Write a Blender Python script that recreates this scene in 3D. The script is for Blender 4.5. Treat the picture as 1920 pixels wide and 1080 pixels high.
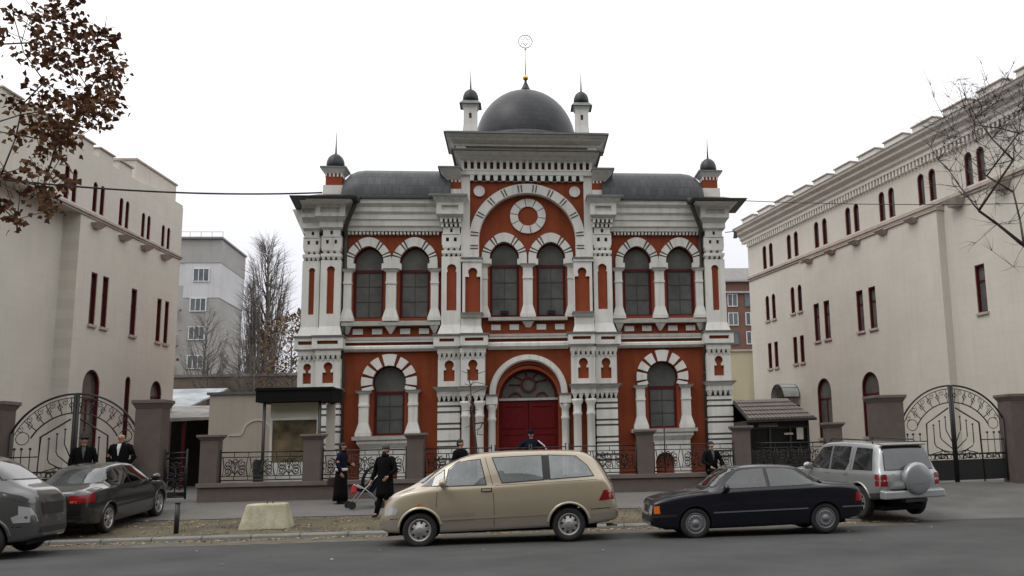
import bpy, bmesh, math, random
from mathutils import Vector, Matrix
from mathutils.geometry import tessellate_polygon
R = math.radians
SC = bpy.context.scene
COL = SC.collection
for _o in list(bpy.data.objects): bpy.data.objects.remove(_o)

# ---------------------------------------------------------------- camera
EYE = Vector((-0.32, -33.0, 1.8))
YAW, PITCH, ROLL = R(8.034), R(9.740), R(-1.683)
FPX, PX0, PY0 = 1793.9, 1221.6, 527.3            # focal length and principal point in 1920x1080 pixels
_F = Vector((math.sin(YAW)*math.cos(PITCH), math.cos(YAW)*math.cos(PITCH), math.sin(PITCH)))
_R = Vector((math.cos(YAW), -math.sin(YAW), 0))
_U = _R.cross(_F)
R2 = _R*math.cos(ROLL) + _U*math.sin(ROLL)
U2 = _U*math.cos(ROLL) - _R*math.sin(ROLL)
cd = bpy.data.cameras.new('camera')
cam = bpy.data.objects.new('camera', cd); COL.objects.link(cam)
cd.sensor_fit = 'HORIZONTAL'; cd.sensor_width = 36.0
cd.lens = 36.0*FPX/1920.0
cd.shift_x = (960-PX0)/1920.0; cd.shift_y = (PY0-540)/1920.0
cd.clip_start = 0.1; cd.clip_end = 2000
cam.matrix_world = Matrix(((R2.x, U2.x, -_F.x, EYE.x), (R2.y, U2.y, -_F.y, EYE.y), (R2.z, U2.z, -_F.z, EYE.z), (0, 0, 0, 1)))
SC.camera = cam

# ---------------------------------------------------------------- overcast sky
SUN_EL, SUN_AZ = R(48), R(-35)
w = bpy.data.worlds.new('World'); SC.world = w; w.use_nodes = True
nt = w.node_tree; nt.nodes.clear()
def N(tree, typ, **kw):
    n = tree.nodes.new(typ)
    for k, v in kw.items(): setattr(n, k, v)
    return n
out = N(nt, 'ShaderNodeOutputWorld'); bg = N(nt, 'ShaderNodeBackground'); bg.inputs['Strength'].default_value = 0.1
sky = N(nt, 'ShaderNodeTexSky', sky_type='NISHITA', sun_disc=False)
sky.sun_elevation = SUN_EL; sky.sun_rotation = SUN_AZ; sky.air_density = 1.0; sky.dust_density = 4.0
hs = N(nt, 'ShaderNodeHueSaturation'); hs.inputs['Saturation'].default_value = 0.15
nt.links.new(sky.outputs[0], hs.inputs['Color'])
tc = N(nt, 'ShaderNodeTexCoord'); sep = N(nt, 'ShaderNodeSeparateXYZ'); nt.links.new(tc.outputs['Generated'], sep.inputs[0])
ns = N(nt, 'ShaderNodeTexNoise'); ns.inputs['Scale'].default_value = 2.2; ns.inputs['Detail'].default_value = 4; nt.links.new(tc.outputs['Generated'], ns.inputs['Vector'])
ma = N(nt, 'ShaderNodeMath', operation='MULTIPLY_ADD'); ma.inputs[1].default_value = 0.16; nt.links.new(ns.outputs['Fac'], ma.inputs[0]); nt.links.new(sep.outputs['Z'], ma.inputs[2])
rp = N(nt, 'ShaderNodeValToRGB'); nt.links.new(ma.outputs[0], rp.inputs[0])
el = rp.color_ramp.elements
el[0].position = 0.05; el[0].color = (0.40, 0.405, 0.45, 1)
el[1].position = 1.0; el[1].color = (1.0, 1.0, 1.0, 1)
e = el.new(0.16); e.color = (0.465, 0.47, 0.515, 1)
e = el.new(0.32); e.color = (0.60, 0.605, 0.635, 1)
e = el.new(0.50); e.color = (0.84, 0.84, 0.85, 1)
sc_ = N(nt, 'ShaderNodeVectorMath', operation='SCALE'); sc_.inputs['Scale'].default_value = 17.5; nt.links.new(rp.outputs[0], sc_.inputs[0])
mx = N(nt, 'ShaderNodeMix', data_type='RGBA'); mx.inputs['Factor'].default_value = 0.92
nt.links.new(hs.outputs[0], mx.inputs['A']); nt.links.new(sc_.outputs[0], mx.inputs['B'])
nt.links.new(mx.outputs['Result'], bg.inputs['Color']); nt.links.new(bg.outputs[0], out.inputs[0])

sl = bpy.data.lights.new('sun', 'SUN'); sl.energy = 0.95; sl.angle = R(25); sl.color = (1.0, 0.97, 0.93)
so = bpy.data.objects.new('sun', sl); COL.objects.link(so)
so.rotation_euler = Vector((0.62, 0.30, -1.0)).to_track_quat('-Z', 'Y').to_euler()

SC.view_settings.view_transform = 'Standard'; SC.view_settings.look = 'None'
SC.view_settings.exposure = 0.0; SC.view_settings.gamma = 1.0

# ---------------------------------------------------------------- helpers
rnd = random.Random(7)
def at(px, py, Y):
    """point on the plane y = Y seen at a pixel of the 1920x1080 photograph (used only to survey positions)"""
    d = _F + R2*((px-PX0)/FPX) + U2*((PY0-py)/FPX)
    return EYE + d*((Y-EYE.y)/d.y)

def M(name, col, rough=0.8, var=0.12, scale=1.5, bump=0.0, bscale=30, metal=0.0, streak=0.0, spec=0.5, coat=0.0, col2=None, fine=0.0):
    m = bpy.data.materials.new(name); m.use_nodes = True
    t = m.node_tree; b = t.nodes['Principled BSDF']
    b.inputs['Roughness'].default_value = rough; b.inputs['Metallic'].default_value = metal
    b.inputs['Specular IOR Level'].default_value = spec; b.inputs['Coat Weight'].default_value = coat
    b.inputs['Coat Roughness'].default_value = 0.06
    tc = N(t, 'ShaderNodeTexCoord')
    c1 = tuple(max(0, c*(1-var)) for c in col[:3])+(1,); c2 = tuple(min(1, c*(1+var)) for c in (col2 or col)[:3])+(1,)
    nz = N(t, 'ShaderNodeTexNoise'); nz.inputs['Scale'].default_value = scale; nz.inputs['Detail'].default_value = 6; nz.inputs['Roughness'].default_value = 0.65
    t.links.new(tc.outputs['Object'], nz.inputs['Vector'])
    rp = N(t, 'ShaderNodeMapRange'); rp.inputs[1].default_value = 0.3; rp.inputs[2].default_value = 0.7; t.links.new(nz.outputs['Fac'], rp.inputs[0])
    mx = N(t, 'ShaderNodeMix', data_type='RGBA'); mx.inputs['A'].default_value = c1; mx.inputs['B'].default_value = c2
    t.links.new(rp.outputs[0], mx.inputs['Factor'])
    last = mx.outputs['Result']
    if streak:
        mp = N(t, 'ShaderNodeMapping'); mp.inputs['Scale'].default_value = (3.2, 3.2, 0.22); t.links.new(tc.outputs['Object'], mp.inputs[0])
        n2 = N(t, 'ShaderNodeTexNoise'); n2.inputs['Scale'].default_value = 1.6; n2.inputs['Detail'].default_value = 5; t.links.new(mp.outputs[0], n2.inputs['Vector'])
        r2 = N(t, 'ShaderNodeMapRange'); r2.inputs[1].default_value = 0.5; r2.inputs[2].default_value = 0.78; r2.inputs[4].default_value = streak; t.links.new(n2.outputs['Fac'], r2.inputs[0])
        m2 = N(t, 'ShaderNodeMix', data_type='RGBA'); m2.inputs['B'].default_value = tuple(c*0.45 for c in col[:3])+(1,)
        t.links.new(r2.outputs[0], m2.inputs['Factor']); t.links.new(last, m2.inputs['A']); last = m2.outputs['Result']
    if fine:
        n3 = N(t, 'ShaderNodeTexNoise'); n3.inputs['Scale'].default_value = bscale*2; n3.inputs['Detail'].default_value = 3; t.links.new(tc.outputs['Object'], n3.inputs['Vector'])
        m3 = N(t, 'ShaderNodeMix', data_type='RGBA', blend_type='OVERLAY'); m3.inputs['Factor'].default_value = fine
        t.links.new(last, m3.inputs['A']); t.links.new(n3.outputs['Fac'], m3.inputs['B']); last = m3.outputs['Result']
    t.links.new(last, b.inputs['Base Color'])
    if bump:
        nb = N(t, 'ShaderNodeTexNoise'); nb.inputs['Scale'].default_value = bscale; nb.inputs['Detail'].default_value = 4; t.links.new(tc.outputs['Object'], nb.inputs['Vector'])
        bp = N(t, 'ShaderNodeBump'); bp.inputs['Strength'].default_value = bump; bp.inputs['Distance'].default_value = 0.02
        t.links.new(nb.outputs['Fac'], bp.inputs['Height']); t.links.new(bp.outputs[0], b.inputs['Normal'])
    return m

def brickify(m, bw, bh, dark=0.75, mortar=0.02, plane='XZ', strength=0.4, offset=0.5, mcol=None, tint=0.0):
    """adds courses of blocks, bricks or pavers to a material made by M"""
    t = m.node_tree; b = t.nodes['Principled BSDF']
    src = b.inputs['Base Color'].links[0].from_socket
    tc = N(t, 'ShaderNodeTexCoord'); sp = N(t, 'ShaderNodeSeparateXYZ'); cb = N(t, 'ShaderNodeCombineXYZ')
    t.links.new(tc.outputs['Object'], sp.inputs[0])
    t.links.new(sp.outputs[plane[0]], cb.inputs['X']); t.links.new(sp.outputs[plane[1]], cb.inputs['Y'])
    br = N(t, 'ShaderNodeTexBrick'); br.offset = offset
    br.inputs['Scale'].default_value = 1.0; br.inputs['Brick Width'].default_value = bw; br.inputs['Row Height'].default_value = bh
    br.inputs['Mortar Size'].default_value = mortar; br.inputs['Mortar Smooth'].default_value = 0.3
    br.inputs['Color1'].default_value = (1, 1, 1, 1); br.inputs['Color2'].default_value = (1-tint, 1-tint, 1-tint, 1)
    br.inputs['Mortar'].default_value = (mcol or (dark, dark, dark))+(1,)
    t.links.new(cb.outputs[0], br.inputs['Vector'])
    mx = N(t, 'ShaderNodeMix', data_type='RGBA', blend_type='MULTIPLY'); mx.inputs['Factor'].default_value = strength
    t.links.new(src, mx.inputs['A']); t.links.new(br.outputs['Color'], mx.inputs['B']); t.links.new(mx.outputs['Result'], b.inputs['Base Color'])
    return m

ORG = {}
class MB:
    def __init__(s): s.v = []; s.f = []; s.m = []; s.s = []
    def add(s, vs, fs, m=0, sm=False):
        k = len(s.v); s.v += [tuple(v) for v in vs]
        for f in fs: s.f.append([i+k for i in f]); s.m.append(m); s.s.append(sm)
        return s
    def hexa(s, b, t, m=0):                       # four bottom and four top corners
        return s.add(list(b)+list(t), [(3, 2, 1, 0), (4, 5, 6, 7), (0, 1, 5, 4), (1, 2, 6, 5), (2, 3, 7, 6), (3, 0, 4, 7)], m)
    def box(s, x0, x1, y0, y1, z0, z1, m=0):
        if x0 > x1: x0, x1 = x1, x0
        r = [(x0, y0), (x1, y0), (x1, y1), (x0, y1)]
        return s.hexa([(x, y, z0) for x, y in r], [(x, y, z1) for x, y in r], m)
    def frus(s, x0, x1, y0, y1, z0, X0, X1, Y0, Y1, z1, m=0):
        if x0 > x1: x0, x1 = x1, x0
        if X0 > X1: X0, X1 = X1, X0
        return s.hexa([(x0, y0, z0), (x1, y0, z0), (x1, y1, z0), (x0, y1, z0)], [(X0, Y0, z1), (X1, Y0, z1), (X1, Y1, z1), (X0, Y1, z1)], m)
    def slab(s, outer, holes, y0, y1, m=0, mr=None):   # polygon in xz with holes, thickness in y
        loops = [outer]+list(holes)
        tri = tessellate_polygon([[Vector((x, z, 0)) for x, z in l] for l in loops])
        flat = [p for l in loops for p in l]; n = len(flat)
        vs = [(x, y0, z) for x, z in flat]+[(x, y1, z) for x, z in flat]
        s.add(vs, [tuple(t) for t in tri]+[tuple(i+n for i in reversed(t)) for t in tri], m)
        k = len(s.v)-2*n; o = 0
        for li, l in enumerate(loops):
            L = len(l)
            for i in range(L):
                j = (i+1) % L
                s.f.append([k+o+i, k+o+j, k+o+j+n, k+o+i+n]); s.m.append(m if (li == 0 or mr is None) else mr); s.s.append(False)
            o += L
        return s
    def strip(s, inner, outer_, y0, y1, m=0, closed=False):   # band between two polylines in xz
        n = len(inner)
        vs = [(x, y0, z) for x, z in inner]+[(x, y0, z) for x, z in outer_]+[(x, y1, z) for x, z in inner]+[(x, y1, z) for x, z in outer_]
        fs = []
        for i in range(n if closed else n-1):
            j = (i+1) % n
            fs += [(i, j, n+j, n+i), (2*n+i, 3*n+i, 3*n+j, 2*n+j), (i, 2*n+i, 2*n+j, j), (n+i, n+j, 3*n+j, 3*n+i)]
        if not closed: fs += [(0, n, 3*n, 2*n), (n-1, 2*n+n-1, 4*n-1, 2*n-1)]
        return s.add(vs, fs, m)
    def extx(s, prof, x0, x1, m=0):               # profile in (y,z) run along x
        n = len(prof)
        vs = [(x0, y, z) for y, z in prof]+[(x1, y, z) for y, z in prof]
        return s.add(vs, [tuple(range(n)), tuple(range(2*n-1, n-1, -1))]+[(i, i+n, (i+1) % n+n, (i+1) % n) for i in range(n)], m)
    def lathe(s, prof, c=(0, 0, 0), n=20, m=0, sm=True, sx=1, sy=1, a0=0.0):   # prof (r,z)
        vs = []; fs = []
        for r, z in prof:
            for k in range(n):
                a = a0+2*math.pi*k/n; vs.append((c[0]+r*math.cos(a)*sx, c[1]+r*math.sin(a)*sy, c[2]+z))
        for i in range(len(prof)-1):
            for k in range(n): fs.append((i*n+k, i*n+(k+1) % n, (i+1)*n+(k+1) % n, (i+1)*n+k))
        s.add(vs, fs, m, sm)
        q = len(s.v)-len(vs)
        for i, rev in ((0, True), (len(prof)-1, False)):
            if prof[i][0] > 1e-4:
                f = [q+i*n+k for k in range(n)]; s.f.append(f[::-1] if rev else f); s.m.append(m); s.s.append(False)
        return s
    def tube(s, path, r, n=6, m=0, sm=True):
        path = [Vector(p) for p in path]; rs = r if isinstance(r, (list, tuple)) else [r]*len(path)
        vs = []; fs = []; up = Vector((0.03, 0.05, 1)).normalized()
        for i, p in enumerate(path):
            d = (path[min(i+1, len(path)-1)]-path[max(i-1, 0)])
            if d.length < 1e-9: d = Vector((0, 0, 1))
            d.normalize()
            a = d.cross(up)
            if a.length < 0.12: a = d.cross(Vector((1, 0.1, 0)))
            a.normalize(); b = d.cross(a)
            for k in range(n):
                t = 2*math.pi*k/n; q = p+(a*math.cos(t)+b*math.sin(t))*rs[i]; vs.append(q[:])
        for i in range(len(path)-1):
            for k in range(n): fs.append((i*n+k, i*n+(k+1) % n, (i+1)*n+(k+1) % n, (i+1)*n+k))
        fs += [tuple(range(n-1, -1, -1)), tuple((len(path)-1)*n+k for k in range(n))]
        return s.add(vs, fs, m, sm)
    def cylx(s, x0, x1, y, z, r, n=20, m=0): return s.tube([(x0, y, z), (x1, y, z)], r, n, m, False)
    def cyly(s, y0, y1, x, z, r, n=20, m=0):
        vs = []
        for y in (y0, y1):
            for k in range(n):
                a = 2*math.pi*k/n; vs.append((x+r*math.cos(a), y, z+r*math.sin(a)))
        return s.add(vs, [tuple(range(n)), tuple(range(2*n-1, n-1, -1))]+[(k, k+n, (k+1) % n+n, (k+1) % n) for k in range(n)], m)
    def sphere(s, c, r, n=12, m=0, sx=1, sy=1, sz=1):
        pr = [(max(1e-5, r*math.sin(math.pi*i/n)), -r*math.cos(math.pi*i/n)*sz) for i in range(n+1)]
        return s.lathe(pr, c, n*2, m, True, sx, sy)
    def build(s, name, mats, parent=None, bevel=0.0, normals=True, angle=None):
        me = bpy.data.meshes.new(name)
        org = ORG.get(parent.name, Vector()) if parent else Vector()
        me.from_pydata([(v[0]-org.x, v[1]-org.y, v[2]-org.z) for v in s.v], [], s.f)
        if not isinstance(mats, (list, tuple)): mats = [mats]
        for m in mats: me.materials.append(m)
        me.polygons.foreach_set('material_index', s.m); me.polygons.foreach_set('use_smooth', s.s)
        if normals:
            bm = bmesh.new(); bm.from_mesh(me); bmesh.ops.recalc_face_normals(bm, faces=bm.faces[:]); bm.to_mesh(me); bm.free()
        me.update()
        o = bpy.data.objects.new(name, me); COL.objects.link(o)
        if parent: o.parent = parent; ORG[o.name] = org
        if bevel:
            bv = o.modifiers.new('bevel', 'BEVEL'); bv.width = bevel; bv.segments = 2; bv.limit_method = 'ANGLE'; bv.angle_limit = R(40)
        return o
    def build_each(s, name, mats, parent=None):
        """every loose piece becomes an object of its own"""
        up = list(range(len(s.v)))
        def find(i):
            while up[i] != i: up[i] = up[up[i]]; i = up[i]
            return i
        for f in s.f:
            for i in f[1:]: up[find(i)] = find(f[0])
        grp = {}
        for k, f in enumerate(s.f): grp.setdefault(find(f[0]), []).append(k)
        out = []
        for ks in grp.values():
            q = MB(); idx = {}
            for k in ks:
                ff = []
                for i in s.f[k]:
                    if i not in idx: idx[i] = len(q.v); q.v.append(s.v[i])
                    ff.append(idx[i])
                q.f.append(ff); q.m.append(s.m[k]); q.s.append(s.s[k])
            out.append(q.build(name, mats, parent))
        return out
def tag(o, label=None, cat=None, group=None, kind=None):
    if label: o['label'] = label
    if cat: o['category'] = cat
    if group: o['group'] = group
    if kind: o['kind'] = kind
    return o
def thing(name, label, cat, loc=(0, 0, 0), rotz=0.0, group=None, local=False):
    """an Empty at the thing's base; parts are given in world space unless local"""
    o = bpy.data.objects.new(name, None); COL.objects.link(o)
    o.location = loc; o.rotation_euler = (0, 0, rotz); o.empty_display_size = 0.3
    ORG[o.name] = Vector() if local else Vector(loc)
    return tag(o, label, cat, group)
def copy_tree(o, parent=None):
    c = o.copy(); COL.objects.link(c); c.parent = parent
    ORG[c.name] = ORG.get(o.name, Vector())
    for ch in [x for x in o.children]: copy_tree(ch, c)
    return c
def arc(cx, cz, r, a0, a1, n, p=0.0):
    pts = []
    for i in range(n+1):
        a = R(a0+(a1-a0)*i/n); s_ = math.sin(a)
        pts.append((cx+r*math.cos(a), cz+r*(s_+p*max(0, s_)**7)))
    return pts
def archpoly(cx, z0, hw, r, zc, n=20, p=0.0, zs=None):
    """opening: straight jambs of half width hw, then an arch of radius r about zc (horseshoe when r > hw)"""
    a = math.degrees(math.acos(min(1, hw/r))) if r > hw else 0
    top = arc(cx, zc, r, -a, 180+a, n, p)
    return [(cx-hw, z0), (cx+hw, z0)]+([(cx+hw, zs)] if zs else [])+top+([(cx-hw, zs)] if zs else [])
def keyhole(cx, z0, z1, a, b, r, zc, n=14):
    al = math.degrees(math.acos(min(1, b/r)))
    return [(cx-a, z0), (cx+a, z0), (cx+a, z1), (cx+b, z1)]+arc(cx, zc, r, -al, 180+al, n)+[(cx-b, z1), (cx-a, z1)]
def rect(x0, x1, z0, z1): return [(x0, z0), (x1, z0), (x1, z1), (x0, z1)]
# ---------------------------------------------------------------- materials
m_red = M('red_stucco', (0.225, 0.053, 0.022), 0.9, 0.16, 0.9, 0.25, 60, streak=0.45, fine=0.15, spec=0.2)
m_redn = M('red_niche_stucco', (0.25, 0.056, 0.023), 0.9, 0.1, 2.0, 0.2, 60, spec=0.2)
m_white = M('white_stucco', (0.65, 0.645, 0.61), 0.85, 0.08, 1.3, 0.25, 50, streak=0.42, fine=0.1, spec=0.3)
m_band = M('grey_band_joint', (0.20, 0.19, 0.18), 0.9)
m_groove = M('grey_joint', (0.09, 0.085, 0.08), 0.9)
m_ledge = M('zinc_ledge', (0.14, 0.15, 0.145), 0.55, 0.25, 4, metal=0.2)
m_sill = M('grey_sill', (0.36, 0.355, 0.33), 0.8, 0.15, 4, streak=0.3)
m_roof = M('dark_roof_tin', (0.046, 0.050, 0.054), 0.5, 0.35, 1.2, 0.2, 20, metal=0.3)
brickify(m_roof, 0.24, 0.34, 0.45, 0.022, 'XZ', 0.8, 0.5, tint=0.35)
m_dome = M('dome_tin', (0.030, 0.031, 0.035), 0.45, 0.3, 1.6, 0.15, 25, metal=0.35)
brickify(m_dome, 0.26, 0.20, 0.4, 0.014, 'XZ', 0.7, 0.5, tint=0.3)
m_gutter = M('black_gutter', (0.025, 0.026, 0.026), 0.5)
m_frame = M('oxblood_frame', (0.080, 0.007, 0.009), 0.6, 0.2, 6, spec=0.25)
m_glass = M('window_glass', (0.105, 0.111, 0.106), 0.10, 0.4, 0.9, spec=0.6)
m_lead = M('lead_bar', (0.035, 0.034, 0.034), 0.6)
m_door = M('oxblood_door', (0.105, 0.003, 0.0055), 0.6, 0.2, 5, spec=0.2)
m_gold = M('gilt', (0.75, 0.45, 0.10), 0.3, 0.1, metal=1.0)
m_pale = M('pale_gilt', (0.62, 0.56, 0.46), 0.4, 0.1, metal=0.3)
m_pipe = M('green_drainpipe', (0.05, 0.047, 0.036), 0.6, 0.3, 3)
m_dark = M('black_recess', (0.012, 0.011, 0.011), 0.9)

# ---------------------------------------------------------------- synagogue
GZ = 0.60                                         # yard level
SYN = thing('synagogue', 'red and white brick synagogue with dark dome and striped arches behind the fence', 'synagogue', (0, 0, GZ))
def part(mb, name, mats, parent=SYN, **k): return mb.build(name, mats, parent, **k)

UWC = [3.83, 5.36]; LWC = 4.61
holes = []
for s in (1, -1):
    for c in UWC: holes.append(archpoly(s*c, 6.30, 0.50, 0.50, 8.22, 18, 0.10))
    holes.append(archpoly(s*LWC, 2.40, 0.50, 0.56, 4.14, 18))
w = MB(); w.slab(rect(-6.9, 6.9, GZ-0.3, 10.35), [h for h in holes]+[[(-1.40, 6.29), (1.40, 6.29), (1.40, 8.97), (-1.40, 8.97)], archpoly(0, GZ-0.2, 1.03, 1.03, 3.62, 24)], 0.0, 0.30)
w.box(-6.9, 6.9, 0.42, 13.5, GZ-0.3, 10.2)
w.hexa([(-6.903, .3, GZ-.3), (-6.903, 13, GZ-.3), (-8.4, 13, GZ-.3), (-7.35, .3, GZ-.3)], [(-6.903, .3, 10.1), (-6.903, 13, 10.1), (-8.4, 13, 10.1), (-7.35, .3, 10.1)])
part(w, 'wall', m_red)

# openings of the middle bay have their own wall so the tympanum can sit inside the big arch
w = MB()
w.slab(rect(-1.95, 1.95, GZ-0.3, 6.02), [archpoly(0, GZ-0.2, 1.03, 1.03, 3.62, 24)], -0.12, -0.004)
ch = [archpoly(s*0.80, 6.30, 0.50, 0.50, 8.36, 18, 0.10) for s in (1, -1)]
w.slab([(-1.72, 6.02), (1.72, 6.02), (1.72, 8.9)]+arc(0, 8.9, 1.72, 4, 176, 24)+[(-1.72, 8.9)], ch, -0.10, -0.004)
part(w, 'centre_wall', m_red)

def window(cx, z0, hw, r, zc, p, zt, y, bars, name='window', fan=False):
    f = MB()
    o = archpoly(cx, z0, hw, r, zc, 18, p); t = 0.055
    inn = archpoly(cx, z0+t, hw-t, r-t, zc, 18, p)
    f.slab(o, [inn], y, y+0.07)
    f.box(cx-hw+t, cx+hw-t, y+0.004, y+0.06, zt-0.045, zt+0.05)
    for q in (1, -1): f.box(cx+q*(hw-t), cx+q*(hw-t-0.03), y+0.008, y+0.06, z0+t, zt-0.045)
    fo = part(f, name, m_frame)
    g = MB(); g.slab(archpoly(cx, z0+t-0.01, hw-t+0.01, r-t+0.01, zc, 18, p), [], y+0.045, y+0.055)
    part(g, 'pane', m_glass, fo)
    b = MB(); b.box(cx-0.011, cx+0.011, y+0.03, y+0.042, z0+t, zt-0.045)
    for q in range(1, bars+1):
        z = z0+t+(zt-z0-t)*q/(bars+1); b.box(cx-hw+t+0.03, cx+hw-t-0.03, y+0.028, y+0.043, z-0.009, z+0.009)
    part(b, 'glazing_bar', m_lead, fo)
    return fo
for s in (1, -1):
    for c in UWC: window(s*c, 6.30, 0.50, 0.50, 8.22, 0.10, 7.93, 0.13, 2)
    window(s*LWC, 2.40, 0.50, 0.56, 4.14, 0.0, 3.79, 0.15, 2)
    window(s*0.80, 6.32, 0.50, 0.50, 8.36, 0.10, 8.08, 0.06, 2)

def pointed_arch(cx, zc, ri, ro, y, foot, p=0.10):
    """striped arch: a keystone, thin white strips between dark joints, blocks and feet curling inwards"""
    a = MB()
    def seg(a0, a1, r0=ri, r1=ro, y0=y, m=0):
        k = max(2, int(abs(a1-a0)/6)); a.strip(arc(cx, zc, r0, a0, a1, k, p), arc(cx, zc, r1, a0, a1, k, p), y0, 0.05, m)
    seg(-8, 188, ri+0.005, ro-0.01, y+0.045, 1)
    seg(64, 116, ri, ro+0.015)
    for q in (0, 1):
        f = (lambda t: t) if q == 0 else (lambda t: 180-t)
        seg(f(54.5), f(59.5)); seg(f(28.5), f(50)); seg(f(19), f(24)); seg(f(-6), f(14.5))
        d = 1 if q == 0 else -1
        a.box(cx+d*(ri-0.06), cx+d*(ro+0.0), y-0.003, 0.05, foot, zc-0.06)
    return part(a, 'striped_arch', [m_white, m_groove])
for s in (1, -1):
    for c in UWC: pointed_arch(s*c, 8.22, 0.50, 0.765, -0.14, 7.95)
    pointed_arch(s*0.80, 8.36, 0.50, 0.775, -0.20, 8.10)

def column(cx, z0, z1, hw, name='column', y=-0.20, yb=0.02, capw=None, drop=False, ring=True):
    c = MB(); capw = capw or hw+0.10
    c.frus(cx-hw-0.09, cx+hw+0.09, y-0.05, yb, z0+0.12, cx-hw, cx+hw, y, yb, z0+0.42)
    c.box(cx-hw-0.10, cx+hw+0.10, y-0.06, yb, z0, z0+0.12)
    c.box(cx-hw, cx+hw, y+0.01, yb, z0+0.42, z1-0.12)
    if ring: c.box(cx-hw-0.015, cx+hw+0.015, y-0.02, yb, z1-0.52, z1-0.44)
    c.frus(cx-hw, cx+hw, y, yb, z1-0.12, cx-capw, cx+capw, y-0.08, yb, z1-0.04)
    c.box(cx-capw, cx+capw, y-0.085, yb, z1-0.04, z1, 1)
    if drop:
        c.frus(cx-0.035, cx+0.035, -0.06, yb, z0-0.42, cx-hw-0.03, cx+hw+0.03, y-0.03, yb, z0-0.15)
    return part(c, name, [m_white, m_ledge])
for s in (1, -1):
    column(s*4.595, 6.18, 7.97, 0.165, drop=True)
    column(s*6.02, 6.18, 7.97, 0.125, drop=True); column(s*3.15, 6.18, 7.97, 0.125, drop=True)
    column(s*1.47, 6.26, 8.12, 0.10, y=-0.22); 
    for q in (0.795, -0.795): column(s*LWC+q, 2.37, 3.86, 0.15, y=-0.24)
column(0.0, 6.26, 8.12, 0.165, y=-0.24, drop=True)

def lower_arch(cx, zc):
    a = MB(); ri, ro = 0.56, 0.905
    a.strip(arc(cx, zc, ri+0.004, -28, 208, 40), arc(cx, zc, ro-0.06, -28, 208, 40), -0.06, 0.05, 1)
    for a0, a1 in ((75, 105), (46, 66), (19, 38), (-8, 12), (-25, -13)):
        for q in (0, 1):
            if a0 == 75 and q: continue
            b0, b1 = (a0, a1) if q == 0 else (180-a1, 180-a0)
            a.strip(arc(cx, zc, ri-0.01, b0, b1, 4), arc(cx, zc, ro+(0.03 if a0 == 75 else 0), b0, b1, 4), -0.15, 0.05)
    return part(a, 'block_arch', [m_white, m_red])
for s in (1, -1): lower_arch(s*LWC, 4.14)

# side bays: sills, bands, blocks, frieze, roof
for s in (1, -1):
    t = MB(); X0, X1 = s*2.95, s*6.19
    t.box(X0, X1, -0.26, 0.02, 6.02, 6.13, 1); t.box(X0, X1, -0.20, 0.02, 6.13, 6.18, 1)
    for x in (5.67, 5.04, 4.12, 3.50): t.box(s*(x-0.165), s*(x+0.165), -0.05, 0.02, 5.75, 5.94)
    t.box(X0, X1, -0.16, 0.02, 5.54, 5.64, 1)
    t.box(X0, X1, -0.14, 0.02, 5.475, 5.54)
    t.extx([(0.02, 5.16), (-0.12, 5.16), (-0.22, 5.24), (-0.22, 5.32), (-0.17, 5.36), (0.02, 5.36)], X0, X1)
    part(t, 'string_course', [m_white, m_sill])
    b = MB()
    b.box(s*(LWC-1.15), s*(LWC+1.12), -0.42, 0.02, 2.24, 2.36, 1)
    b.box(s*(LWC-0.98), s*(LWC+0.98), -0.36, 0.02, 2.12, 2.24)
    b.frus(s*(LWC-0.88), s*(LWC+0.88), -0.24, 0.02, 1.98, s*(LWC-0.97), s*(LWC+0.97), -0.35, 0.02, 2.12)
    b.slab(rect(s*LWC-0.88, s*LWC+0.88, GZ-0.1, 1.98), [archpoly(s*LWC, GZ, 0.32, 0.34, 1.22, 14)], -0.22, 0.02)
    for q in (-0.68, 0.68): b.box(s*LWC+q-0.12, s*LWC+q+0.12, -0.27, 0.0, GZ-0.1, 1.93)
    part(b, 'window_apron', [m_white, m_sill])
    f = MB()
    n = 26
    for i in range(n):
        x = 3.0+(6.2-3.0)*(i+0.5)/n; f.box(s*(x-0.035), s*(x+0.035), -0.16, 0.02, 9.17, 9.29)
    f.extx([(0.02, 9.28), (-0.20, 9.28), (-0.22, 9.40), (-0.30, 9.44), (-0.30, 9.62), (-0.36, 9.66), (-0.36, 9.82), (-0.46, 9.90), (-0.46, 10.06), (-0.60, 10.16), (-0.62, 10.30), (0.02, 10.30)], s*2.9, s*6.25)
    part(f, 'frieze', m_white)
    g = MB(); g.box(s*2.9, s*6.3, -0.70, 0.1, 10.303, 10.36); part(g, 'gutter', m_gutter)
    r = MB()
    prof = [(-0.62, 10.36), (-0.60, 10.65), (-0.48, 10.98), (-0.22, 11.30), (0.18, 11.52), (0.75, 11.66), (1.6, 11.70)]
    xs = [(2.6, 0.0), (5.55, 0.0), (5.85, 0.04), (6.08, 0.14), (6.24, 0.32), (6.31, 0.6)]
    vs = []
    for x, k in xs:
        for y, z in prof: vs.append((s*x, y+k*0.6, 10.36+(z-10.36)*(1-k*0.75)))
    n = len(prof); fs = [(i*n+j, i*n+j+1, (i+1)*n+j+1, (i+1)*n+j) for i in range(len(xs)-1) for j in range(n-1)]
    r.add(vs, fs, 0, True)
    r.hexa([(s*2.6, 1.6, 10.4), (s*6.3, 1.9, 10.4), (s*6.3, 12, 10.4), (s*2.6, 12, 10.4)], [(s*2.6, 1.6, 11.70), (s*5.9, 1.6, 11.70), (s*5.9, 12, 11.70), (s*2.6, 12, 11.70)])
    r.box(s*2.7, s*4.9, 1.9, 4.5, 11.70, 11.84)
    part(r, 'roof', m_roof, normals=False)

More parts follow.
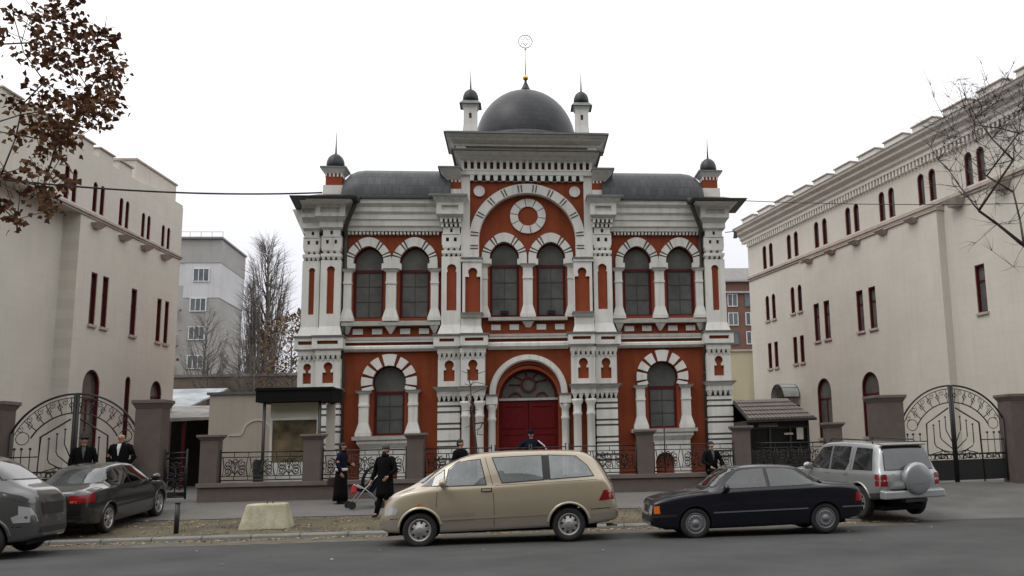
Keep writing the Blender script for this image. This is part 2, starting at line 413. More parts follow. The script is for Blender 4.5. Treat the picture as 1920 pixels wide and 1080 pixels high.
def scallops(mb, xa, xb, y, yb, z0, z1, n, m=0):
    """stalactite band: a plain strip above a row of small hanging points, with pits between"""
    zm = z0+(z1-z0)*0.55
    mb.box(xa, xb, y, yb, zm, z1, m)
    wd = (xb-xa)/n
    for i in range(n):
        a = xa+wd*i; b = a+wd; c = (a+b)/2
        mb.frus(c-abs(wd)*0.12, c+abs(wd)*0.12, y+0.05, yb, z0, c-abs(wd)*0.42, c+abs(wd)*0.42, y+0.005, yb, zm, m)

# corner towers
for s in (1, -1):
    pairs = [(6.13, 6.98, 0.0)] if s > 0 else [(6.13, 6.93, 0.0), (6.93, 7.52, 0.16)]
    cyl = sum(p[1] for p in pairs)
    t = MB(); n_ = MB(); led = MB()
    for xa, xb, dy in pairs:
        wide = dy == 0; cx = (xa+xb)/2; sx = lambda x: s*x
        F = -0.46+dy
        # banded base
        zz = [GZ-0.1, 1.37, 1.55, 1.95, 2.13, 2.53, 2.70, 3.08, 3.27, 3.45]
        for i in range(len(zz)-1): t.box(sx(xa), sx(xb), F, 0.3, zz[i]+0.035, zz[i+1]-0.035)
        t.box(sx(xa+0.03), sx(xb-0.03), F+0.06, 0.3, GZ-0.1, 3.45, 2)
        if wide: scallops(t, min(sx(xa-.02), sx(xb+.02)), max(sx(xa-.02), sx(xb+.02)), F-0.07, 0.3, 3.43, 3.76, 5)
        else: scallops(t, sx(xb+.02), sx(xa), F-0.07, 0.3, 3.43, 3.76, 4)
        t.frus(sx(xa), sx(xb), F-0.05, 0.3, 3.76, sx(xa-0.1*wide), sx(xb+0.1), F-0.16, 0.3, 3.88)
        led.box(sx(xa-0.12*wide), sx(xb+0.12), F-0.18, 0.3, 3.882, 3.93)
        # short keyhole storey
        hw = (xb-xa)/2
        kh = keyhole(sx(cx), 4.12, 4.47, 0.175 if wide else 0.13, 0.085 if wide else 0.05, 0.145 if wide else 0.125, 4.66)
        t.slab(rect(min(sx(xa), sx(xb)), max(sx(xa), sx(xb)), 3.93, 4.92), [kh], F+0.02, F+0.14)
        t.box(sx(xa+0.005), sx(xb-0.005), F+0.15, 0.3, 3.93, 4.92)
        n_.box(sx(cx-0.2), sx(cx+0.2), F+0.135, F+0.149, 4.08, 4.84)
        scallops(t, min(sx(xa), sx(xb)), max(sx(xa), sx(xb)), F-0.06, 0.3, 4.86, 5.18, 5 if wide else 4)
        # belt with a sunk panel
        t.frus(sx(xa), sx(xb), F-0.03, 0.3, 5.18, sx(xa-0.08*wide), sx(xb+0.1), F-0.13, 0.3, 5.24)
        px = (xa-0.08*wide, xb+0.10)
        lo, hi = min(sx(px[0]), sx(px[1])), max(sx(px[0]), sx(px[1]))
        pc = (px[0]+px[1])/2; ph = (px[1]-px[0])/2*0.68
        t.slab(rect(lo, hi, 5.24, 5.62), [rect(sx(pc)-ph, sx(pc)+ph, 5.385, 5.505)], F-0.14, F-0.02)
        t.box(lo+0.01, hi-0.01, F-0.01, 0.3, 5.24, 5.62)
        n_.box(sx(pc)-ph-.02, sx(pc)+ph+.02, F-0.024, F-0.012, 5.36, 5.53)
        led.box(lo-0.03, hi+0.03, F-0.18, 0.3, 5.622, 5.68)
        # tall shaft, flared at the foot
        U = -0.36+dy; ua, ub = xa+0.08*wide, xb-0.06 if wide else xb-0.03
        ux = lambda x: s*x
        t.frus(ux(ua-0.1*wide), ux(ub+0.1), U-0.1, 0.3, 5.68, ux(ua), ux(ub), U, 0.3, 6.0)
        uc = (ua+ub)/2 + (0.0 if wide else -0.03)
        kn = keyhole(ux(uc), 6.42, 7.86, 0.115 if wide else 0.088, 0.11 if wide else 0.08, 0.135 if wide else 0.105, 7.90)
        t.slab(rect(min(ux(ua), ux(ub)), max(ux(ua), ux(ub)), 6.0, 8.24), [kn], U, U+0.1)
        t.box(ux(ua+.005), ux(ub-.005), U+0.11, 0.3, 6.0, 8.24)
        n_.box(ux(uc-0.16), ux(uc+0.16), U+0.096, U+0.109, 6.38, 8.06)
        lo, hi = min(ux(ua), ux(ub)), max(ux(ua), ux(ub))
        scallops(t, lo, hi, U-0.05, 0.3, 8.22, 8.46, 4); scallops(t, lo+.02, hi-.02, U-0.03, 0.3, 8.44, 8.66, 3)
        h2 = [rect(ux(uc)+q-0.045, ux(uc)+q+0.045, 8.80, 8.93) for q in (-0.135, 0.135)]
        t.slab(rect(lo, hi, 8.66, 9.02), h2, U-0.01, U+0.1); t.box(lo+.005, hi-.005, U+0.11, 0.3, 8.66, 9.02)
        n_.box(ux(uc)-0.2, ux(uc)+0.2, U+0.096, U+0.109, 8.78, 8.95)
        t.box(lo, hi, U-0.03, 0.3, 9.03, 9.06); t.box(lo+0.05, hi-0.05, U-0.03, 0.3, 9.06, 9.28)
        n_.box(ux(uc)-0.04, ux(uc)+0.04, U-0.034, U-0.02, 9.12, 9.24, 1)
        # bracket carrying the eave
        e = 0.02 if not wide else 0.0
        t.frus(lo, hi, U-0.02, 0.3, 9.28, lo-0.05*wide, hi+0.05*wide, U-0.15, 0.3, 9.34)
        t.box(lo-0.05*wide, hi+0.05*wide, U-0.15, 0.3, 9.34, 9.52)
        t.frus(lo-0.05*wide, hi+0.05*wide, U-0.15, 0.3, 9.52, lo-0.15*wide, hi+0.15*wide, U-0.34, 0.3, 9.66)
        t.slab(rect(lo-0.15*wide, hi+0.15*wide, 9.66, 10.06), [rect(lo+0.02, hi-0.02, 9.78, 9.97)], U-0.40, U-0.30)
        t.box(lo-0.15*wide, hi+0.15*wide, U-0.29, 0.3, 9.66, 10.06, 0)
        t.frus(lo-0.16*wide, hi+0.16*wide, U-0.40, 0.3, 10.06, lo-0.40*wide, hi+0.40*wide, U-0.78, 0.3, 10.15)
    part(t, 'corner_tower', [m_white, m_red, m_band])
    tw = bpy.data.objects[[o.name for o in SYN.children if o.name.startswith('corner_tower')][-1]]
    n_.build_each('niche_panel', [m_redn, m_dark], tw); led.build_each('ledge', m_ledge, tw)
    ev = MB()
    if s > 0: ev.hexa([(5.68, -1.30, 10.155), (7.58, -1.30, 10.155), (7.62, 0.6, 10.155), (5.68, 0.6, 10.155)], [(5.66, -1.32, 10.23), (7.62, -1.32, 10.23), (7.66, 0.6, 10.23), (5.66, 0.6, 10.23)])
    else: ev.hexa([(-8.15, 3.0, 10.155), (-7.72, -1.24, 10.155), (-5.62, -1.30, 10.155), (-5.62, 3.0, 10.155)], [(-8.2, 3.0, 10.23), (-7.76, -1.27, 10.23), (-5.60, -1.32, 10.23), (-5.60, 3.0, 10.23)])
    ev.frus(s*5.75, s*7.5, -1.1, 0.6, 10.23, s*6.2, s*7.05, 0.0, 0.9, 10.62)
    part(ev, 'eave', m_gutter, tw)
    if s < 0:
        se = MB(); se.hexa([(-7.5, 0.31, 9.3), (-7.5, 9, 9.3), (-8.6, 9, 9.3), (-7.62, 0.31, 9.3)], [(-7.5, 0.31, 10.15), (-7.5, 9, 10.15), (-9.0, 9, 10.15), (-8.0, 0.31, 10.15)]); part(se, 'side_frieze', m_white, tw)
    d = MB(); cx, cy = s*6.64, 0.5
    d.box(cx-0.34, cx+0.34, cy-0.34, cy+0.34, 10.55, 10.98); d.box(cx-0.27, cx+0.27, cy-0.27, cy+0.27, 10.98, 11.42, 1)
    for q in range(5): d.box(cx-0.29+q*0.13, cx-0.23+q*0.13, cy-0.29, cy+0.29, 11.30, 11.42)
    d.frus(cx-0.29, cx+0.29, cy-0.29, cy+0.29, 11.42, cx-0.42, cx+0.42, cy-0.42, cy+0.42, 11.58); d.box(cx-0.44, cx+0.44, cy-0.44, cy+0.44, 11.58, 11.64, 2)
    dr = part(d, 'drum', [m_white, m_redn, m_ledge], tw)
    def cupola(cx, cy, z, r, par, spire):
        c = MB(); c.lathe([(r*0.80, 0), (r*0.98, 0.1*r), (r*1.04, 0.5*r), (r*0.98, 0.95*r), (r*0.80, 1.38*r), (r*0.5, 1.68*r), (r*0.2, 1.84*r), (0.03, 1.98*r), (0.012, 2.3*r)], (cx, cy, z), 20)
        c.lathe([(0.030, 0), (0.022, spire*0.3), (0.006, spire)], (cx, cy, z+2.0*r), 8)
        return part(c, 'cupola', m_dome, par)
    cupola(cx, cy, 11.64, 0.30, tw, 0.75)

# inner pilasters on both sides of the middle bay
for s in (1, -1):
    t = MB(); n_ = MB(); led = MB(); sx = lambda x: s*x
    def bx(xa, xb, y0, y1, z0, z1, m=0): t.box(sx(xa), sx(xb), y0, y1, z0, z1, m)
    def lohi(a, b): return min(sx(a), sx(b)), max(sx(a), sx(b))
    # banded outer base
    zz = [GZ-0.1, 1.37, 1.55, 1.95, 2.13, 2.53, 2.70, 3.08, 3.27, 3.45]
    for i in range(len(zz)-1): bx(2.26, 2.99, -0.50, 0.05, zz[i]+0.035, zz[i+1]-0.035)
    bx(2.28, 2.97, -0.44, 0.05, GZ-0.1, 3.45, 1)
    lo, hi = lohi(2.24, 3.01); scallops(t, lo, hi, -0.56, 0.05, 3.43, 3.76, 5)
    bx(1.30, 2.24, -0.20, 0.05, GZ-0.1, 3.4, 2)                   # dark red back behind the small columns
    lo, hi = lohi(1.44, 2.24); scallops(t, lo, hi, -0.72, 0.05, 3.40, 3.76, 4)
    for a, b, F in ((2.26, 2.99, -0.50), (1.44, 2.24, -0.66)):
        e = 0.12 if a > 2 else 0.06
        t.frus(sx(a), sx(b+0.02), F-0.05, 0.05, 3.76, sx(a-0.04), sx(b+e), F-0.2, 0.05, 3.86)
        led.box(sx(a-(0.0 if a > 2 else 0.07)), sx(b+(0.14 if a > 2 else -0.0)), F-0.23, 0.05, 3.862, 3.91)
        # keyhole storey
        kx = (a+b)/2; lo, hi = lohi(a, b)
        kh = keyhole(sx(kx), 4.10, 4.47, 0.18, 0.105, 0.155, 4.64)
        t.slab(rect(lo, hi, 3.91, 4.92), [kh], F+0.02, F+0.14); t.box(lo+.004, hi-.004, F+0.15, 0.05, 3.91, 4.92)
        n_.box(sx(kx)-0.21, sx(kx)+0.21, F+0.135, F+0.149, 4.06, 4.84)
        scallops(t, lo-0.02, hi+0.02, F-0.06, 0.05, 4.84, 5.18, 5)
        # belt
        A, B = (a-(0.1 if a < 2 else 0.0), b+(0.14 if a > 2 else 0.0)); lo, hi = lohi(A, B)
        pc = sx((A+B)/2); ph = (B-A)/2*(0.68 if a < 2 else 0.56)
        t.frus(lo+0.07, hi-0.07, F-0.05, 0.05, 5.18, lo, hi, F-0.19, 0.05, 5.25)
        t.slab(rect(lo, hi, 5.25, 5.60), [rect(pc-ph, pc+ph, 5.40, 5.51)], F-0.20, F-0.08); t.box(lo+.004, hi-.004, F-0.07, 0.05, 5.25, 5.60)
        n_.box(pc-ph-.02, pc+ph+.02, F-0.084, F-0.072, 5.38, 5.53)
        led.box(lo-0.03, hi+0.03, F-0.24, 0.05, 5.602, 5.66)
    # tall outer shaft
    lo, hi = lohi(2.26, 2.90)
    t.frus(sx(2.24), sx(3.02), -0.55, 0.05, 5.66, sx(2.26), sx(2.90), -0.45, 0.05, 6.0)
    kn = keyhole(sx(2.565), 6.48, 7.80, 0.165, 0.135, 0.155, 7.92)
    t.slab(rect(lo, hi, 6.0, 8.34), [kn], -0.45, -0.35); t.box(lo+.004, hi-.004, -0.34, 0.05, 6.0, 8.34)
    n_.box(sx(2.565)-0.2, sx(2.565)+0.2, -0.354, -0.341, 6.44, 8.1)
    scallops(t, lo, hi, -0.49, 0.05, 8.32, 8.54, 4); scallops(t, lo+.03, hi-.03, -0.47, 0.05, 8.52, 8.74, 3)
    h2 = [rect(sx(2.58)+q-0.05, sx(2.58)+q+0.05, 8.86, 9.0) for q in (-0.13, 0.13)]
    t.slab(rect(lo, hi, 8.74, 9.10), h2, -0.46, -0.36); t.box(lo+.004, hi-.004, -0.35, 0.05, 8.74, 9.10)
    n_.box(sx(2.58)-0.2, sx(2.58)+0.2, -0.364, -0.351, 8.84, 9.02, 1)
    bx(2.26, 2.90, -0.48, 0.05, 9.11, 9.14); bx(2.30, 2.86, -0.47, 0.05, 9.14, 9.36)
    n_.box(sx(2.58)-0.04, sx(2.58)+0.04, -0.476, -0.46, 9.18, 9.30, 1)
    for i in range(5):
        x = 2.24+0.15*i; bx(x, x+0.085, -0.56, 0.05, 9.36, 9.48); bx(x+0.02, x+0.10, -0.66, 0.05, 9.50, 9.62)
    bx(2.22, 2.96, -0.54, 0.05, 9.48, 9.50); bx(2.2, 2.98, -0.62, 0.05, 9.62, 9.66)
    lo, hi = lohi(2.16, 3.06)
    t.frus(lo+0.02, hi-0.02, -0.62, 0.05, 9.66, lo, hi, -0.78, 0.05, 9.74)
    t.slab(rect(lo, hi, 9.74, 10.14), [rect(lo+0.17, hi-0.17, 9.86, 10.05)], -0.82, -0.72); t.box(lo+.004, hi-.004, -0.71, 0.05, 9.74, 10.14)
    t.frus(lo, hi, -0.82, 0.05, 10.14, lo-0.12, hi+0.16, -1.02, 0.05, 10.30)
    led.box(sx(2.02), sx(3.30), -1.08, 0.3, 10.303, 10.38)
    # low niche block beside the middle windows
    lo, hi = lohi(1.56, 2.20); kx = sx(1.855)
    led.box(sx(1.50), sx(2.24), -0.70, 0.05, 6.32, 6.38)
    t.frus(sx(1.58), sx(2.24), -0.58, 0.05, 6.22, sx(1.52), sx(2.24), -0.68, 0.05, 6.32)
    t.frus(sx(1.50), sx(2.24), -0.62, 0.05, 5.66, sx(1.58), sx(2.24), -0.52, 0.05, 5.95); bx(1.58, 2.24, -0.52, 0.05, 5.95, 6.22)
    nc = keyhole(kx, 6.39, 7.62, 0.255, 0.13, 0.155, 7.78)
    t.slab(rect(lo, hi, 6.385, 8.14), [nc], -0.52, -0.40); t.box(lo+.004, hi-.004, -0.39, 0.05, 6.385, 8.14)
    n_.box(kx-0.27, kx+0.27, -0.404, -0.391, 6.39, 7.96)
    led.box(sx(1.53), sx(2.26), -0.60, 0.05, 8.24, 8.29); bx(1.55, 2.26, -0.56, 0.05, 8.14, 8.24)
    # brick block with its own little cornice above the eave
    bx(2.26, 2.86, -0.5, 0.6, 10.38, 10.70, 0); bx(2.26, 2.74, -0.42, 0.6, 10.70, 11.05, 2)
    for i in range(4): bx(2.28+0.13*i, 2.35+0.13*i, -0.44, 0.6, 10.96, 11.05)
    t.frus(sx(2.26), sx(2.76), -0.44, 0.6, 11.05, sx(2.26), sx(2.98), -0.85, 0.6, 11.34); led.box(sx(2.24), sx(3.02), -0.90, 0.6, 11.342, 11.40)
    p_ = part(t, 'inner_pilaster', [m_white, m_band, m_redn]); n_.build_each('niche_panel', [m_redn, m_dark], p_); led.build_each('ledge', m_ledge, p_)
    # round columns of the portal
    for x, y, r, z1 in ((2.07, -0.58, 0.135, 3.42), (1.62, -0.58, 0.135, 3.42), (1.225, -0.36, 0.125, 3.30)):
        c = MB(); c.lathe([(r+.05, GZ-0.1), (r+.05, GZ+0.25), (r, GZ+0.4), (r, z1-0.55), (r+0.02, z1-0.52), (r+0.02, z1-0.46), (r, z1-0.42), (r, z1-0.2), (r+0.06, z1-0.08), (r+0.06, z1)], (s*x, y, 0), 14)
        if x < 1.3: c.box(s*x-0.19, s*x+0.19, -0.56, 0.0, z1, z1+0.28); c.box(s*x-0.22, s*x+0.22, -0.60, 0.0, z1+0.283, z1+0.33, 1)
        part(c, 'portal_column', [m_white, m_ledge])

# middle bay trim: belt, sill, blocks
t = MB()
t.box(-1.34, 1.34, -0.34, -0.004, 6.14, 6.22, 1); t.box(-1.34, 1.34, -0.28, -0.004, 6.22, 6.26, 1)
for x in (-1.09, -0.47, 0.45, 1.08): t.box(x-0.16, x+0.16, -0.16, -0.02, 5.83, 6.02)
t.box(-1.36, 1.36, -0.30, -0.004, 5.60, 5.68, 1); t.box(-1.36, 1.36, -0.27, -0.004, 5.53, 5.60)
t.extx([(-0.004, 5.16), (-0.2, 5.16), (-0.34, 5.26), (-0.34, 5.36), (-0.28, 5.41), (-0.004, 5.41)], -1.36, 1.36)
part(t, 'string_course', [m_white, m_sill])
# big arch, spandrels, rosette, corbel table, cornice
a = MB()
N_ = 44
def big(r, z=8.94, a0=-1, a1=181, n=N_): return arc(0, z, r, a0, a1, n)
a.strip([(1.66, 8.30)]+big(1.66)+[(-1.66, 8.30)], [(1.97, 8.30)]+big(1.985)+[(-1.97, 8.30)], -0.42, -0.05)
part(a, 'great_arch', m_white)
st = MB()
for k in range(-3, 4):
    pass
for ang in (6, 28, 47, 64, 82, 98, 116, 133, 152, 174):
    for q in (-1.7, 1.7):
        st.strip(arc(0, 8.94, 1.685 if q > 0 else 1.685, ang+q-0.75, ang+q+0.75, 1), arc(0, 8.94, 1.95, ang+q-0.75, ang+q+0.75, 1), -0.428, -0.39)
for s in (1, -1):
    for z in (8.72, 8.62): st.box(s*1.69, s*1.95, -0.428, -0.39, z-0.022, z+0.022)
st.build_each('arch_joint', m_groove, SYN)
fr = MB()
for s in (1, -1): fr.box(s*1.965, s*2.26, -0.40, 0.3, 8.29, 11.02)
fr.box(-2.26, 2.26, -0.38, 0.6, 11.02, 11.8)
part(fr, 'gable_frame', m_white)
sp = MB(); sp.slab([(-1.965, 8.94)]+[(x, z) for x, z in reversed(arc(0, 8.94, 1.97, 0, 180, 36))]+[(1.965, 11.10), (-1.965, 11.10)], [], -0.28, 0.1); part(sp, 'spandrel', m_red)
for s in (1, -1):
    r_ = MB(); r_.cyly(-0.36, -0.2, s*1.65, 10.66, 0.185, 24); r_.strip(arc(s*1.65, 10.66, 0.15, 0, 345, 23), arc(s*1.65, 10.66, 0.19, 0, 345, 23), -0.38, -0.3, 0, True)
    part(r_, 'roundel', m_white)
ro = MB()
ro.strip(arc(0.02, 9.83, 0.35, 0, 350, 36), arc(0.02, 9.83, 0.60, 0, 350, 36), -0.12, -0.05, 1, True)
for k in range(10): ro.strip(arc(0.02, 9.83, 0.345, 36*k+10-16, 36*k+10+16, 5), arc(0.02, 9.83, 0.62, 36*k+10-16.6, 36*k+10+16.6, 5), -0.17, -0.05)
part(ro, 'rosette', [m_white, m_groove])
co = MB(); n = 20                                  # row of slots
W_ = 2.22
co.box(-W_, W_, -0.50, -0.2, 11.36, 11.42)
for i in range(n+1):
    x = -W_+2*W_*i/n; co.box(max(-2.26, x-0.055), min(2.26, x+0.055), -0.50, -0.2, 11.42, 11.74)
for i in range(n): x = -W_+2*W_*(i+0.5)/n; co.frus(x-0.03, x+0.03, -0.47, -0.2, 11.68, x-0.11, x+0.11, -0.47, -0.2, 11.74)
n = 14; W2 = 1.90
co.box(-2.26, 2.26, -0.48, -0.2, 11.22, 11.36)
for i in range(n+1):
    x = -W2+2*W2*i/n; co.frus(max(-1.96, x-0.06), min(1.96, x+0.06), -0.46, -0.2, 11.02, max(-1.96, x-0.085), min(1.96, x+0.085), -0.46, -0.2, 11.22)
part(co, 'corbel_table', m_white)
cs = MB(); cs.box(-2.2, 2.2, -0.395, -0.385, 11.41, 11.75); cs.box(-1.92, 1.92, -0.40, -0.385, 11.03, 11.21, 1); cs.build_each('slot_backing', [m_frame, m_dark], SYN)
c = MB()
prof = [(0.6, 11.74), (-0.52, 11.74), (-0.62, 11.80), (-0.62, 11.86), (-0.86, 11.92), (-0.86, 11.98)]
def ring_moulding(mb, steps, m=0):
    """stack of tapering courses (half width, front y, z) round the front and both sides"""
    for (w0, y0, z0), (w1, y1, z1) in zip(steps[:-1], steps[1:]): mb.frus(-w0, w0, y0, 0.9, z0, -w1, w1, y1, 0.9, z1, m)
ring_moulding(c, [(2.28, -0.50, 11.74), (2.36, -0.66, 11.80), (2.36, -0.66, 11.85), (2.50, -0.94, 11.93)])
ring_moulding(c, [(2.42, -0.80, 11.985), (2.44, -0.84, 12.06), (2.50, -0.96, 12.10), (2.50, -0.96, 12.16), (2.62, -1.22, 12.26), (2.62, -1.22, 12.31), (2.74, -1.44, 12.38)])
part(c, 'cornice', m_white)
lg = MB(); lg.box(-2.58, 2.58, -1.06, 0.9, 11.932, 11.982); lg.box(-2.79, 2.79, -1.52, 0.95, 12.384, 12.44); lg.box(2.5, 2.66, -1.12, -0.95, 11.90, 11.985); lg.build_each('cornice_flashing', m_ledge, SYN)
pb = MB()
for s in (1, -1): pb.box(s*2.08, s*2.40, -1.03, -0.80, 11.99, 12.05)
pb.build_each('cornice_block', m_white, SYN)
at_ = MB(); at_.box(-2.7, 2.7, -1.3, 6.0, 12.44, 12.52); at_.lathe([(2.15, 12.5), (2.15, 13.3), (2.05, 13.4)], (0, 3.0, 0), 40); at_.box(-2.25, 2.25, 0.6, 6.0, 10.2, 12.44); part(at_, 'attic', m_roof)
dm = MB(); dm.lathe([(1.93*math.cos(R(a)), 13.45+2.14*math.sin(R(a))) for a in range(-8, 90, 7)]+[(0.10, 15.62), (0.22, 15.62), (0.17, 15.72), (0.05, 16.0), (0.045, 16.12)], (0, 3.0, 0), 48)
DM = part(dm, 'central_dome', m_dome)
fn = MB(); fn.sphere((0, 3.0, 16.18), 0.115, 10); part(fn, 'gilt_ball', m_gold, DM)
fp = MB(); fp.tube([(0, 3, 16.28), (0, 3, 17.40)], 0.022, 8); fp.sphere((0, 3.0, 17.38), 0.045, 8)
def ring(mb, cx, y, cz, r, t, n=28): mb.tube([(cx+r*math.cos(2*math.pi*i/n), y, cz+r*math.sin(2*math.pi*i/n)) for i in range(n+1)], t, 5)
ring(fp, 0, 3.0, 17.70, 0.27, 0.024)
for q in (90, 270):
    P = [(0.20*math.cos(R(q+120*k)), 3.0, 17.70+0.20*math.sin(R(q+120*k))) for k in range(4)]; fp.tube(P, 0.016, 5)
part(fp, 'finial', m_pale, DM)
for s in (1, -1):
    t = MB(); cx, cy = s*1.985, 0.32
    t.frus(cx-0.30, cx+0.30, cy-0.3, cy+0.3, 12.5, cx-0.235, cx+0.235, cy-0.235, cy+0.235, 13.25)
    t.slab(rect(cx-0.235, cx+0.235, 13.25, 13.86), [rect(cx-0.045, cx+0.045, 13.46, 13.66)], cy-0.235, cy-0.15); t.box(cx-0.234, cx+0.234, cy-0.14, cy+0.235, 13.25, 13.86)
    t.box(cx-0.07, cx+0.07, cy-0.155, cy-0.142, 13.44, 13.68, 1)
    t.frus(cx-0.235, cx+0.235, cy-0.235, cy+0.235, 13.86, cx-0.30, cx+0.30, cy-0.30, cy+0.30, 13.98)
    t.frus(cx-0.38, cx+0.38, cy-0.38, cy+0.38, 13.98, cx-0.27, cx+0.27, cy-0.27, cy+0.27, 14.12, 2)
    TU = part(t, 'turret', [m_white, m_redn, m_ledge]); cupola(cx, cy, 14.12, 0.27, TU, 0.72)

# portal
p = MB()
p.strip(arc(0, 3.66, 1.14, -2, 182, 36), arc(0, 3.66, 1.31, -2, 182, 36), -0.30, -0.05)
p.strip(arc(0, 3.66, 1.10, -2, 182, 36), arc(0, 3.66, 1.16, -2, 182, 36), -0.24, -0.05)
part(p, 'portal_arch', m_white)
p = MB(); p.strip([(1.0, GZ-0.1)]+arc(0, 3.50, 1.0, 0, 180, 28)+[(-1.0, GZ-0.1)], [(1.06, GZ-0.1)]+arc(0, 3.54, 1.07, 0, 180, 28)+[(-1.06, GZ-0.1)], -0.115, 0.25); part(p, 'portal_reveal', m_redn)
p = MB(); p.slab(archpoly(0, 3.52, 0.98, 0.98, 3.53, 28), [], 0.20, 0.21); FL = part(p, 'fanlight', m_glass)
p = MB()
p.strip(arc(0, 3.5, 0.90, 0, 180, 28), arc(0, 3.5, 1.0, 0, 180, 28), 0.12, 0.19); p.box(-1, 1, 0.10, 0.19, 3.44, 3.52, 1)
p.strip(arc(0, 3.98, 0.20, 0, 345, 23), arc(0, 3.98, 0.27, 0, 345, 23), 0.13, 0.18, 0, True)
for ang in range(20, 200, 40):
    d = (math.cos(R(ang)), math.sin(R(ang))); p.tube([(0.26*d[0], 0.155, 3.98+0.26*d[1]), (0.66*d[0], 0.155, 3.98+0.46*d[1])], 0.022, 5)
for q in (-0.45, 0.45): p.strip(arc(q, 3.52, 0.17, 0, 180, 12), arc(q, 3.52, 0.21, 0, 180, 12), 0.13, 0.18)
part(p, 'fanlight_bar', [m_frame, m_sill], FL)
for s in (1, -1):
    p = MB(); p.box(s*0.012, s*0.985, 0.16, 0.22, GZ-0.1, 3.44)
    for z0, z1 in ((0.8, 1.75), (1.9, 2.35), (2.5, 3.3)):
        p.slab(rect(min(s*0.1, s*0.9), max(s*0.1, s*0.9), z0, z1), [rect(min(s*0.16, s*0.84), max(s*0.16, s*0.84), z0+0.06, z1-0.06)], 0.135, 0.165)
    D = part(p, 'door', m_door)
    h = MB(); h.tube([(s*0.07, 0.15, 1.55), (s*0.07, 0.09, 1.56), (s*0.07, 0.09, 1.80), (s*0.07, 0.15, 1.81)], 0.014, 6); part(h, 'handle', m_gold, D)
p = MB(); p.box(-1.5, 1.5, -1.2, 0.2, GZ-0.02, GZ+0.16); p.box(-1.9, 1.9, -1.6, -1.2, GZ-0.02, GZ+0.05); part(p, 'doorstep', m_sill)
# drainpipes
for s in (1, -1):
    p = MB(); x = s*6.12
    p.tube([(s*5.70, -0.66, 10.25), (s*5.78, -0.66, 10.05), (x-0.02*s, -0.40, 9.35), (x, -0.14, 9.15), (x, -0.10, 8.9), (x, -0.10, 6.2), (x, -0.30, 5.75), (x, -0.34, 5.1), (x, -0.10, 4.8), (x, -0.10, 0.7)], 0.075, 8)
    p.lathe([(0.09, 0), (0.14, 0.22)], (s*5.70, -0.66, 10.16), 8)
    for z in (8.0, 6.6, 4.2, 2.6): p.lathe([(0.09, 0), (0.09, 0.06)], (x, -0.10, z), 8)
    part(p, 'drainpipe', m_pipe)
# window seats: small black vents in the middle windows
for s in (1, -1):
    p = MB(); p.box(s*0.80-0.14, s*0.80+0.14, 0.0, 0.05, 6.40, 6.52); part(p, 'window_box', m_dark)
# ---------------------------------------------------------------- ground
def zr(x): x = max(-24, min(24, x)); return -0.005-0.0115*x
YK = -11.0
def G(x, y):
    """ground height: road, kerb, verge rising to the pavement, pavement rising to the fence, level yard"""
    z = zr(x)
    if y < YK: return z
    k = 0.10 if x < 7.2 else (0.10*(8.6-x)/1.4 if x < 8.6 else 0.0)
    if y < -8.0: return z+k+(0.26-k)*max(0, (y-YK-0.15))/2.85
    if y < -4.6: return z+0.26+0.27*(y+8.0)/3.4
    return z+0.53+min(0.03, 0.03*(y+4.6))
def sheet(name, x0, x1, y0, y1, nx, ny, mat, dz=0.0, edge=None, label=None, kind='structure'):
    b = MB(); vs = []; fs = []
    for j in range(ny+1):
        for i in range(nx+1):
            x = x0+(x1-x0)*i/nx; y = y0+(y1-y0)*j/ny
            vs.append((x, y, G(x, min(max(y, y0+1e-4), y1-1e-4))+dz))
    for j in range(ny):
        for i in range(nx): a = j*(nx+1)+i; fs.append((a, a+1, a+nx+2, a+nx+1))
    b.add(vs, fs, 0, True); o = b.build(name, mat, normals=False); o['kind'] = kind; return o
m_asph = M('asphalt', (0.060, 0.060, 0.060), 0.92, 0.24, 0.45, 0.35, 90, fine=0.4, spec=0.25)
m_asph2 = M('patched_asphalt', (0.100, 0.098, 0.094), 0.95, 0.28, 0.6, 0.35, 80, fine=0.35)
m_verge = M('bare_earth', (0.078, 0.060, 0.042), 0.95, 0.35, 1.1, 0.8, 22, col2=(0.095, 0.082, 0.050), fine=0.5)
m_pave = M('concrete_pavers', (0.140, 0.134, 0.128), 0.9, 0.18, 0.7, 0.3, 60, fine=0.25)
brickify(m_pave, 0.22, 0.11, 0.5, 0.012, 'XY', 0.75, 0.5, tint=0.15)
m_kerb = M('kerb_stone', (0.19, 0.185, 0.172), 0.9, 0.2, 2.5, 0.4, 40, fine=0.3)
brickify(m_kerb, 1.0, 5.0, 0.35, 0.02, 'XY', 0.9, 0.0)
m_yard = M('yard_paving', (0.15, 0.145, 0.14), 0.9, 0.2, 0.8, 0.2, 50)
m_ground = M('far_ground', (0.10, 0.095, 0.085), 0.95, 0.3, 0.05)
b = MB(); b.box(-600, 600, -600, 900, -3.2, -0.62); tag(b.build('ground', m_ground), kind='structure')
sheet('road', -70, 70, -24.0, YK, 28, 8, m_asph)
sheet('near_pavement', -70, 70, -45, -24.0, 28, 4, m_pave, 0.10)
b = MB(); b.box(-70, 70, -24.12, -24.0, -1.0, 0.0); o = b.build('near_kerb', m_kerb); o.rotation_euler = (0, math.atan(0.0115), 0); o['kind'] = 'structure'
sheet('verge', -30, 7.2, YK+0.15, -8.0, 60, 8, m_verge)
sheet('driveway', 7.2, 40, YK+0.004, -4.6, 30, 20, m_asph2)
sheet('pavement', -40, 7.2, -8.0, -4.6, 60, 8, m_pave, 0.012)
sheet('yard', -45, 45, -4.6, 20, 30, 6, m_yard)
b = MB()                                             # kerb stones with a rounded nose, dropping at the driveway
xs = [-40+i*0.5 for i in range(int(48.6/0.5)+1)]
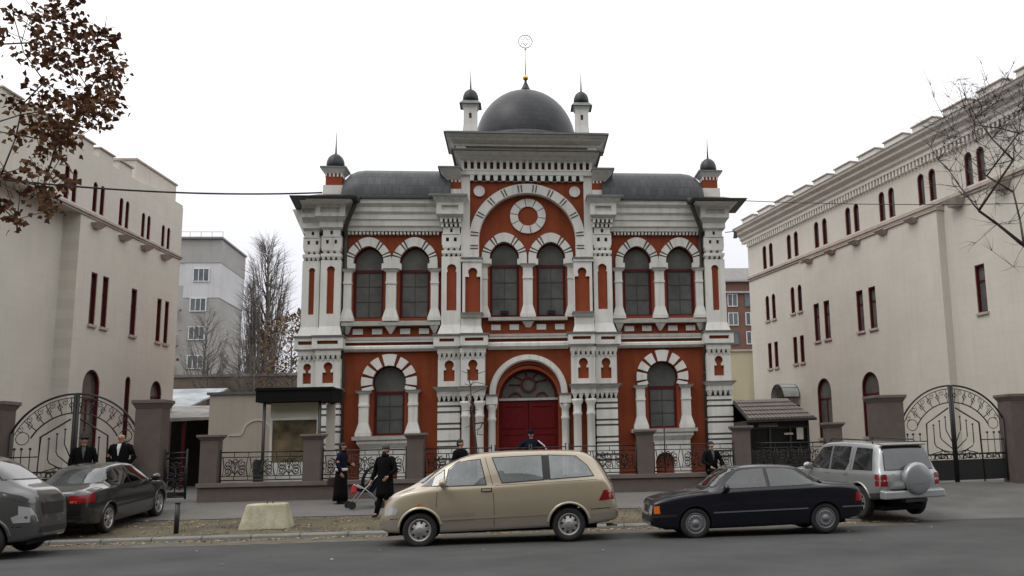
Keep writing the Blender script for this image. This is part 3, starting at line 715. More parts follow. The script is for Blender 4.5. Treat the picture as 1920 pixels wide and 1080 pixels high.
prof = [(YK-0.02, -0.02), (YK-0.005, 0.07), (YK+0.03, 0.10), (YK+0.155, 0.105), (YK+0.155, 0.0)]
vs = [(x, y, zr(x)+z*(1 if x < 7.2 else max(0.12, (8.6-x)/1.4))) for x in xs for y, z in prof]
n = len(prof); fs = [(i*n+j, (i+1)*n+j, (i+1)*n+j+1, i*n+j+1) for i in range(len(xs)-1) for j in range(n-1)]
b.add(vs, fs, 0, False); tag(b.build('kerb', m_kerb), kind='structure')
b = MB(); vs = [(x, y, zr(x)+0.004+dz) for x in xs for y, dz in ((YK-1.15, 0.0), (YK-0.5, 0.004), (YK-0.02, 0.006))]
fs = [(i*3+j, (i+1)*3+j, (i+1)*3+j+1, i*3+j+1) for i in range(len(xs)-1) for j in range(2)]
m_grit = M('gutter_grit', (0.098, 0.088, 0.072), 0.95, 0.3, 2.5, 0.5, 60, fine=0.4)
b.add(vs, fs, 0, True); tag(b.build('gutter_grit', m_grit, normals=False), kind='structure')
# fallen leaves in the gutter and on the verge, grass tufts
m_leaf1 = M('dead_leaf', (0.26, 0.15, 0.05), 0.9, 0.45, 9, col2=(0.34, 0.25, 0.10))
b = MB(); r_ = random.Random(3)
for i in range(1500):
    x = r_.uniform(-14, 9)
    y = YK-0.05-abs(r_.gauss(0, 0.22)) if r_.random() < 0.62 else r_.uniform(YK+0.2, -8.1)
    if r_.random() < 0.02: y = r_.uniform(-16, YK)
    s_ = r_.uniform(0.022, 0.05); a = r_.uniform(0, 6.28); z = G(x, y)+0.016
    p = [(x+s_*k*math.cos(a+q), y+s_*k*math.sin(a+q), z+r_.uniform(-0.004, 0.02)) for q, k in ((0, 1.2), (1.57, .6), (3.14, 1.1), (4.71, .7))]
    b.add(p, [(0, 1, 2, 3)])
o = b.build('leaf_litter', m_leaf1, normals=False); tag(o, 'dry fallen leaves scattered along the gutter and over the bare verge', 'leaves', kind='stuff')
m_grass = M('thin_grass', (0.080, 0.080, 0.035), 0.9, 0.4, 5, col2=(0.13, 0.11, 0.06))
b = MB()
for i in range(9000):
    x = r_.uniform(-15, 7.1); y = r_.uniform(YK+0.16, -8.05)
    d = 0.5+0.5*math.sin(x*1.7+y*2.1)*math.sin(x*0.6-y)
    if x > 0.5: d += 0.35
    if r_.random() > d*0.45: continue
    z = G(x, y); h = r_.uniform(0.02, 0.065); a = r_.uniform(0, 6.28); l = r_.uniform(-.04, .04)
    b.add([(x-.008*math.cos(a), y-.008*math.sin(a), z), (x+.008*math.cos(a), y+.008*math.sin(a), z), (x+l, y+r_.uniform(-.03, .03), z+h)], [(0, 1, 2)])
o = b.build('grass', m_grass, normals=False); tag(o, 'thin short grass growing on the bare verge behind the kerb', 'grass', kind='stuff')

# ---------------------------------------------------------------- cream side buildings
m_cream = M('cream_render', (0.575, 0.548, 0.480), 0.9, 0.07, 0.45, 0.15, 40, streak=0.13, fine=0.08, spec=0.2)
brickify(m_cream, 0.9, 0.32, 0.80, 0.010, 'XZ', 0.40, 0.5, tint=0.05)
m_creamp = M('cream_trim', (0.66, 0.63, 0.56), 0.85, 0.08, 2.0, streak=0.25)
m_taupe = M('taupe_sill', (0.40, 0.345, 0.30), 0.8, 0.15, 3)
m_cap = M('parapet_tin', (0.20, 0.19, 0.185), 0.6, 0.2, 3)

def side_window(root, x, z0, z1, wd, arched=False, sill=True, name='window'):
    hw = wd/2; y = 0.10
    shape = (lambda t: archpoly(x, z0+t, hw-t, hw-t, z1-hw, 12)) if arched else (lambda t: rect(x-hw+t, x+hw-t, z0+t, z1-t))
    f = MB(); t = min(0.05, wd*0.12); f.slab(shape(0.0), [shape(t)], 0.025, y+0.08)
    if z1-z0 > 1.5:
        f.box(x-hw+t, x+hw-t, y+0.01, y+0.07, z0+(z1-z0)*0.66-0.03, z0+(z1-z0)*0.66+0.03)
        if wd > 0.7: f.box(x-0.03, x+0.03, y+0.012, y+0.066, z0+t, z0+(z1-z0)*0.66)
    fo = f.build(name, m_frame, root)
    g = MB(); g.slab(shape(t*0.8), [], y+0.04, y+0.05); g.build('pane', m_glass, fo)
    if sill:
        s_ = MB(); s_.box(x-hw-0.06, x+hw+0.06, -0.07, y, z0-0.09, z0-0.003); s_.build('sill', m_taupe, fo)

def hole(x, z0, z1, wd, arched): return archpoly(x, z0, wd/2, wd/2, z1-wd/2, 12) if arched else rect(x-wd/2, x+wd/2, z0, z1)

# right-hand building: local x runs along the wall towards the street, local -y is outwards
ax, sl = 15.0466, -0.20699
RB = thing('cream_building', 'cream rendered building with battlemented parapet and toothed cornice, right of the synagogue', 'building', (ax, 0, 0), math.atan2(-1.0, -sl), local=True)
pairs_up = [(-14.15, 0.34, -13.42), (-11.47, 0.36, -10.74), (-8.75, 0.38, -8.0), (-5.98, 0.38, -5.30), (-3.34, 0.4, -2.65), (-0.65, 0.42, 0.06), (2.18, 0.42, 2.84)]
W1 = [(x, 10.52, 11.74, 0.42, True) for p in pairs_up for x in (p[0], p[2])]
W2 = [(x, 7.86, 9.13, 0.40, True) for x in (-14.1, -13.4, -11.38, -10.66)]
W3 = [(x, 5.44, 6.71, 0.40, False) for x in (-14.08, -13.38, -11.38, -10.70)]
W4 = [(2.28, 5.99, 7.66, 0.52, False), (5.2, 5.99, 7.66, 0.52, False)]
ws = [q for q in W1+W2+W3+W4]
w = MB(); w.slab(rect(-16.1, 9.0, -1.0, 12.2), [hole(*q) for q in ws], 0.0, 0.25); w.box(-16.1, 9.0, 0.25, 9.0, -1.0, 12.2)
w.build('wall', m_cream, RB)
for q in W1: side_window(RB, q[0], q[1], q[2], q[3], True, False)
for q in W2: side_window(RB, *q)
for q in W3: side_window(RB, *q)
for q in W4: side_window(RB, *q)
PX = 0.32                                             # the lower storeys step forward between two corners
P0, P1 = -9.82, 0.58
V = [(-8.61, 6.21, 7.90, 0.50, False), (-7.70, 6.21, 7.90, 0.50, False), (-4.97, 6.21, 7.91, 0.52, False), (-4.02, 6.21, 7.91, 0.52, False),
     (-8.34, 1.9, 4.52, 1.22, True), (-4.60, 1.9, 4.50, 1.28, True)]
# the projecting block is its own part with its own frame of reference
pr = bpy.data.objects.new('projecting_block', None)
w = MB(); w.slab(rect(P0, P1, 0.2, 10.0), [hole(*q) for q in V], 0.0, 0.25); w.box(P0, P1, 0.25, PX+0.01, 0.2, 10.0)
po = w.build('projecting_block', m_cream, RB); po.location = (0, -PX, 0)
for q in V: side_window(po, *q)
c = MB()
c.box(-16.14, 9.0, -0.12, 0.02, 10.30, 10.42); c.box(-16.1, 9.0, -0.06, 0.02, 10.20, 10.30)
c.hexa([(P0-0.03, -PX-0.06, 10.003), (P1+0.06, -PX-0.06, 10.003), (P1+0.06, 0.0, 10.003), (P0-0.03, 0.0, 10.003)], [(P0-0.03, -PX-0.06, 10.06), (P1+0.06, -PX-0.06, 10.06), (P1+0.06, -0.01, 10.19), (P0-0.03, -0.01, 10.19)])
c.build('string_course', m_taupe, RB)
for i in range(5):
    x = -8.95+2.03*i; c = MB(); c.frus(x-0.16, x+0.16, -PX-0.10, -PX+0.02, 9.82, x-0.30, x+0.30, -PX-0.28, -PX+0.02, 9.98); c.build('bracket', m_taupe, RB)
for i in range(2):
    x = 1.5+2.4*i; c = MB(); c.frus(x-0.22, x+0.22, -0.30, 0.0, 9.90, x-0.36, x+0.36, -0.45, 0.0, 10.18); c.build('bracket', m_taupe, RB)
c = MB()
n = 108
for i in range(n):
    x = -16.0+25.0*(i+0.5)/n; c.box(x-0.055, x+0.055, -0.14, 0.0, 12.02, 12.28)
c.extx([(0.02, 12.28), (-0.16, 12.28), (-0.16, 12.42), (-0.26, 12.50), (-0.26, 12.62), (-0.46, 12.74), (-0.46, 12.86), (-0.62, 12.94), (-0.66, 13.04), (0.02, 13.04)], -16.5, 9.2)
c.build('cornice', m_creamp, RB)
c = MB(); c.box(-16.5, 9.2, -0.68, 0.4, 13.042, 13.08); c.box(-16.1, 9.0, 0.4, 8.8, 12.2, 13.0); c.build('roof', m_cap, RB)
for i in range(13):                                  # battlements
    x = -15.9+1.93*i; c = MB(); c.box(x, x+1.30, -0.34, 0.0, 13.08, 13.46); mo = c.build('merlon', m_creamp, RB)
    c = MB(); c.box(x-0.05, x+1.35, -0.40, 0.05, 13.462, 13.51); c.build('coping', m_taupe, mo)
# barrel awning over a side door
AW = MB(); hh = 0.62
vs = []
for y in (-0.9, 0.0):
    for x, z in arc(-11.75, 3.86, hh, 0, 180, 12): vs.append((x, y, z))
AW.add(vs, [(i, i+1, i+14, i+13) for i in range(12)], 0, True)
aw = AW.build('awning', M('smoky_polycarbonate', (0.36, 0.38, 0.38), 0.35, 0.15), RB, normals=False)
fr_ = MB()
for y in (-0.9, -0.04): fr_.tube([(x, y, z) for x, z in arc(-11.75, 3.86, hh, 0, 180, 12)], 0.022, 6); fr_.tube([(-11.75-hh, y, 3.86), (-11.75+hh, y, 3.86)], 0.022, 6)
for x, z in arc(-11.75, 3.86, hh, 0, 180, 4): fr_.tube([(x, -0.9, z), (x, -0.04, z)], 0.015, 5)
fr_.tube([(-11.75, -0.9, 3.86), (-11.75, -0.9, 3.86+hh)], 0.012, 5)
fr_.build('awning_frame', m_gutter, aw)
d_ = MB(); d_.box(-12.2, -11.3, -0.02, 0.03, 0.6, 3.5); d_.build('side_door', m_frame, RB)

# left-hand building: local x runs away from the street
LB = thing('cream_building', 'cream rendered building with stepped parapet rising to a taller back block, left of the synagogue', 'building', (-14.6164, 0, 0), math.atan2(0.998, 0.0619), local=True)
LU = [(-1.0, 10.15, 11.28, 0.30), (-0.52, 10.15, 11.26, 0.28), (0.82, 10.16, 11.2, 0.30), (1.32, 10.16, 11.2, 0.30), (2.70, 10.12, 11.14, 0.29), (3.17, 10.12, 11.14, 0.29), (4.48, 10.06, 11.03, 0.29), (4.95, 10.06, 11.03, 0.29), (6.24, 10.0, 10.97, 0.29), (6.74, 10.0, 10.97, 0.29)]
LM = [(1.16, 6.35, 8.12, 0.42), (1.96, 6.35, 8.12, 0.42), (4.13, 6.33, 8.05, 0.46), (6.28, 6.33, 8.02, 0.40), (6.98, 6.33, 8.02, 0.38)]
LA = [(1.45, 1.9, 4.86, 1.15), (4.06, 2.6, 4.82, 0.42), (6.42, 3.0, 4.82, 1.0)]
w = MB()
hs_ = [hole(*q, True) for q in LU]+[hole(*q, False) for q in LM]+[hole(*q, True) for q in LA]
w.slab([(0.0, 0.2), (7.98, 0.2), (7.98, 12.1), (-8.0, 12.1), (-8.0, 9.95), (0.0, 9.95)], hs_, 0.0, 0.25); w.box(0.0, 7.98, 0.25, 9.0, 0.2, 12.1); w.box(-8, 0.0, 0.25, 9.0, 9.95, 12.1)
w.build('wall', m_cream, LB)
w = MB(); w.box(-8.0, 0.0, 0.55, 9.0, 0.2, 9.94); w.build('set_back_wall', m_cream, LB)
for q in LU: side_window(LB, *q, True, False)
for q in LM: side_window(LB, *q, False, True)
for q in LA: side_window(LB, *q, True, True)
c = MB(); c.box(-8, 8.02, -0.10, 0.0, 9.97, 10.05); c.box(-8, 8.0, -0.05, 0.0, 9.90, 9.97); c.build('string_course', m_taupe, LB)
for x in (0.95, 2.9, 4.65, 6.4): c = MB(); c.frus(x-0.16, x+0.16, -0.12, 0.0, 9.60, x-0.30, x+0.30, -0.26, 0.0, 9.76); c.build('bracket', m_taupe, LB)
for i in range(8):
    x = -7.6+1.42*i; c = MB(); c.box(x, x+0.98, 0.0, 0.3, 12.1, 12.42); mo = c.build('merlon', m_cream, LB)
    c = MB(); c.box(x-0.05, x+1.03, -0.06, 0.36, 12.422, 12.47); c.build('coping', m_taupe, mo)
c = MB(); c.box(4.55, 7.97, 0.012, 0.3, 12.1, 12.2); c.box(4.3, 7.97, 0.32, 5.5, 12.1, 13.05); b_ = c.build('back_block', m_cream, LB)
c = MB(); c.box(4.25, 8.02, 0.27, 5.55, 13.052, 13.12); c.build('coping', m_taupe, b_)
c = MB(); c.box(-8, 4.3, 0.35, 9, 12.1, 12.15); c.build('roof', m_cap, LB)
c = MB(); c.frus(7.985, 8.1, 1.2, 2.4, 10.3, 7.985, 8.6, 0.9, 2.6, 10.6); c.box(7.985, 8.3, 1.2, 2.4, 10.0, 10.3); c.build('cornice_return', m_creamp, LB)

# ---------------------------------------------------------------- far buildings
m_conc = M('grey_panel', (0.35, 0.34, 0.325), 0.9, 0.12, 0.25, streak=0.2)
brickify(m_conc, 3.0, 2.75, 0.7, 0.02, 'XZ', 0.5, 0.0)
m_paint = M('pale_painted_panel', (0.54, 0.54, 0.55), 0.85, 0.08, 0.4, streak=0.3)
m_pvc = M('white_window_frame', (0.62, 0.63, 0.64), 0.6)
m_fgl = M('far_glass', (0.10, 0.115, 0.125), 0.15, 0.5, 0.5)
AP = thing('apartment_block', 'grey panel apartment block with a white painted top storey behind the poplar', 'apartment block', (-32.6, 62, 0))
c = MB(); c.hexa([(-36, 62, 0), (-28.69, 62, 0), (-29.0, 71, 0), (-36, 71, 0)], [(-36, 62, 18.1), (-28.69, 62, 18.1), (-29.0, 71, 18.1), (-36, 71, 18.1)]); part(c, 'wall', m_conc, AP)
c = MB(); c.hexa([(-31.9, 61.96, 16.9), (-28.64, 61.96, 16.9), (-28.9, 71, 16.9), (-31.9, 71, 16.9)], [(-31.9, 61.96, 20.3), (-28.64, 61.96, 20.3), (-28.9, 71, 20.3), (-31.9, 71, 20.3)]); c.box(-36, -31.9, 62, 70, 18.1, 20.3); part(c, 'painted_storey', m_paint, AP)
c = MB(); c.hexa([(-36, 61.9, 20.3), (-28.6, 61.9, 20.3), (-28.85, 71, 20.3), (-36, 71, 20.3)], [(-36, 61.9, 22.6), (-28.6, 61.9, 22.6), (-28.85, 71, 22.6), (-36, 71, 22.6)]); part(c, 'attic_storey', m_conc, AP)
c = MB(); c.hexa([(-36.2, 61.6, 22.6), (-28.45, 61.6, 22.6), (-28.7, 71, 22.6), (-36.2, 71, 22.6)], [(-36.2, 61.6, 22.78), (-28.45, 61.6, 22.78), (-28.7, 71, 22.78), (-36.2, 71, 22.78)])
for i in range(8): c.tube([(-35.5+1*i, 61.8, 22.78), (-35.5+1*i, 61.8, 23.3)], 0.02, 4)
c.tube([(-35.5, 61.8, 23.3), (-28.5, 61.8, 23.3)], 0.02, 4); part(c, 'roof', m_cap, AP)
c = MB(); c.hexa([(-27.9, 61.99, 0), (-27.75, 61.99, 0), (-27.7, 62.2, 0), (-27.9, 62.2, 0)], [(-27.9, 61.99, .1), (-27.75, 61.99, .1), (-27.7, 62.2, .1), (-27.9, 62.2, .1)])
for k in range(7):
    z = 18.95-2.72*k if k else 19.1
    for x in ((-30.3,) if k == 0 else (-30.45, )):
        f = MB(); f.slab(rect(x-0.78, x+0.72, z-0.65, z+0.65), [rect(x-0.70+0.46*q, x-0.70+0.46*q+0.40, z-0.57, z+0.57) for q in range(3)], 61.86, 61.955)
        fo = part(f, 'window', m_pvc, AP)
        g = MB(); g.box(x-0.7, x+0.66, 61.91, 61.93, z-0.57, z+0.57); part(g, 'pane', m_fgl, fo)
    if 0 < k < 7:
        f = MB(); f.box(-35.8, -32.4, 61.2, 62, z-1.2, z-0.2); f.box(-35.8, -32.4, 61.1, 61.2, z-0.2, z-0.14); part(f, 'balcony', m_paint if k in (4,) else m_conc, AP)
m_brk = M('dull_brick', (0.165, 0.085, 0.065), 0.9, 0.2, 0.8)
brickify(m_brk, 0.5, 0.16, 0.6, 0.03, 'XZ', 0.4)
BA = thing('brick_apartment_house', 'brown brick apartment house with a grey roof seen between the synagogue and the right building', 'apartment block', (24, 67, 0))
c = MB(); c.box(18, 30, 67, 78, 0, 19.0); part(c, 'wall', m_brk, BA)
c = MB(); c.box(17.8, 30.2, 66.7, 78, 17.75, 17.95); c.box(17.8, 30.2, 66.6, 78, 19.0, 19.2); part(c, 'eaves_band', m_conc, BA)
c = MB(); c.frus(17.8, 30.2, 66.6, 78, 19.2, 19.5, 28.5, 69, 76, 20.9); part(c, 'roof', m_cap, BA)
for zi in range(7):
    for x in (19.2, 21.0, 22.55, 24.45, 26.3):
        z = 17.0-2.05*zi
        f = MB(); f.slab(rect(x-0.55, x+0.55, z-0.7, z+0.7), [rect(x-0.47, x-0.04, z-0.62, z+0.62), rect(x+0.04, x+0.47, z-0.62, z+0.62)], 66.9, 66.995); fo = part(f, 'window', m_pvc if (zi+int(x)) % 3 else m_fgl, BA)
        g = MB(); g.box(x-0.5, x+0.5, 66.95, 66.97, z-0.65, z+0.65); part(g, 'pane', m_fgl, fo)
m_yel = M('yellow_render', (0.50, 0.45, 0.31), 0.9, 0.08, 0.5, streak=0.2)
YB = thing('yellow_outbuilding', 'blank pale yellow rendered outbuilding beside the synagogue\'s right corner', 'outbuilding', (12, 24, 0))
c = MB(); c.box(8, 13.95, 24, 30, 0, 7.3); part(c, 'wall', m_yel, YB)
c = MB(); c.box(7.9, 14.1, 23.9, 30, 7.3, 7.42); part(c, 'coping', m_taupe, YB)
c = MB(); c.tube([(13.98, 23.85, 7.2), (13.98, 23.85, 1)], 0.09, 6); part(c, 'drainpipe', M('rusty_pipe', (0.14, 0.06, 0.03), 0.8), YB)

# cream annexe with a blind arch in relief, left of the synagogue
AN = thing('cream_annexe', 'low cream annexe with a blind arch in relief and a tin coping behind the fence', 'outbuilding', (-9, 3.0, 0.6))
m_anx = M('cream_annexe_render', (0.50, 0.46, 0.39), 0.88, 0.06, 0.8, streak=0.15)
c = MB(); c.box(-11.20, -6.9, 3.0, 6.0, 0.4, 4.02); part(c, 'wall', m_anx, AN)
c = MB(); c.strip(arc(-9.55, 2.62, 0.46, 0, 180, 16), arc(-9.55, 2.62, 0.52, 0, 180, 16), 2.96, 3.0); c.box(-10.5, -10.07, 2.96, 3.0, 2.56, 2.62); c.box(-9.03, -8.6, 2.96, 3.0, 2.56, 2.62); part(c, 'relief_arch', m_creamp, AN)
c = MB(); c.box(-11.28, -6.9, 2.9, 6.0, 4.023, 4.11); part(c, 'coping', m_ledge, AN)
c = MB(); c.box(-8.72, -8.58, 2.93, 3.0, 3.02, 3.55); part(c, 'wall_lamp', M('brown_lamp', (0.16, 0.10, 0.04), 0.5), AN)
# dark lean-to with a pale blue roof behind the wicket
SH = thing('lean_to', 'dark open lean-to under a sloping pale blue sheet roof behind the wicket gate', 'shed', (-13, 7, 0.6))
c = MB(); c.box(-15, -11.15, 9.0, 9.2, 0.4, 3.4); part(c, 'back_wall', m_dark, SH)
c = MB(); c.hexa([(-15.2, 6.2, 3.20), (-11.1, 6.2, 3.30), (-11.1, 9.3, 3.9), (-15.2, 9.3, 3.9)], [(-15.2, 6.2, 3.38), (-11.1, 6.2, 3.38), (-11.1, 9.3, 3.98), (-15.2, 9.3, 3.98)]); part(c, 'roof', M('weathered_sheet', (0.27, 0.26, 0.25), 0.7, 0.4, 1.5), SH)
for x in (-15, -13.2, -11.4): c = MB(); c.box(x, x+0.12, 6.4, 6.52, 0.4, 3.32); part(c, 'post', m_frame, SH)
BR = thing('sheet_roofed_shed', 'shed with a patched light blue and grey sheet roof beyond the lean-to', 'shed', (-16, 14, 0.6))
c = MB(); c.box(-20, -15.0, 12.5, 18, 0.3, 4.0); part(c, 'wall', m_conc, BR)
c = MB(); c.hexa([(-20.2, 12.2, 4.0), (-14.9, 12.2, 4.0), (-14.9, 18, 5.2), (-20.2, 18, 5.2)], [(-20.2, 12.2, 4.08), (-14.9, 12.2, 4.08), (-14.9, 18, 5.28), (-20.2, 18, 5.28)]); part(c, 'roof', M('pale_blue_sheet', (0.20, 0.25, 0.30), 0.7, 0.4, 0.8, col2=(0.30, 0.31, 0.31)), BR)
BW = thing('garden_wall', 'low weathered wall crossing the ground in front of the apartment block', 'wall', (-20, 40, 0))
c = MB(); c.box(-34, -12, 40, 40.4, -0.4, 7.6); part(c, 'wall', M('brown_wall', (0.16, 0.13, 0.10), 0.9, 0.3, 0.5), BW)
c = MB(); c.box(-34.1, -11.9, 39.9, 40.5, 7.6, 7.8); part(c, 'coping', m_cap, BW)
# ---------------------------------------------------------------- fence, piers, gates
m_gran = M('red_granite', (0.108, 0.082, 0.072), 0.75, 0.16, 3.0, 0.15, 70, fine=0.35)
m_grc = M('granite_cap', (0.135, 0.112, 0.102), 0.75, 0.15, 3.0, 0.15, 70, fine=0.3)
m_iron = M('black_iron', (0.012, 0.012, 0.013), 0.5, 0.2, 8)
FY = -4.5
def pier(x, w, h, hc, label, name='stone_pier'):
    z0 = G(x, FY)-0.05; zt = zr(x)+h
    t = thing(name, label, 'pier', (x, FY, z0), 0, 'red granite fence piers')
    c = MB(); c.box(x-w/2, x+w/2, FY-w/2, FY+w/2, z0, zt-hc)
    part(c, 'shaft', m_gran, t, bevel=0.008)
    c = MB(); e = hc*0.42
    c.frus(x-w/2, x+w/2, FY-w/2, FY+w/2, zt-hc+0.003, x-w/2-0.07, x+w/2+0.07, FY-w/2-0.07, FY+w/2+0.07, zt-e)
    c.box(x-w/2-0.09, x+w/2+0.09, FY-w/2-0.09, FY+w/2+0.09, zt-e+0.003, zt)
    part(c, 'cap', m_grc, t, bevel=0.008)
pier(-10.42, 0.68, 3.33, 0.24, 'tall red granite gate pier at the left gate beside the two standing men')
pier(-8.83, 0.46, 2.35, 0.16, 'low granite fence pier at the left end of the plinth, beside the wicket')
pier(-6.08, 0.46, 2.33, 0.16, 'low granite fence pier in front of the glazed noticeboard')
pier(-3.26, 0.46, 2.31, 0.16, 'low granite fence pier below the left ground floor window')
pier(3.36, 0.46, 2.31, 0.16, 'low granite fence pier below the right ground floor window')
pier(6.28, 0.46, 2.38, 0.16, 'low granite fence pier at the left of the tiled kiosk')
pier(9.13, 0.46, 2.44, 0.16, 'low granite fence pier between the tiled kiosk and the tall right pier')
pier(10.85, 0.86, 3.24, 0.22, 'tall broad granite gate pier behind the silver off-roader')
for x0, x1, lab in ((-9.05, -1.05, 'low red granite plinth wall under the fence left of the entrance'), (1.05, 10.4, 'low red granite plinth wall under the fence right of the entrance')):
    t = thing('plinth_wall', lab, 'wall', ((x0+x1)/2, FY, 0.4), 0, 'fence plinth walls')
    c = MB(); n = 12
    for i in range(n):
        a = x0+(x1-x0)*i/n; b_ = x0+(x1-x0)*(i+1)/n
        c.hexa([(a, FY-0.34, G(a, FY)-0.25), (b_, FY-0.34, G(b_, FY)-0.25), (b_, FY+0.30, G(b_, FY)-0.25), (a, FY+0.30, G(a, FY)-0.25)], [(a, FY-0.34, zr(a)+0.92), (b_, FY-0.34, zr(b_)+0.92), (b_, FY+0.30, zr(b_)+0.92), (a, FY+0.30, zr(a)+0.92)])
    part(c, 'wall', m_gran, t)
    c = MB(); c.hexa([(x0-.03, FY-0.40, zr(x0)+0.923), (x1+.03, FY-0.40, zr(x1)+0.923), (x1+.03, FY+0.35, zr(x1)+0.923), (x0-.03, FY+0.35, zr(x0)+0.923)], [(x0-.03, FY-0.40, zr(x0)+1.03), (x1+.03, FY-0.40, zr(x1)+1.03), (x1+.03, FY+0.35, zr(x1)+1.03), (x0-.03, FY+0.35, zr(x0)+1.03)])
    part(c, 'coping', m_grc, t)
def spiral(cx, cz, r, a0, turns, d, y, n=16):
    pts = []
    for i in range(n+1):
        t = i/n; a = R(a0)+d*turns*2*math.pi*t; q = r*(1-0.72*t); pts.append((cx+q*math.cos(a), y, cz+q*math.sin(a)))
    return pts
def scrolls(mb, x0, x1, z0, z1, y, slope=0.0, r=0.014):
    """wrought iron infill: paired C scrolls, rings and a heart in every module"""
    n = max(1, round((x1-x0)/0.72)); wd = (x1-x0)/n; h = z1-z0
    for i in range(n):
        c = x0+wd*(i+0.5); zz = lambda z: z0+h*z+slope*(c-x0)
        for d in (-1, 1):
            mb.tube(spiral(c+d*wd*0.26, zz(0.66), h*0.22, 90, 1.3, d, y), r, 4)
            mb.tube(spiral(c+d*wd*0.27, zz(0.26), h*0.20, -90, 1.3, -d, y), r, 4)
            mb.tube([(c+d*wd*0.26, y, zz(0.88)), (c+d*wd*0.12, y, zz(0.80)), (c+d*wd*0.04, y, zz(0.62)), (c+d*wd*0.14, y, zz(0.46)), (c+d*wd*0.10, y, zz(0.26)), (c, y, zz(0.1))], r, 4)
            mb.tube([(c+d*wd*0.46, y, zz(0.0)), (c+d*wd*0.40, y, zz(0.46)), (c+d*wd*0.46, y, zz(1.0))], r, 4)
        mb.tube([(c+h*0.10*math.cos(a*math.pi/5), y, zz(0.80)+h*0.10*math.sin(a*math.pi/5)) for a in range(11)], r, 4)
        mb.tube([(c, y, zz(0.7)), (c, y, zz(0.0))], r, 4)
        for d in (-1, 1):
            mb.tube([(c+d*wd*0.26+h*0.13*math.cos(a*math.pi/4), y, zz(0.46)+h*0.13*math.sin(a*math.pi/4)) for a in range(9)], r*0.9, 4)
            mb.tube([(c+d*wd*0.05, y, zz(0.30)), (c+d*wd*0.20, y, zz(0.06)), (c+d*wd*0.38, y, zz(0.12))], r*0.9, 4)
        mb.sphere((c, y, zz(0.46)), 0.032, 4)
def railing(x0, x1, lab):
    t = thing('railing_panel', lab, 'railing', ((x0+x1)/2, FY, zr(x0)+1.03), 0, 'wrought iron railing panels')
    s_ = -0.0115; f = MB()
    for dz, th in ((1.86, 0.020), (1.72, 0.014), (1.20, 0.014), (1.09, 0.018)):
        f.tube([(x0, FY, zr(x0)+dz), (x1, FY, zr(x1)+dz)], th, 6)
    for x in (x0+0.02, x1-0.02): f.tube([(x, FY, zr(x)+1.0), (x, FY, zr(x)+1.95)], 0.02, 6)
    n = int((x1-x0)/0.36)
    for i in range(1, n): x = x0+(x1-x0)*i/n; f.tube([(x, FY, zr(x)+1.72), (x, FY, zr(x)+1.86)], 0.010, 4); f.tube([(x, FY, zr(x)+1.09), (x, FY, zr(x)+1.20)], 0.010, 4)
    part(f, 'rails', m_iron, t)
    g = MB(); scrolls(g, x0+0.04, x1-0.04, zr(x0)+1.20, zr(x0)+1.72, FY, s_); part(g, 'scrollwork', m_iron, t)
for x0, x1, lab in ((-8.58, -6.33, 'railing panel of iron scrolls in front of the cream annexe'), (-5.83, -3.51, 'railing panel of iron scrolls behind the standing woman'),
                    (-3.01, -1.10, 'railing panel of iron scrolls left of the entrance, behind the gold van'), (1.10, 3.11, 'railing panel of iron scrolls right of the entrance, above the back of the gold van'),
                    (3.61, 6.03, 'railing panel of iron scrolls below the right ground floor window'), (6.53, 8.88, 'railing panel of iron scrolls in front of the dark kiosk'), (9.38, 10.40, 'short railing panel between the two right hand piers')):
    railing(x0, x1, lab)
# entrance gate between the middle railings
t = thing('entrance_gate', 'low black iron double gate of scrolls in front of the red door', 'gate', (0, FY, 0.55), 0)
for s in (-1, 1):
    f = MB(); xs_ = sorted((s*0.03, s*1.02)); a, b_ = xs_
    for z in (0.62, 0.95, 1.70, 1.84): f.tube([(a, FY, z), (b_, FY, z)], 0.018, 6)
    for x in xs_: f.tube([(x, FY, 0.58), (x, FY, 1.95)], 0.022, 6)
    scrolls(f, a+0.03, b_-0.03, 0.97, 1.68, FY)
    part(f, 'gate_leaf', m_iron, t)
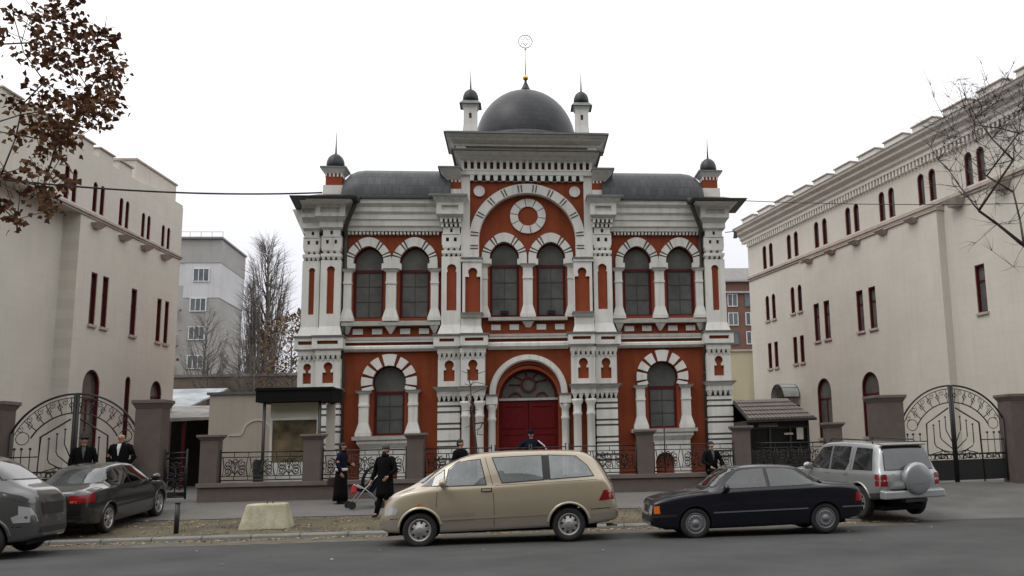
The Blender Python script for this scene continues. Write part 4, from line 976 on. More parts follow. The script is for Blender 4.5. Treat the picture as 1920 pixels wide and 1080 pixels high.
# wicket standing ajar
t = thing('wicket_gate', 'narrow black wicket gate of iron scrolls beside the tall left pier', 'gate', (-10.05, FY, 0.64), 0)
f = MB(); z0 = 0.78
for z in (z0, z0+0.12, z0+1.05, z0+1.2): f.tube([(-10.02, FY, z), (-9.40, FY-0.18, z)], 0.022, 6)
for x, y in ((-10.02, FY), (-9.40, FY-0.18)): f.tube([(x, y, z0-0.06), (x, y, z0+1.3)], 0.028, 6)
f.box(-10.0, -9.42, FY-0.10, FY-0.085, z0, z0+0.10)
part(f, 'frame', m_iron, t)
f = MB(); scrolls(f, -9.99, -9.43, z0+0.14, z0+1.03, FY-0.09, r=0.015); part(f, 'scrollwork', m_iron, t)
def big_gate(cx, hw, lab):
    z0 = G(cx, FY)+0.04; zt = zr(cx)+3.53; rise = 1.05
    t = thing('arched_gate', lab, 'gate', (cx, FY, z0), 0, 'arched iron gates')
    ra = (hw*hw+rise*rise)/(2*rise); zc = zt-ra
    th = math.degrees(math.asin(hw/ra))
    def P(rr, a): return (cx+rr*math.sin(R(a)), FY, zc+rr*math.cos(R(a)))
    ri = ra-0.52
    for s in (-1, 1):
        f = MB()
        f.tube([P(ra, s*th*i/14) for i in range(15)], 0.030, 6)
        f.tube([P(ra-0.10, s*th*i/14) for i in range(15)], 0.012, 4)
        ti = 62
        f.tube([P(ri, s*ti*i/12) for i in range(13)], 0.020, 6)
        for k in range(5):
            a = s*(5+11.5*k)
            f.tube([P(ri, a), P(ra-0.10, a)], 0.013, 4)
            m_ = P((ri+ra)/2-0.04, a); f.tube([(m_[0]-0.06, FY, m_[2]), (m_[0], FY, m_[2]+0.09), (m_[0]+0.06, FY, m_[2]), (m_[0], FY, m_[2]-0.09), (m_[0]-0.06, FY, m_[2])], 0.014, 4)
            q = P(ra-0.10, a+s*5.5); f.tube(spiral(q[0], q[2]-0.10, 0.085, 60, 1.2, s, FY, 10), 0.010, 4)
        f.tube([(cx+s*hw, FY, z0), (cx+s*hw, FY, zt-rise)], 0.035, 6)
        f.tube([(cx+s*0.035, FY, z0), (cx+s*0.035, FY, zt)], 0.045, 6)
        # panel with the seven branched lamp, half on each leaf
        zb = zr(cx)+1.42
        f.tube([(cx+s*0.90, FY, z0), (cx+s*0.86, FY, zb+0.95), (cx+s*0.12, FY, zb+1.42)], 0.026, 6)
        for k, (xo, zo) in enumerate(((0.24, 0.62), (0.44, 0.42), (0.64, 0.22))):
            f.tube([(cx+s*0.06, FY, zb+zo-0.26), (cx+s*(xo-0.05), FY, zb+zo+0.02), (cx+s*xo, FY, zb+zo+0.12), (cx+s*xo, FY, zb+1.10-0.12*k)], 0.016, 6)
            f.sphere((cx+s*xo, FY, zb+1.14-0.12*k), 0.034, 4)
        f.tube([(cx+s*0.06, FY, zb+0.05), (cx+s*0.35, FY, zb+0.12), (cx+s*0.75, FY, zb+0.02)], 0.015, 4)
        f.tube(spiral(cx+s*0.45, zb-0.02, 0.16, 90, 1.2, s, FY), 0.013, 4)
        for xo in (1.10, 1.32, 1.5):
            f.tube([(cx+s*xo, FY, zb-0.05), (cx+s*xo, FY, zb+0.62)], 0.013, 4); f.sphere((cx+s*xo, FY, zb+0.64), 0.04, 4)
        f.tube([(cx+s*1.32+0.17*math.cos(a*math.pi/6), FY, zb+0.92+0.17*math.sin(a*math.pi/6)) for a in range(13)], 0.012, 4)
        f.tube([(cx+s*0.9, FY, zb+0.42), (cx+s*hw, FY, zb+0.42)], 0.018, 6)
        f.tube([(cx+s*0.04, FY, zb), (cx+s*hw, FY, zb)], 0.030, 6)
        lf = part(f, 'gate_leaf', m_iron, t)
        g = MB(); a, b_ = sorted((cx+s*0.08, cx+s*(hw-0.04)))
        scrolls(g, a, b_, z0+0.70, zb-0.02, FY, r=0.014); part(g, 'scrollwork', m_iron, lf)
        g = MB(); g.box(a, b_, FY-0.01, FY+0.01, z0+0.06, z0+0.68); part(g, 'kick_plate', m_iron, lf)
big_gate(-12.42, 1.62, 'arched black iron gate with a seven branched lamp, at the left behind the two men')
big_gate(13.02, 1.66, 'arched black iron gate with a seven branched lamp, at the right behind the off-roader')
pier(-14.45, 0.68, 3.33, 0.24, 'tall granite gate pier at the outer side of the left arched gate')
pier(15.15, 0.8, 3.24, 0.22, 'tall granite gate pier at the outer side of the right arched gate')

# ---------------------------------------------------------------- noticeboard shelter
NB = thing('notice_shelter', 'glazed noticeboard shelter with a black flat roof on thin black posts behind the fence', 'shelter', (-6.8, -3.3, 0.6))
c = MB(); c.box(-7.90, -5.74, -3.75, -2.2, 3.37, 3.78); c.box(-7.93, -5.71, -3.78, -2.17, 3.70, 3.76); part(c, 'roof', M('matt_black_fascia', (0.006, 0.006, 0.006), 0.8, 0.1, spec=0.15), NB)
for x, y in ((-7.68, -3.6), (-6.12, -3.6), (-7.68, -2.4), (-6.0, -2.4)): c = MB(); c.tube([(x, y, 0.6), (x, y, 3.37)], 0.045, 8); part(c, 'post', m_gutter, NB)
c = MB(); c.box(-7.60, -6.20, -3.2, -3.1, 2.93, 3.36); part(c, 'fascia', M('cream_board', (0.56, 0.55, 0.42), 0.7, 0.05), NB)
c = MB(); c.slab(rect(-7.60, -6.20, 0.75, 2.92), [rect(-7.53, -6.27, 1.62, 2.85)], -3.24, -3.1); fb_ = part(c, 'case', m_white, NB)
c = MB(); c.box(-7.56, -6.24, -3.19, -3.17, 1.6, 2.87); part(c, 'glass', M('display_glass', (0.050, 0.050, 0.042), 0.05, 0.9, 0.7, col2=(0.15, 0.115, 0.06), spec=0.9), fb_)
c = MB(); c.box(-6.05, -5.80, -3.0, -2.9, 0.7, 3.3); part(c, 'side_panel', m_anx, NB)
c = MB(); c.box(-7.86, -7.64, -3.85, -3.68, 1.08, 1.72); part(c, 'meter_box', m_gutter, NB)

# ---------------------------------------------------------------- tiled kiosk
KI = thing('kiosk', 'dark guard kiosk with a brown tiled pitched roof beside the fence on the right', 'kiosk', (8, -1.5, 0.55))
m_tile = M('brown_metal_tile', (0.115, 0.095, 0.085), 0.6, 0.2, 3, 0.3, 15)
m_kio = M('dark_kiosk_board', (0.018, 0.016, 0.015), 0.5, 0.3, 4)
fl, fr2 = (7.02, -2.6, 2.54), (9.22, -2.6, 2.56); bl, br_ = (7.02, -0.4, 3.26), (8.9, -0.4, 3.26)
c = MB(); n = 17
for i in range(n):
    for j in range(5):
        u0, u1, v0, v1 = i/n, (i+0.82)/n, j/5, (j+1.06)/5
        def Pq(u, v, dz): return tuple((fl[k]*(1-u)+fr2[k]*u)*(1-v)+(bl[k]*(1-u)+br_[k]*u)*v+(dz if k == 2 else 0) for k in range(3))
        c.hexa([Pq(u0, v0, -0.02), Pq(u1, v0, -0.02), Pq(u1, v1, -0.02), Pq(u0, v1, -0.02)], [Pq(u0, v0, 0.045), Pq(u1, v0, 0.045), Pq(u1, v1, 0.0), Pq(u0, v1, 0.0)])
c.hexa([(6.98, -2.62, 2.44), (9.26, -2.62, 2.46), (8.94, -0.38, 3.17), (6.98, -0.38, 3.17)], [(6.98, -2.62, 2.52), (9.26, -2.62, 2.54), (8.94, -0.38, 3.24), (6.98, -0.38, 3.24)], 1)
c.hexa([(6.98, -0.38, 3.17), (8.94, -0.38, 3.17), (9.2, 1.6, 2.44), (6.98, 1.6, 2.44)], [(6.98, -0.38, 3.24), (8.94, -0.38, 3.24), (9.2, 1.6, 2.52), (6.98, 1.6, 2.52)], 1)
part(c, 'roof', [m_tile, m_kio], KI)
c = MB(); c.box(7.05, 9.05, -2.35, -2.30, 0.5, 1.55); c.box(7.05, 9.05, -2.36, -2.28, 2.22, 2.46); c.box(7.0, 7.06, -2.3, 1.4, 0.5, 2.5); c.box(9.0, 9.06, -2.35, 1.4, 0.5, 2.5); c.box(7.0, 9.06, 1.3, 1.4, 0.5, 2.5)
for x in (7.02, 7.7, 8.38, 8.98): c.box(x, x+0.07, -2.40, -2.33, 0.5, 2.46)
part(c, 'body', m_kio, KI)
c = MB(); c.box(7.06, 9.0, -2.30, -2.28, 1.55, 2.22); part(c, 'window', M('kiosk_glass', (0.012, 0.012, 0.012), 0.12, 0.3, spec=0.4), KI)
for x0, x1, z0, z1, mm in ((7.35, 8.0, 2.28, 2.40, M('faded_notice', (0.16, 0.15, 0.10), 0.7)), (8.62, 8.84, 1.86, 2.24, M('paper_notice', (0.40, 0.37, 0.30), 0.8)), (8.2, 8.5, 2.02, 2.08, m_sill)):
    c = MB(); c.box(x0, x1, -2.415, -2.405, z0, z1); part(c, 'notice', mm, KI)

# ---------------------------------------------------------------- small things on the verge
p = at(500, 997, -9.75); cx, cy = p.x, -9.75; z0 = G(cx, cy)-0.02
CB = thing('concrete_block', 'yellowish tapered concrete block with a rusty lifting loop on the verge', 'concrete block', (cx, cy, z0))
m_cb = M('stained_concrete', (0.38, 0.36, 0.25), 0.9, 0.25, 3.5, 0.5, 25, streak=0.45, fine=0.25)
c = MB(); n = 8
def octo(hx, hy, ch, z): return [(cx+x, cy+y, z) for x, y in ((-hx+ch, -hy), (hx-ch, -hy), (hx, -hy+ch), (hx, hy-ch), (hx-ch, hy), (-hx+ch, hy), (-hx, hy-ch), (-hx, -hy+ch))]
vs = octo(0.55, 0.42, 0.12, z0)+octo(0.545, 0.415, 0.12, z0+0.03)+octo(0.42, 0.30, 0.11, z0+0.53)+octo(0.39, 0.27, 0.10, z0+0.55)
fs = [(i*8+k, i*8+(k+1) % 8, (i+1)*8+(k+1) % 8, (i+1)*8+k) for i in range(3) for k in range(8)]+[tuple(range(24, 32)), tuple(range(7, -1, -1))]
c.add(vs, fs); part(c, 'block', m_cb, CB, bevel=0.012)
c = MB(); c.tube([(cx+0.05+0.07*math.cos(a*math.pi/6), cy, z0+0.54+0.09*math.sin(a*math.pi/6)) for a in range(7)], 0.014, 6); part(c, 'lifting_loop', M('rusty_iron', (0.12, 0.045, 0.02), 0.8), CB)
p = at(330, 1000, -10.35); x = p.x; z0 = G(x, -10.35)-0.05
BO = thing('bollard', 'short black post leaning slightly on the verge near the grey saloon', 'bollard', (x, -10.35, z0))
c = MB(); c.tube([(x, -10.35, z0), (x+0.006, -10.35, z0+0.69)], 0.052, 10); part(c, 'post', m_iron, BO)
c = MB(); c.lathe([(0.058, 0.685), (0.058, 0.715), (0.03, 0.725)], (x+0.006, -10.35, z0), 10); part(c, 'cap', m_gutter, BO)
# floodlight on the right eave
c = MB(); c.tube([(7.0, -0.3, 9.22), (7.32, -0.5, 9.22)], 0.015, 5); c.frus(7.26, 7.38, -0.58, -0.40, 8.98, 7.29, 7.36, -0.55, -0.43, 9.2)
part(c, 'floodlight', m_gutter, SYN)
# ---------------------------------------------------------------- vehicles
from mathutils.bvhtree import BVHTree
m_tyre = M('tyre', (0.016, 0.016, 0.016), 0.85, 0.2, 6)
m_rim = M('alloy', (0.42, 0.41, 0.40), 0.38, 0.1, metal=0.6)
m_hub = M('grey_hubcap', (0.20, 0.20, 0.21), 0.45, 0.1, metal=0.5)
m_blk = M('black_plastic', (0.016, 0.016, 0.017), 0.5)
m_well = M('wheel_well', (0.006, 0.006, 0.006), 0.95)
m_cgl = M('car_glass', (0.018, 0.021, 0.022), 0.04, 0.3, spec=0.9)
m_lens_r = M('red_lens', (0.20, 0.004, 0.005), 0.25, 0.1, spec=0.4)
m_lens_o = M('amber_lens', (0.62, 0.13, 0.012), 0.25, 0.1, spec=0.4)
m_lens_w = M('clear_lens', (0.36, 0.37, 0.37), 0.1, 0.1, coat=1.0, spec=0.8)
m_chrome = M('chrome', (0.55, 0.55, 0.55), 0.15, 0.05, metal=1.0)
def paint(name, col, metal=0.5, rough=0.35): return M(name, col, rough, 0.05, 1.2, metal=metal, coat=1.0, spec=0.5)

def pchip(pts, x):
    n = len(pts)
    if x <= pts[0][0]: return pts[0][1]
    if x >= pts[-1][0]: return pts[-1][1]
    h = [pts[i+1][0]-pts[i][0] for i in range(n-1)]; d = [(pts[i+1][1]-pts[i][1])/h[i] for i in range(n-1)]
    m = [d[0]]+[0 if d[i-1]*d[i] <= 0 else 2*d[i-1]*d[i]/(d[i-1]+d[i]) for i in range(1, n-1)]+[d[-1]]
    for i in range(n-1):
        if x <= pts[i+1][0]:
            t = (x-pts[i][0])/h[i]; a, b = pts[i][1], pts[i+1][1]
            return a*(1+2*t)*(1-t)**2+m[i]*h[i]*t*(1-t)**2+b*t*t*(3-2*t)+m[i+1]*h[i]*t*t*(t-1)
def section(S, x):
    g = lambda k: pchip(S[k], x)
    zt, zw, wr, wb, wm, wl, zb = [g(k) for k in ('zt', 'zw', 'wr', 'wb', 'wm', 'wl', 'zb')]
    zw = min(zw, zt-0.03)
    zm = zb+(zw-zb)*S.get('mid', 0.55); dr = min(0.10, (zt-zw)*0.45)
    P = [(0, zb), (wl-0.10, zb), (wl-0.02, zb+0.03), (wl, zb+0.10), (wm, zm), (wm*0.35+wb*0.65+0.012, zw-(zw-zm)*0.22), (wb, zw),
         (wb*0.5+wr*0.5+0.012, zw+(zt-dr-zw)*0.5), (wr, zt-dr), (wr-0.07, zt-dr*0.35), (wr*0.6, zt-dr*0.08), (0, zt)]
    out = []
    for i in range(len(P)-1):
        p0 = P[max(i-1, 0)]; p1 = P[i]; p2 = P[i+1]; p3 = P[min(i+2, len(P)-1)]
        for k in range(3):
            t = k/3; f = lambda a, b, c, d: 0.5*(2*b+(c-a)*t*0.8+(2*a-5*b+4*c-d)*0*t+((-a+b*1-c*1+d)*0))
            # cubic Hermite with reduced tangents keeps the creases of the shoulder line
            m1 = ((p2[0]-p0[0])*0.32, (p2[1]-p0[1])*0.32); m2 = ((p3[0]-p1[0])*0.32, (p3[1]-p1[1])*0.32)
            h1, h2, h3, h4 = 2*t**3-3*t*t+1, t**3-2*t*t+t, -2*t**3+3*t*t, t**3-t*t
            out.append((max(0, h1*p1[0]+h2*m1[0]+h3*p2[0]+h4*m2[0]), h1*p1[1]+h2*m1[1]+h3*p2[1]+h4*m2[1]))
    out.append(P[-1]); return out
def car_body(S, mats, root, axles, ra, zax, lower=None, cabin=None):
    x0, x1 = S['zt'][0][0], S['zt'][-1][0]
    xs = set(round(x0+(x1-x0)*i/56, 4) for i in range(57))
    for e, d in ((x0, 1), (x1, -1)):
        for k in (0.012, 0.03, 0.06, 0.1): xs.add(round(e+d*k, 4))
    xs = sorted(xs); b = MB(); K = None; vs = []
    for x in xs:
        q = section(S, x); K = len(q)
        full = [(x, -y, z) for y, z in q]+[(x, y, z) for y, z in reversed(q[1:-1])]
        vs += full
    L = 2*K-2; n = len(xs)
    fs = [(i*L+j, i*L+(j+1) % L, (i+1)*L+(j+1) % L, (i+1)*L+j) for i in range(n-1) for j in range(L)]
    fs += [tuple(range(L)), tuple((n-1)*L+j for j in reversed(range(L)))]
    b.add(vs, fs, 0, True)
    o = b.build('body', mats, root)
    bm = bmesh.new(); bm.from_mesh(o.data); bmesh.ops.triangulate(bm, faces=bm.faces[:]); bvh = BVHTree.FromBMesh(bm); bm.free()
    W = max(v[1] for v in S['wm'])
    cut = MB()
    for ax in axles:
        for s in (1, -1):
            pts = [(ax+ra*math.cos(2*math.pi*k/32), zax+ra*math.sin(2*math.pi*k/32)) for k in range(32)]
            ya, yb = sorted((s*(W-0.34), s*(W+0.3)))
            cut.add([(x, ya, z) for x, z in pts]+[(x, yb, z) for x, z in pts], [tuple(range(32)), tuple(range(63, 31, -1))]+[(k, k+32, (k+1) % 32+32, (k+1) % 32) for k in range(32)], 1)
    cos = [cut.build('cutter', mats, root)]
    if cabin:                                   # hollow out the passenger space and open the windows
        xa, xb, zf = cabin['room']; q = MB(); n = 18; vs = []
        for i in range(n+1):
            x = xa+(xb-xa)*i/n; g = lambda k: pchip(S[k], x); zt, zw = g('zt')-0.06, g('zw')
            zt = max(zt, zf+0.12); zw = min(zw, zt-0.05); wb, wr = g('wb')-0.075, min(g('wr'), g('wb'))-0.075
            if zt-zw < 0.12: wr = wb-0.04
            half = [(wb-0.03, zf), (wb, zw-0.1 if zw-0.1 > zf+0.02 else zf+0.02), (wb-0.005, zw), (wr, zt-0.04), (wr-0.10, zt)]
            vs += [(x, -y, z) for y, z in half]+[(x, y, z) for y, z in reversed(half)]
        L_ = 10; q.add(vs, [(i*L_+j, i*L_+(j+1) % L_, (i+1)*L_+(j+1) % L_, (i+1)*L_+j) for i in range(n) for j in range(L_)]+[tuple(range(L_)), tuple(n*L_+j for j in reversed(range(L_)))], 1)
        cos.append(q.build('cutter', mats, root))
        q = MB()
        for w_ in cabin['side']: q.add([(x, -1.5, z) for x, z in w_]+[(x, 1.5, z) for x, z in w_], [tuple(range(len(w_))), tuple(range(2*len(w_)-1, len(w_)-1, -1))]+[(k, (k+1) % len(w_), (k+1) % len(w_)+len(w_), k+len(w_)) for k in range(len(w_))], 1)
        cos.append(q.build('cutter', mats, root)); xm = (xa+xb)/2
        q = MB(); q.add([(xm+0.15, y, z) for y, z in cabin['front']]+[(3.2, y, z) for y, z in cabin['front']], [(0, 1, 2, 3), (7, 6, 5, 4), (0, 4, 5, 1), (1, 5, 6, 2), (2, 6, 7, 3), (3, 7, 4, 0)], 1)
        q.add([(-3.2, y, z) for y, z in cabin['rear']]+[(xm-0.15, y, z) for y, z in cabin['rear']], [(0, 1, 2, 3), (7, 6, 5, 4), (0, 4, 5, 1), (1, 5, 6, 2), (2, 6, 7, 3), (3, 7, 4, 0)], 1)
        cos.append(q.build('cutter', mats, root))
    for co in cos: md = o.modifiers.new('b', 'BOOLEAN'); md.object = co; md.operation = 'DIFFERENCE'; md.solver = 'EXACT'
    dg = bpy.context.evaluated_depsgraph_get(); me = bpy.data.meshes.new_from_object(o.evaluated_get(dg))
    o.modifiers.clear(); o.data = me
    for co in cos: bpy.data.objects.remove(co)
    for p in me.polygons:
        c = p.center; p.use_smooth = True
        if p.material_index == 1: continue
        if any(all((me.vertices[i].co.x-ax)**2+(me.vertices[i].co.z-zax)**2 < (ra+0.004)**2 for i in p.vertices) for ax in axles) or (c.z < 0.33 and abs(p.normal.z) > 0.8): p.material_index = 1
        elif lower and lower(c): p.material_index = 2
    me.set_sharp_from_angle(angle=R(32))
    return o, bvh
def panel(bvh, poly, axis, s, name, mat, par, off=0.005, step=0.10, hole_=None):
    """a piece of glass, lamp or trim: a 2D outline pressed on to the body surface"""
    bm = bmesh.new(); vv = [bm.verts.new((p[0], p[1], 0)) for p in poly]
    if hole_ is None: bm.faces.new(vv)
    else:
        hv = [bm.verts.new((p[0], p[1], 0)) for p in hole_]; k_ = len(vv)
        for i in range(k_): bm.faces.new((vv[i], vv[(i+1) % k_], hv[(i+1) % k_], hv[i]))
    for k in (0, 1):
        lo, hi = min(p[k] for p in poly), max(p[k] for p in poly); c = lo+step*0.5
        while c < hi:
            no = (1, 0, 0) if k == 0 else (0, 1, 0); bmesh.ops.bisect_plane(bm, geom=bm.verts[:]+bm.edges[:]+bm.faces[:], plane_co=tuple(a*c for a in no), plane_no=no); c += step
    bad = []; nsum = Vector()
    for v in bm.verts:
        a, b = v.co.x, v.co.y
        if axis == 'y': o_, d_ = Vector((a, s*3, b)), Vector((0, -s, 0))
        elif axis == 'x': o_, d_ = Vector((s*6, a, b)), Vector((-s, 0, 0))
        else: o_, d_ = Vector((a, b, 5)), Vector((0, 0, -1))
        h, nrm, _, _ = bvh.ray_cast(o_, d_)
        if h is None: bad.append(v); continue
        if nrm.dot(d_) > 0: nrm = -nrm
        v.co = h+nrm*off; nsum += nrm
    if bad: bmesh.ops.delete(bm, geom=bad, context='VERTS')
    bm.normal_update()
    if sum((f.normal*f.calc_area() for f in bm.faces), Vector()).dot(nsum) < 0: bmesh.ops.reverse_faces(bm, faces=bm.faces[:])
    me = bpy.data.meshes.new(name); bm.to_mesh(me); bm.free()
    for p in me.polygons: p.use_smooth = True
    me.materials.append(mat); o = bpy.data.objects.new(name, me); COL.objects.link(o); o.parent = par; ORG[o.name] = Vector()
    return o
def grow(poly, d):
    cx = sum(p[0] for p in poly)/len(poly); cy = sum(p[1] for p in poly)/len(poly); out = []
    n = len(poly); ar = sum(poly[i][0]*poly[(i+1) % n][1]-poly[(i+1) % n][0]*poly[i][1] for i in range(n))
    sg = 1 if ar > 0 else -1
    for i in range(n):
        a, b, c = Vector(poly[i-1]), Vector(poly[i]), Vector(poly[(i+1) % n])
        e1 = (b-a).normalized(); e2 = (c-b).normalized(); n1 = Vector((e1.y, -e1.x))*sg; n2 = Vector((e2.y, -e2.x))*sg
        k = (n1+n2); k = k/max(0.35, (1+n1.dot(n2))); out.append((b.x+k.x*d, b.y+k.y*d))
    return out
def ribbon(path, w):
    a = [Vector(p) for p in path]; l = []; r = []
    for i, p in enumerate(a):
        d = (a[min(i+1, len(a)-1)]-a[max(i-1, 0)]).normalized(); n = Vector((-d.y, d.x))*w/2; l.append(tuple(p+n)); r.append(tuple(p-n))
    return l+r[::-1]
def glazing(bvh, poly, axis, s, name, par, glass, rub=0.018):
    f = panel(bvh, grow(poly, rub), axis, s, name, m_blk, par, 0.003, 0.10, grow(poly, -0.006))
    panel(bvh, poly, axis, s, 'pane', glass, f, 0.008); return f
def seam(bvh, path, axis, s, par, name='seam', mat=None, w=0.009, off=0.003): return panel(bvh, ribbon(path, w), axis, s, name, mat or m_well, par, off, 0.25)
def wheel(root, x, y, r, rim_r, kind, wd=0.20, steer=0.0):
    """tyre and rim turned about y; the outer face looks to the sign of y"""
    s = 1 if y > 0 else -1
    def turn(mb, prof, n=36, m=0):               # prof (radius, offset outwards)
        vs = []; fs = []
        for rr, o in prof:
            for k in range(n): a = 2*math.pi*k/n; vs.append((x+rr*math.cos(a), y+s*o, r+rr*math.sin(a)))
        for i in range(len(prof)-1):
            for k in range(n): fs.append((i*n+k, i*n+(k+1) % n, (i+1)*n+(k+1) % n, (i+1)*n+k))
        mb.add(vs, fs, m, True)
    t = MB(); turn(t, [(rim_r-0.01, -wd), (r-0.03, -wd), (r, -wd+0.03), (r, -0.035), (r-0.02, -0.008), (r-0.05, 0.0), (rim_r+0.01, -0.008), (rim_r-0.008, -0.02)]); tyre = t.build('wheel', m_tyre, root)
    m = MB(); turn(m, [(rim_r, -0.012), (rim_r-0.015, -0.006), (rim_r-0.03, -0.02), (rim_r-0.04, -0.06)])
    if kind == 'steel':
        turn(m, [(rim_r-0.035, -0.055), (rim_r-0.07, -0.028), (rim_r*0.42, -0.022), (rim_r*0.34, -0.008), (rim_r*0.18, 0.0), (0.001, 0.0)])
    elif kind == 'disc':
        turn(m, [(rim_r-0.035, -0.02), (rim_r-0.06, -0.008), (rim_r*0.60, -0.004), (rim_r*0.52, -0.012), (rim_r*0.30, -0.010), (rim_r*0.26, 0.004), (0.001, 0.006)])
    elif kind == 'spokes':
        turn(m, [(rim_r*0.30, -0.03), (rim_r*0.24, -0.006), (0.001, -0.003)])
        for k in range(5):
            a = 2*math.pi*k/5+0.3
            for da in (-0.16, 0.16):
                c0, c1 = a+da*0.6, a+da*1.35
                pts = [(rim_r*0.22, c0-0.22), (rim_r*0.97, c1-0.10), (rim_r*0.97, c1+0.10), (rim_r*0.22, c0+0.22)]
                m.hexa([(x+q*math.cos(t_), y-s*0.045, r+q*math.sin(t_)) for q, t_ in pts], [(x+q*math.cos(t_), y-s*(0.012 if q < 0.1 else 0.022), r+q*math.sin(t_)) for q, t_ in pts])
    rm = m.build('rim', m_hub if kind == 'disc' else m_rim, tyre)
    d = MB(); turn(d, [(rim_r-0.03, -0.065), (0.001, -0.065)])
    if kind == 'steel':
        for k in range(8):
            a = 2*math.pi*k/8+0.2; d.cyly(y-s*0.03, y-s*0.0245, x+rim_r*0.66*math.cos(a), r+rim_r*0.66*math.sin(a), rim_r*0.115, 8)
    if kind == 'disc':
        for k in range(14):
            a = 2*math.pi*k/14; d.cyly(y-s*0.02, y-s*0.0035, x+rim_r*0.68*math.cos(a), r+rim_r*0.68*math.sin(a), rim_r*0.055, 6)
    d.build('brake_disc', m_well, tyre)
    return tyre
def mirror(root, x, y, z, mat, s):
    b = MB(); b.sphere((x, y+s*0.11, z), 0.12, 6, 0, 0.6, 1.05, 0.75); b.tube([(x-0.01, y-s*0.06, z-0.07), (x, y+s*0.07, z-0.04)], 0.035, 6); return b.build('wing_mirror', mat, root)
def arch_trim(root, bvh, ax, zax, ra, s, mat, w=0.05, a0=8, a1=172):
    pts_i = [(ax+ra*math.cos(R(a)), zax+ra*math.sin(R(a))) for a in range(a0, a1+1, 8)]; pts_o = [(ax+(ra+w)*math.cos(R(a)), zax+(ra+w)*math.sin(R(a))) for a in range(a0, a1+1, 8)]
    vs = []; ok = True
    for (xi, zi), (xo, zo) in zip(pts_i, pts_o):
        h1 = bvh.ray_cast(Vector((xi, s*3, zi)), Vector((0, -s, 0)))[0]; h2 = bvh.ray_cast(Vector((xo, s*3, zo)), Vector((0, -s, 0)))[0]
        if h1 is None or h2 is None: continue
        vs += [(xi, h1.y-s*0.05, zi), (xi, h1.y+s*0.022, zi), ((xi*0.5+xo*0.5), (h1.y+h2.y)/2+s*0.022, (zi+zo)/2), (xo, h2.y-s*0.004, zo)]
    n = len(vs)//4; b = MB(); b.add(vs, [(i*4+j, i*4+j+1, i*4+j+5, i*4+j+4) for i in range(n-1) for j in range(3)], 0, True); return b.build('wheel_arch', mat, root)

m_seat = M('seat_cloth', (0.035, 0.035, 0.038), 0.9, 0.2, 8)
def car_seats(root, spots, z0, k, xw):
    for x, y in spots:
        b = MB(); b.frus(x-0.22, x+0.24, y-0.22, y+0.22, z0, x-0.22, x+0.26, y-0.24, y+0.24, z0+0.16*k)
        b.hexa([(x-0.26, y-0.23, z0+0.1), (x-0.12, y-0.23, z0+0.1), (x-0.12, y+0.23, z0+0.1), (x-0.26, y+0.23, z0+0.1)], [(x-0.38, y-0.20, z0+0.66*k), (x-0.28, y-0.20, z0+0.66*k), (x-0.28, y+0.20, z0+0.66*k), (x-0.38, y+0.20, z0+0.66*k)])
        b.hexa([(x-0.38, y-0.12, z0+0.69*k), (x-0.30, y-0.12, z0+0.69*k), (x-0.30, y+0.12, z0+0.69*k), (x-0.38, y+0.12, z0+0.69*k)], [(x-0.39, y-0.10, z0+0.85*k), (x-0.32, y-0.10, z0+0.85*k), (x-0.32, y+0.10, z0+0.85*k), (x-0.39, y+0.10, z0+0.85*k)])
        b.build('seat', m_seat, root, bevel=0.03)
    b = MB(); b.box(xw-0.02, xw+0.30, -0.66, 0.66, z0, z0+0.42*k); b.build('dashboard', m_blk, root, bevel=0.04)
    b = MB(); c = Vector((xw-0.14, 0.36, z0+0.46*k)); b.tube([(c.x+0.09*math.sin(a*math.pi/8), c.y+0.18*math.cos(a*math.pi/8), c.z+0.16*math.sin(a*math.pi/8)) for a in range(17)], 0.016, 6); b.build('steering_wheel', m_blk, root)
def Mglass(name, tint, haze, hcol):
    """tinted car glass: lets the cabin show through, mirrors the street, a patchy diffuse haze mixed in"""
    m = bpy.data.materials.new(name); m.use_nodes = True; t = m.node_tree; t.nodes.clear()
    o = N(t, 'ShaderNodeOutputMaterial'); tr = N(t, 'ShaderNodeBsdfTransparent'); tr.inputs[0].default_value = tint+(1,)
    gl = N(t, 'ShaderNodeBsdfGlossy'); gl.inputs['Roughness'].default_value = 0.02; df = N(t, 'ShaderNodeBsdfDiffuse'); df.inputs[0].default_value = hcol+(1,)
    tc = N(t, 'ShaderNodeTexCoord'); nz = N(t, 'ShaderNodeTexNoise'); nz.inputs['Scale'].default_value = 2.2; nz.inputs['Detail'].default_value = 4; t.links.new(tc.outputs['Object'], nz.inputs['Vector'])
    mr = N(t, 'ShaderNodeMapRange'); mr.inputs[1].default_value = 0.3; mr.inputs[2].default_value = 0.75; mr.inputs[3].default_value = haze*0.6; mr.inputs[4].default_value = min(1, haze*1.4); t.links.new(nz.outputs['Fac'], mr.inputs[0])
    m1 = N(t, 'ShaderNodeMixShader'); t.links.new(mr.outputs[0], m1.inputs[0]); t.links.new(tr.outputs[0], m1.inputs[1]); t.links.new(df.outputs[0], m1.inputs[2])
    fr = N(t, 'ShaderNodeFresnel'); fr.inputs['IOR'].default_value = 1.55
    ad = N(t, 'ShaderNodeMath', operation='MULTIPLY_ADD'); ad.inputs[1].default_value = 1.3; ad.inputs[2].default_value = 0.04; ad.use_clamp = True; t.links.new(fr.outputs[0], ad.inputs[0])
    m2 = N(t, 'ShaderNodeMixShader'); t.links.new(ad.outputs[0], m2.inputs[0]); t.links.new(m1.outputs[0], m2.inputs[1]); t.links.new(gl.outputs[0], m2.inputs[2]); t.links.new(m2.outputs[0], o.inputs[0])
    return m
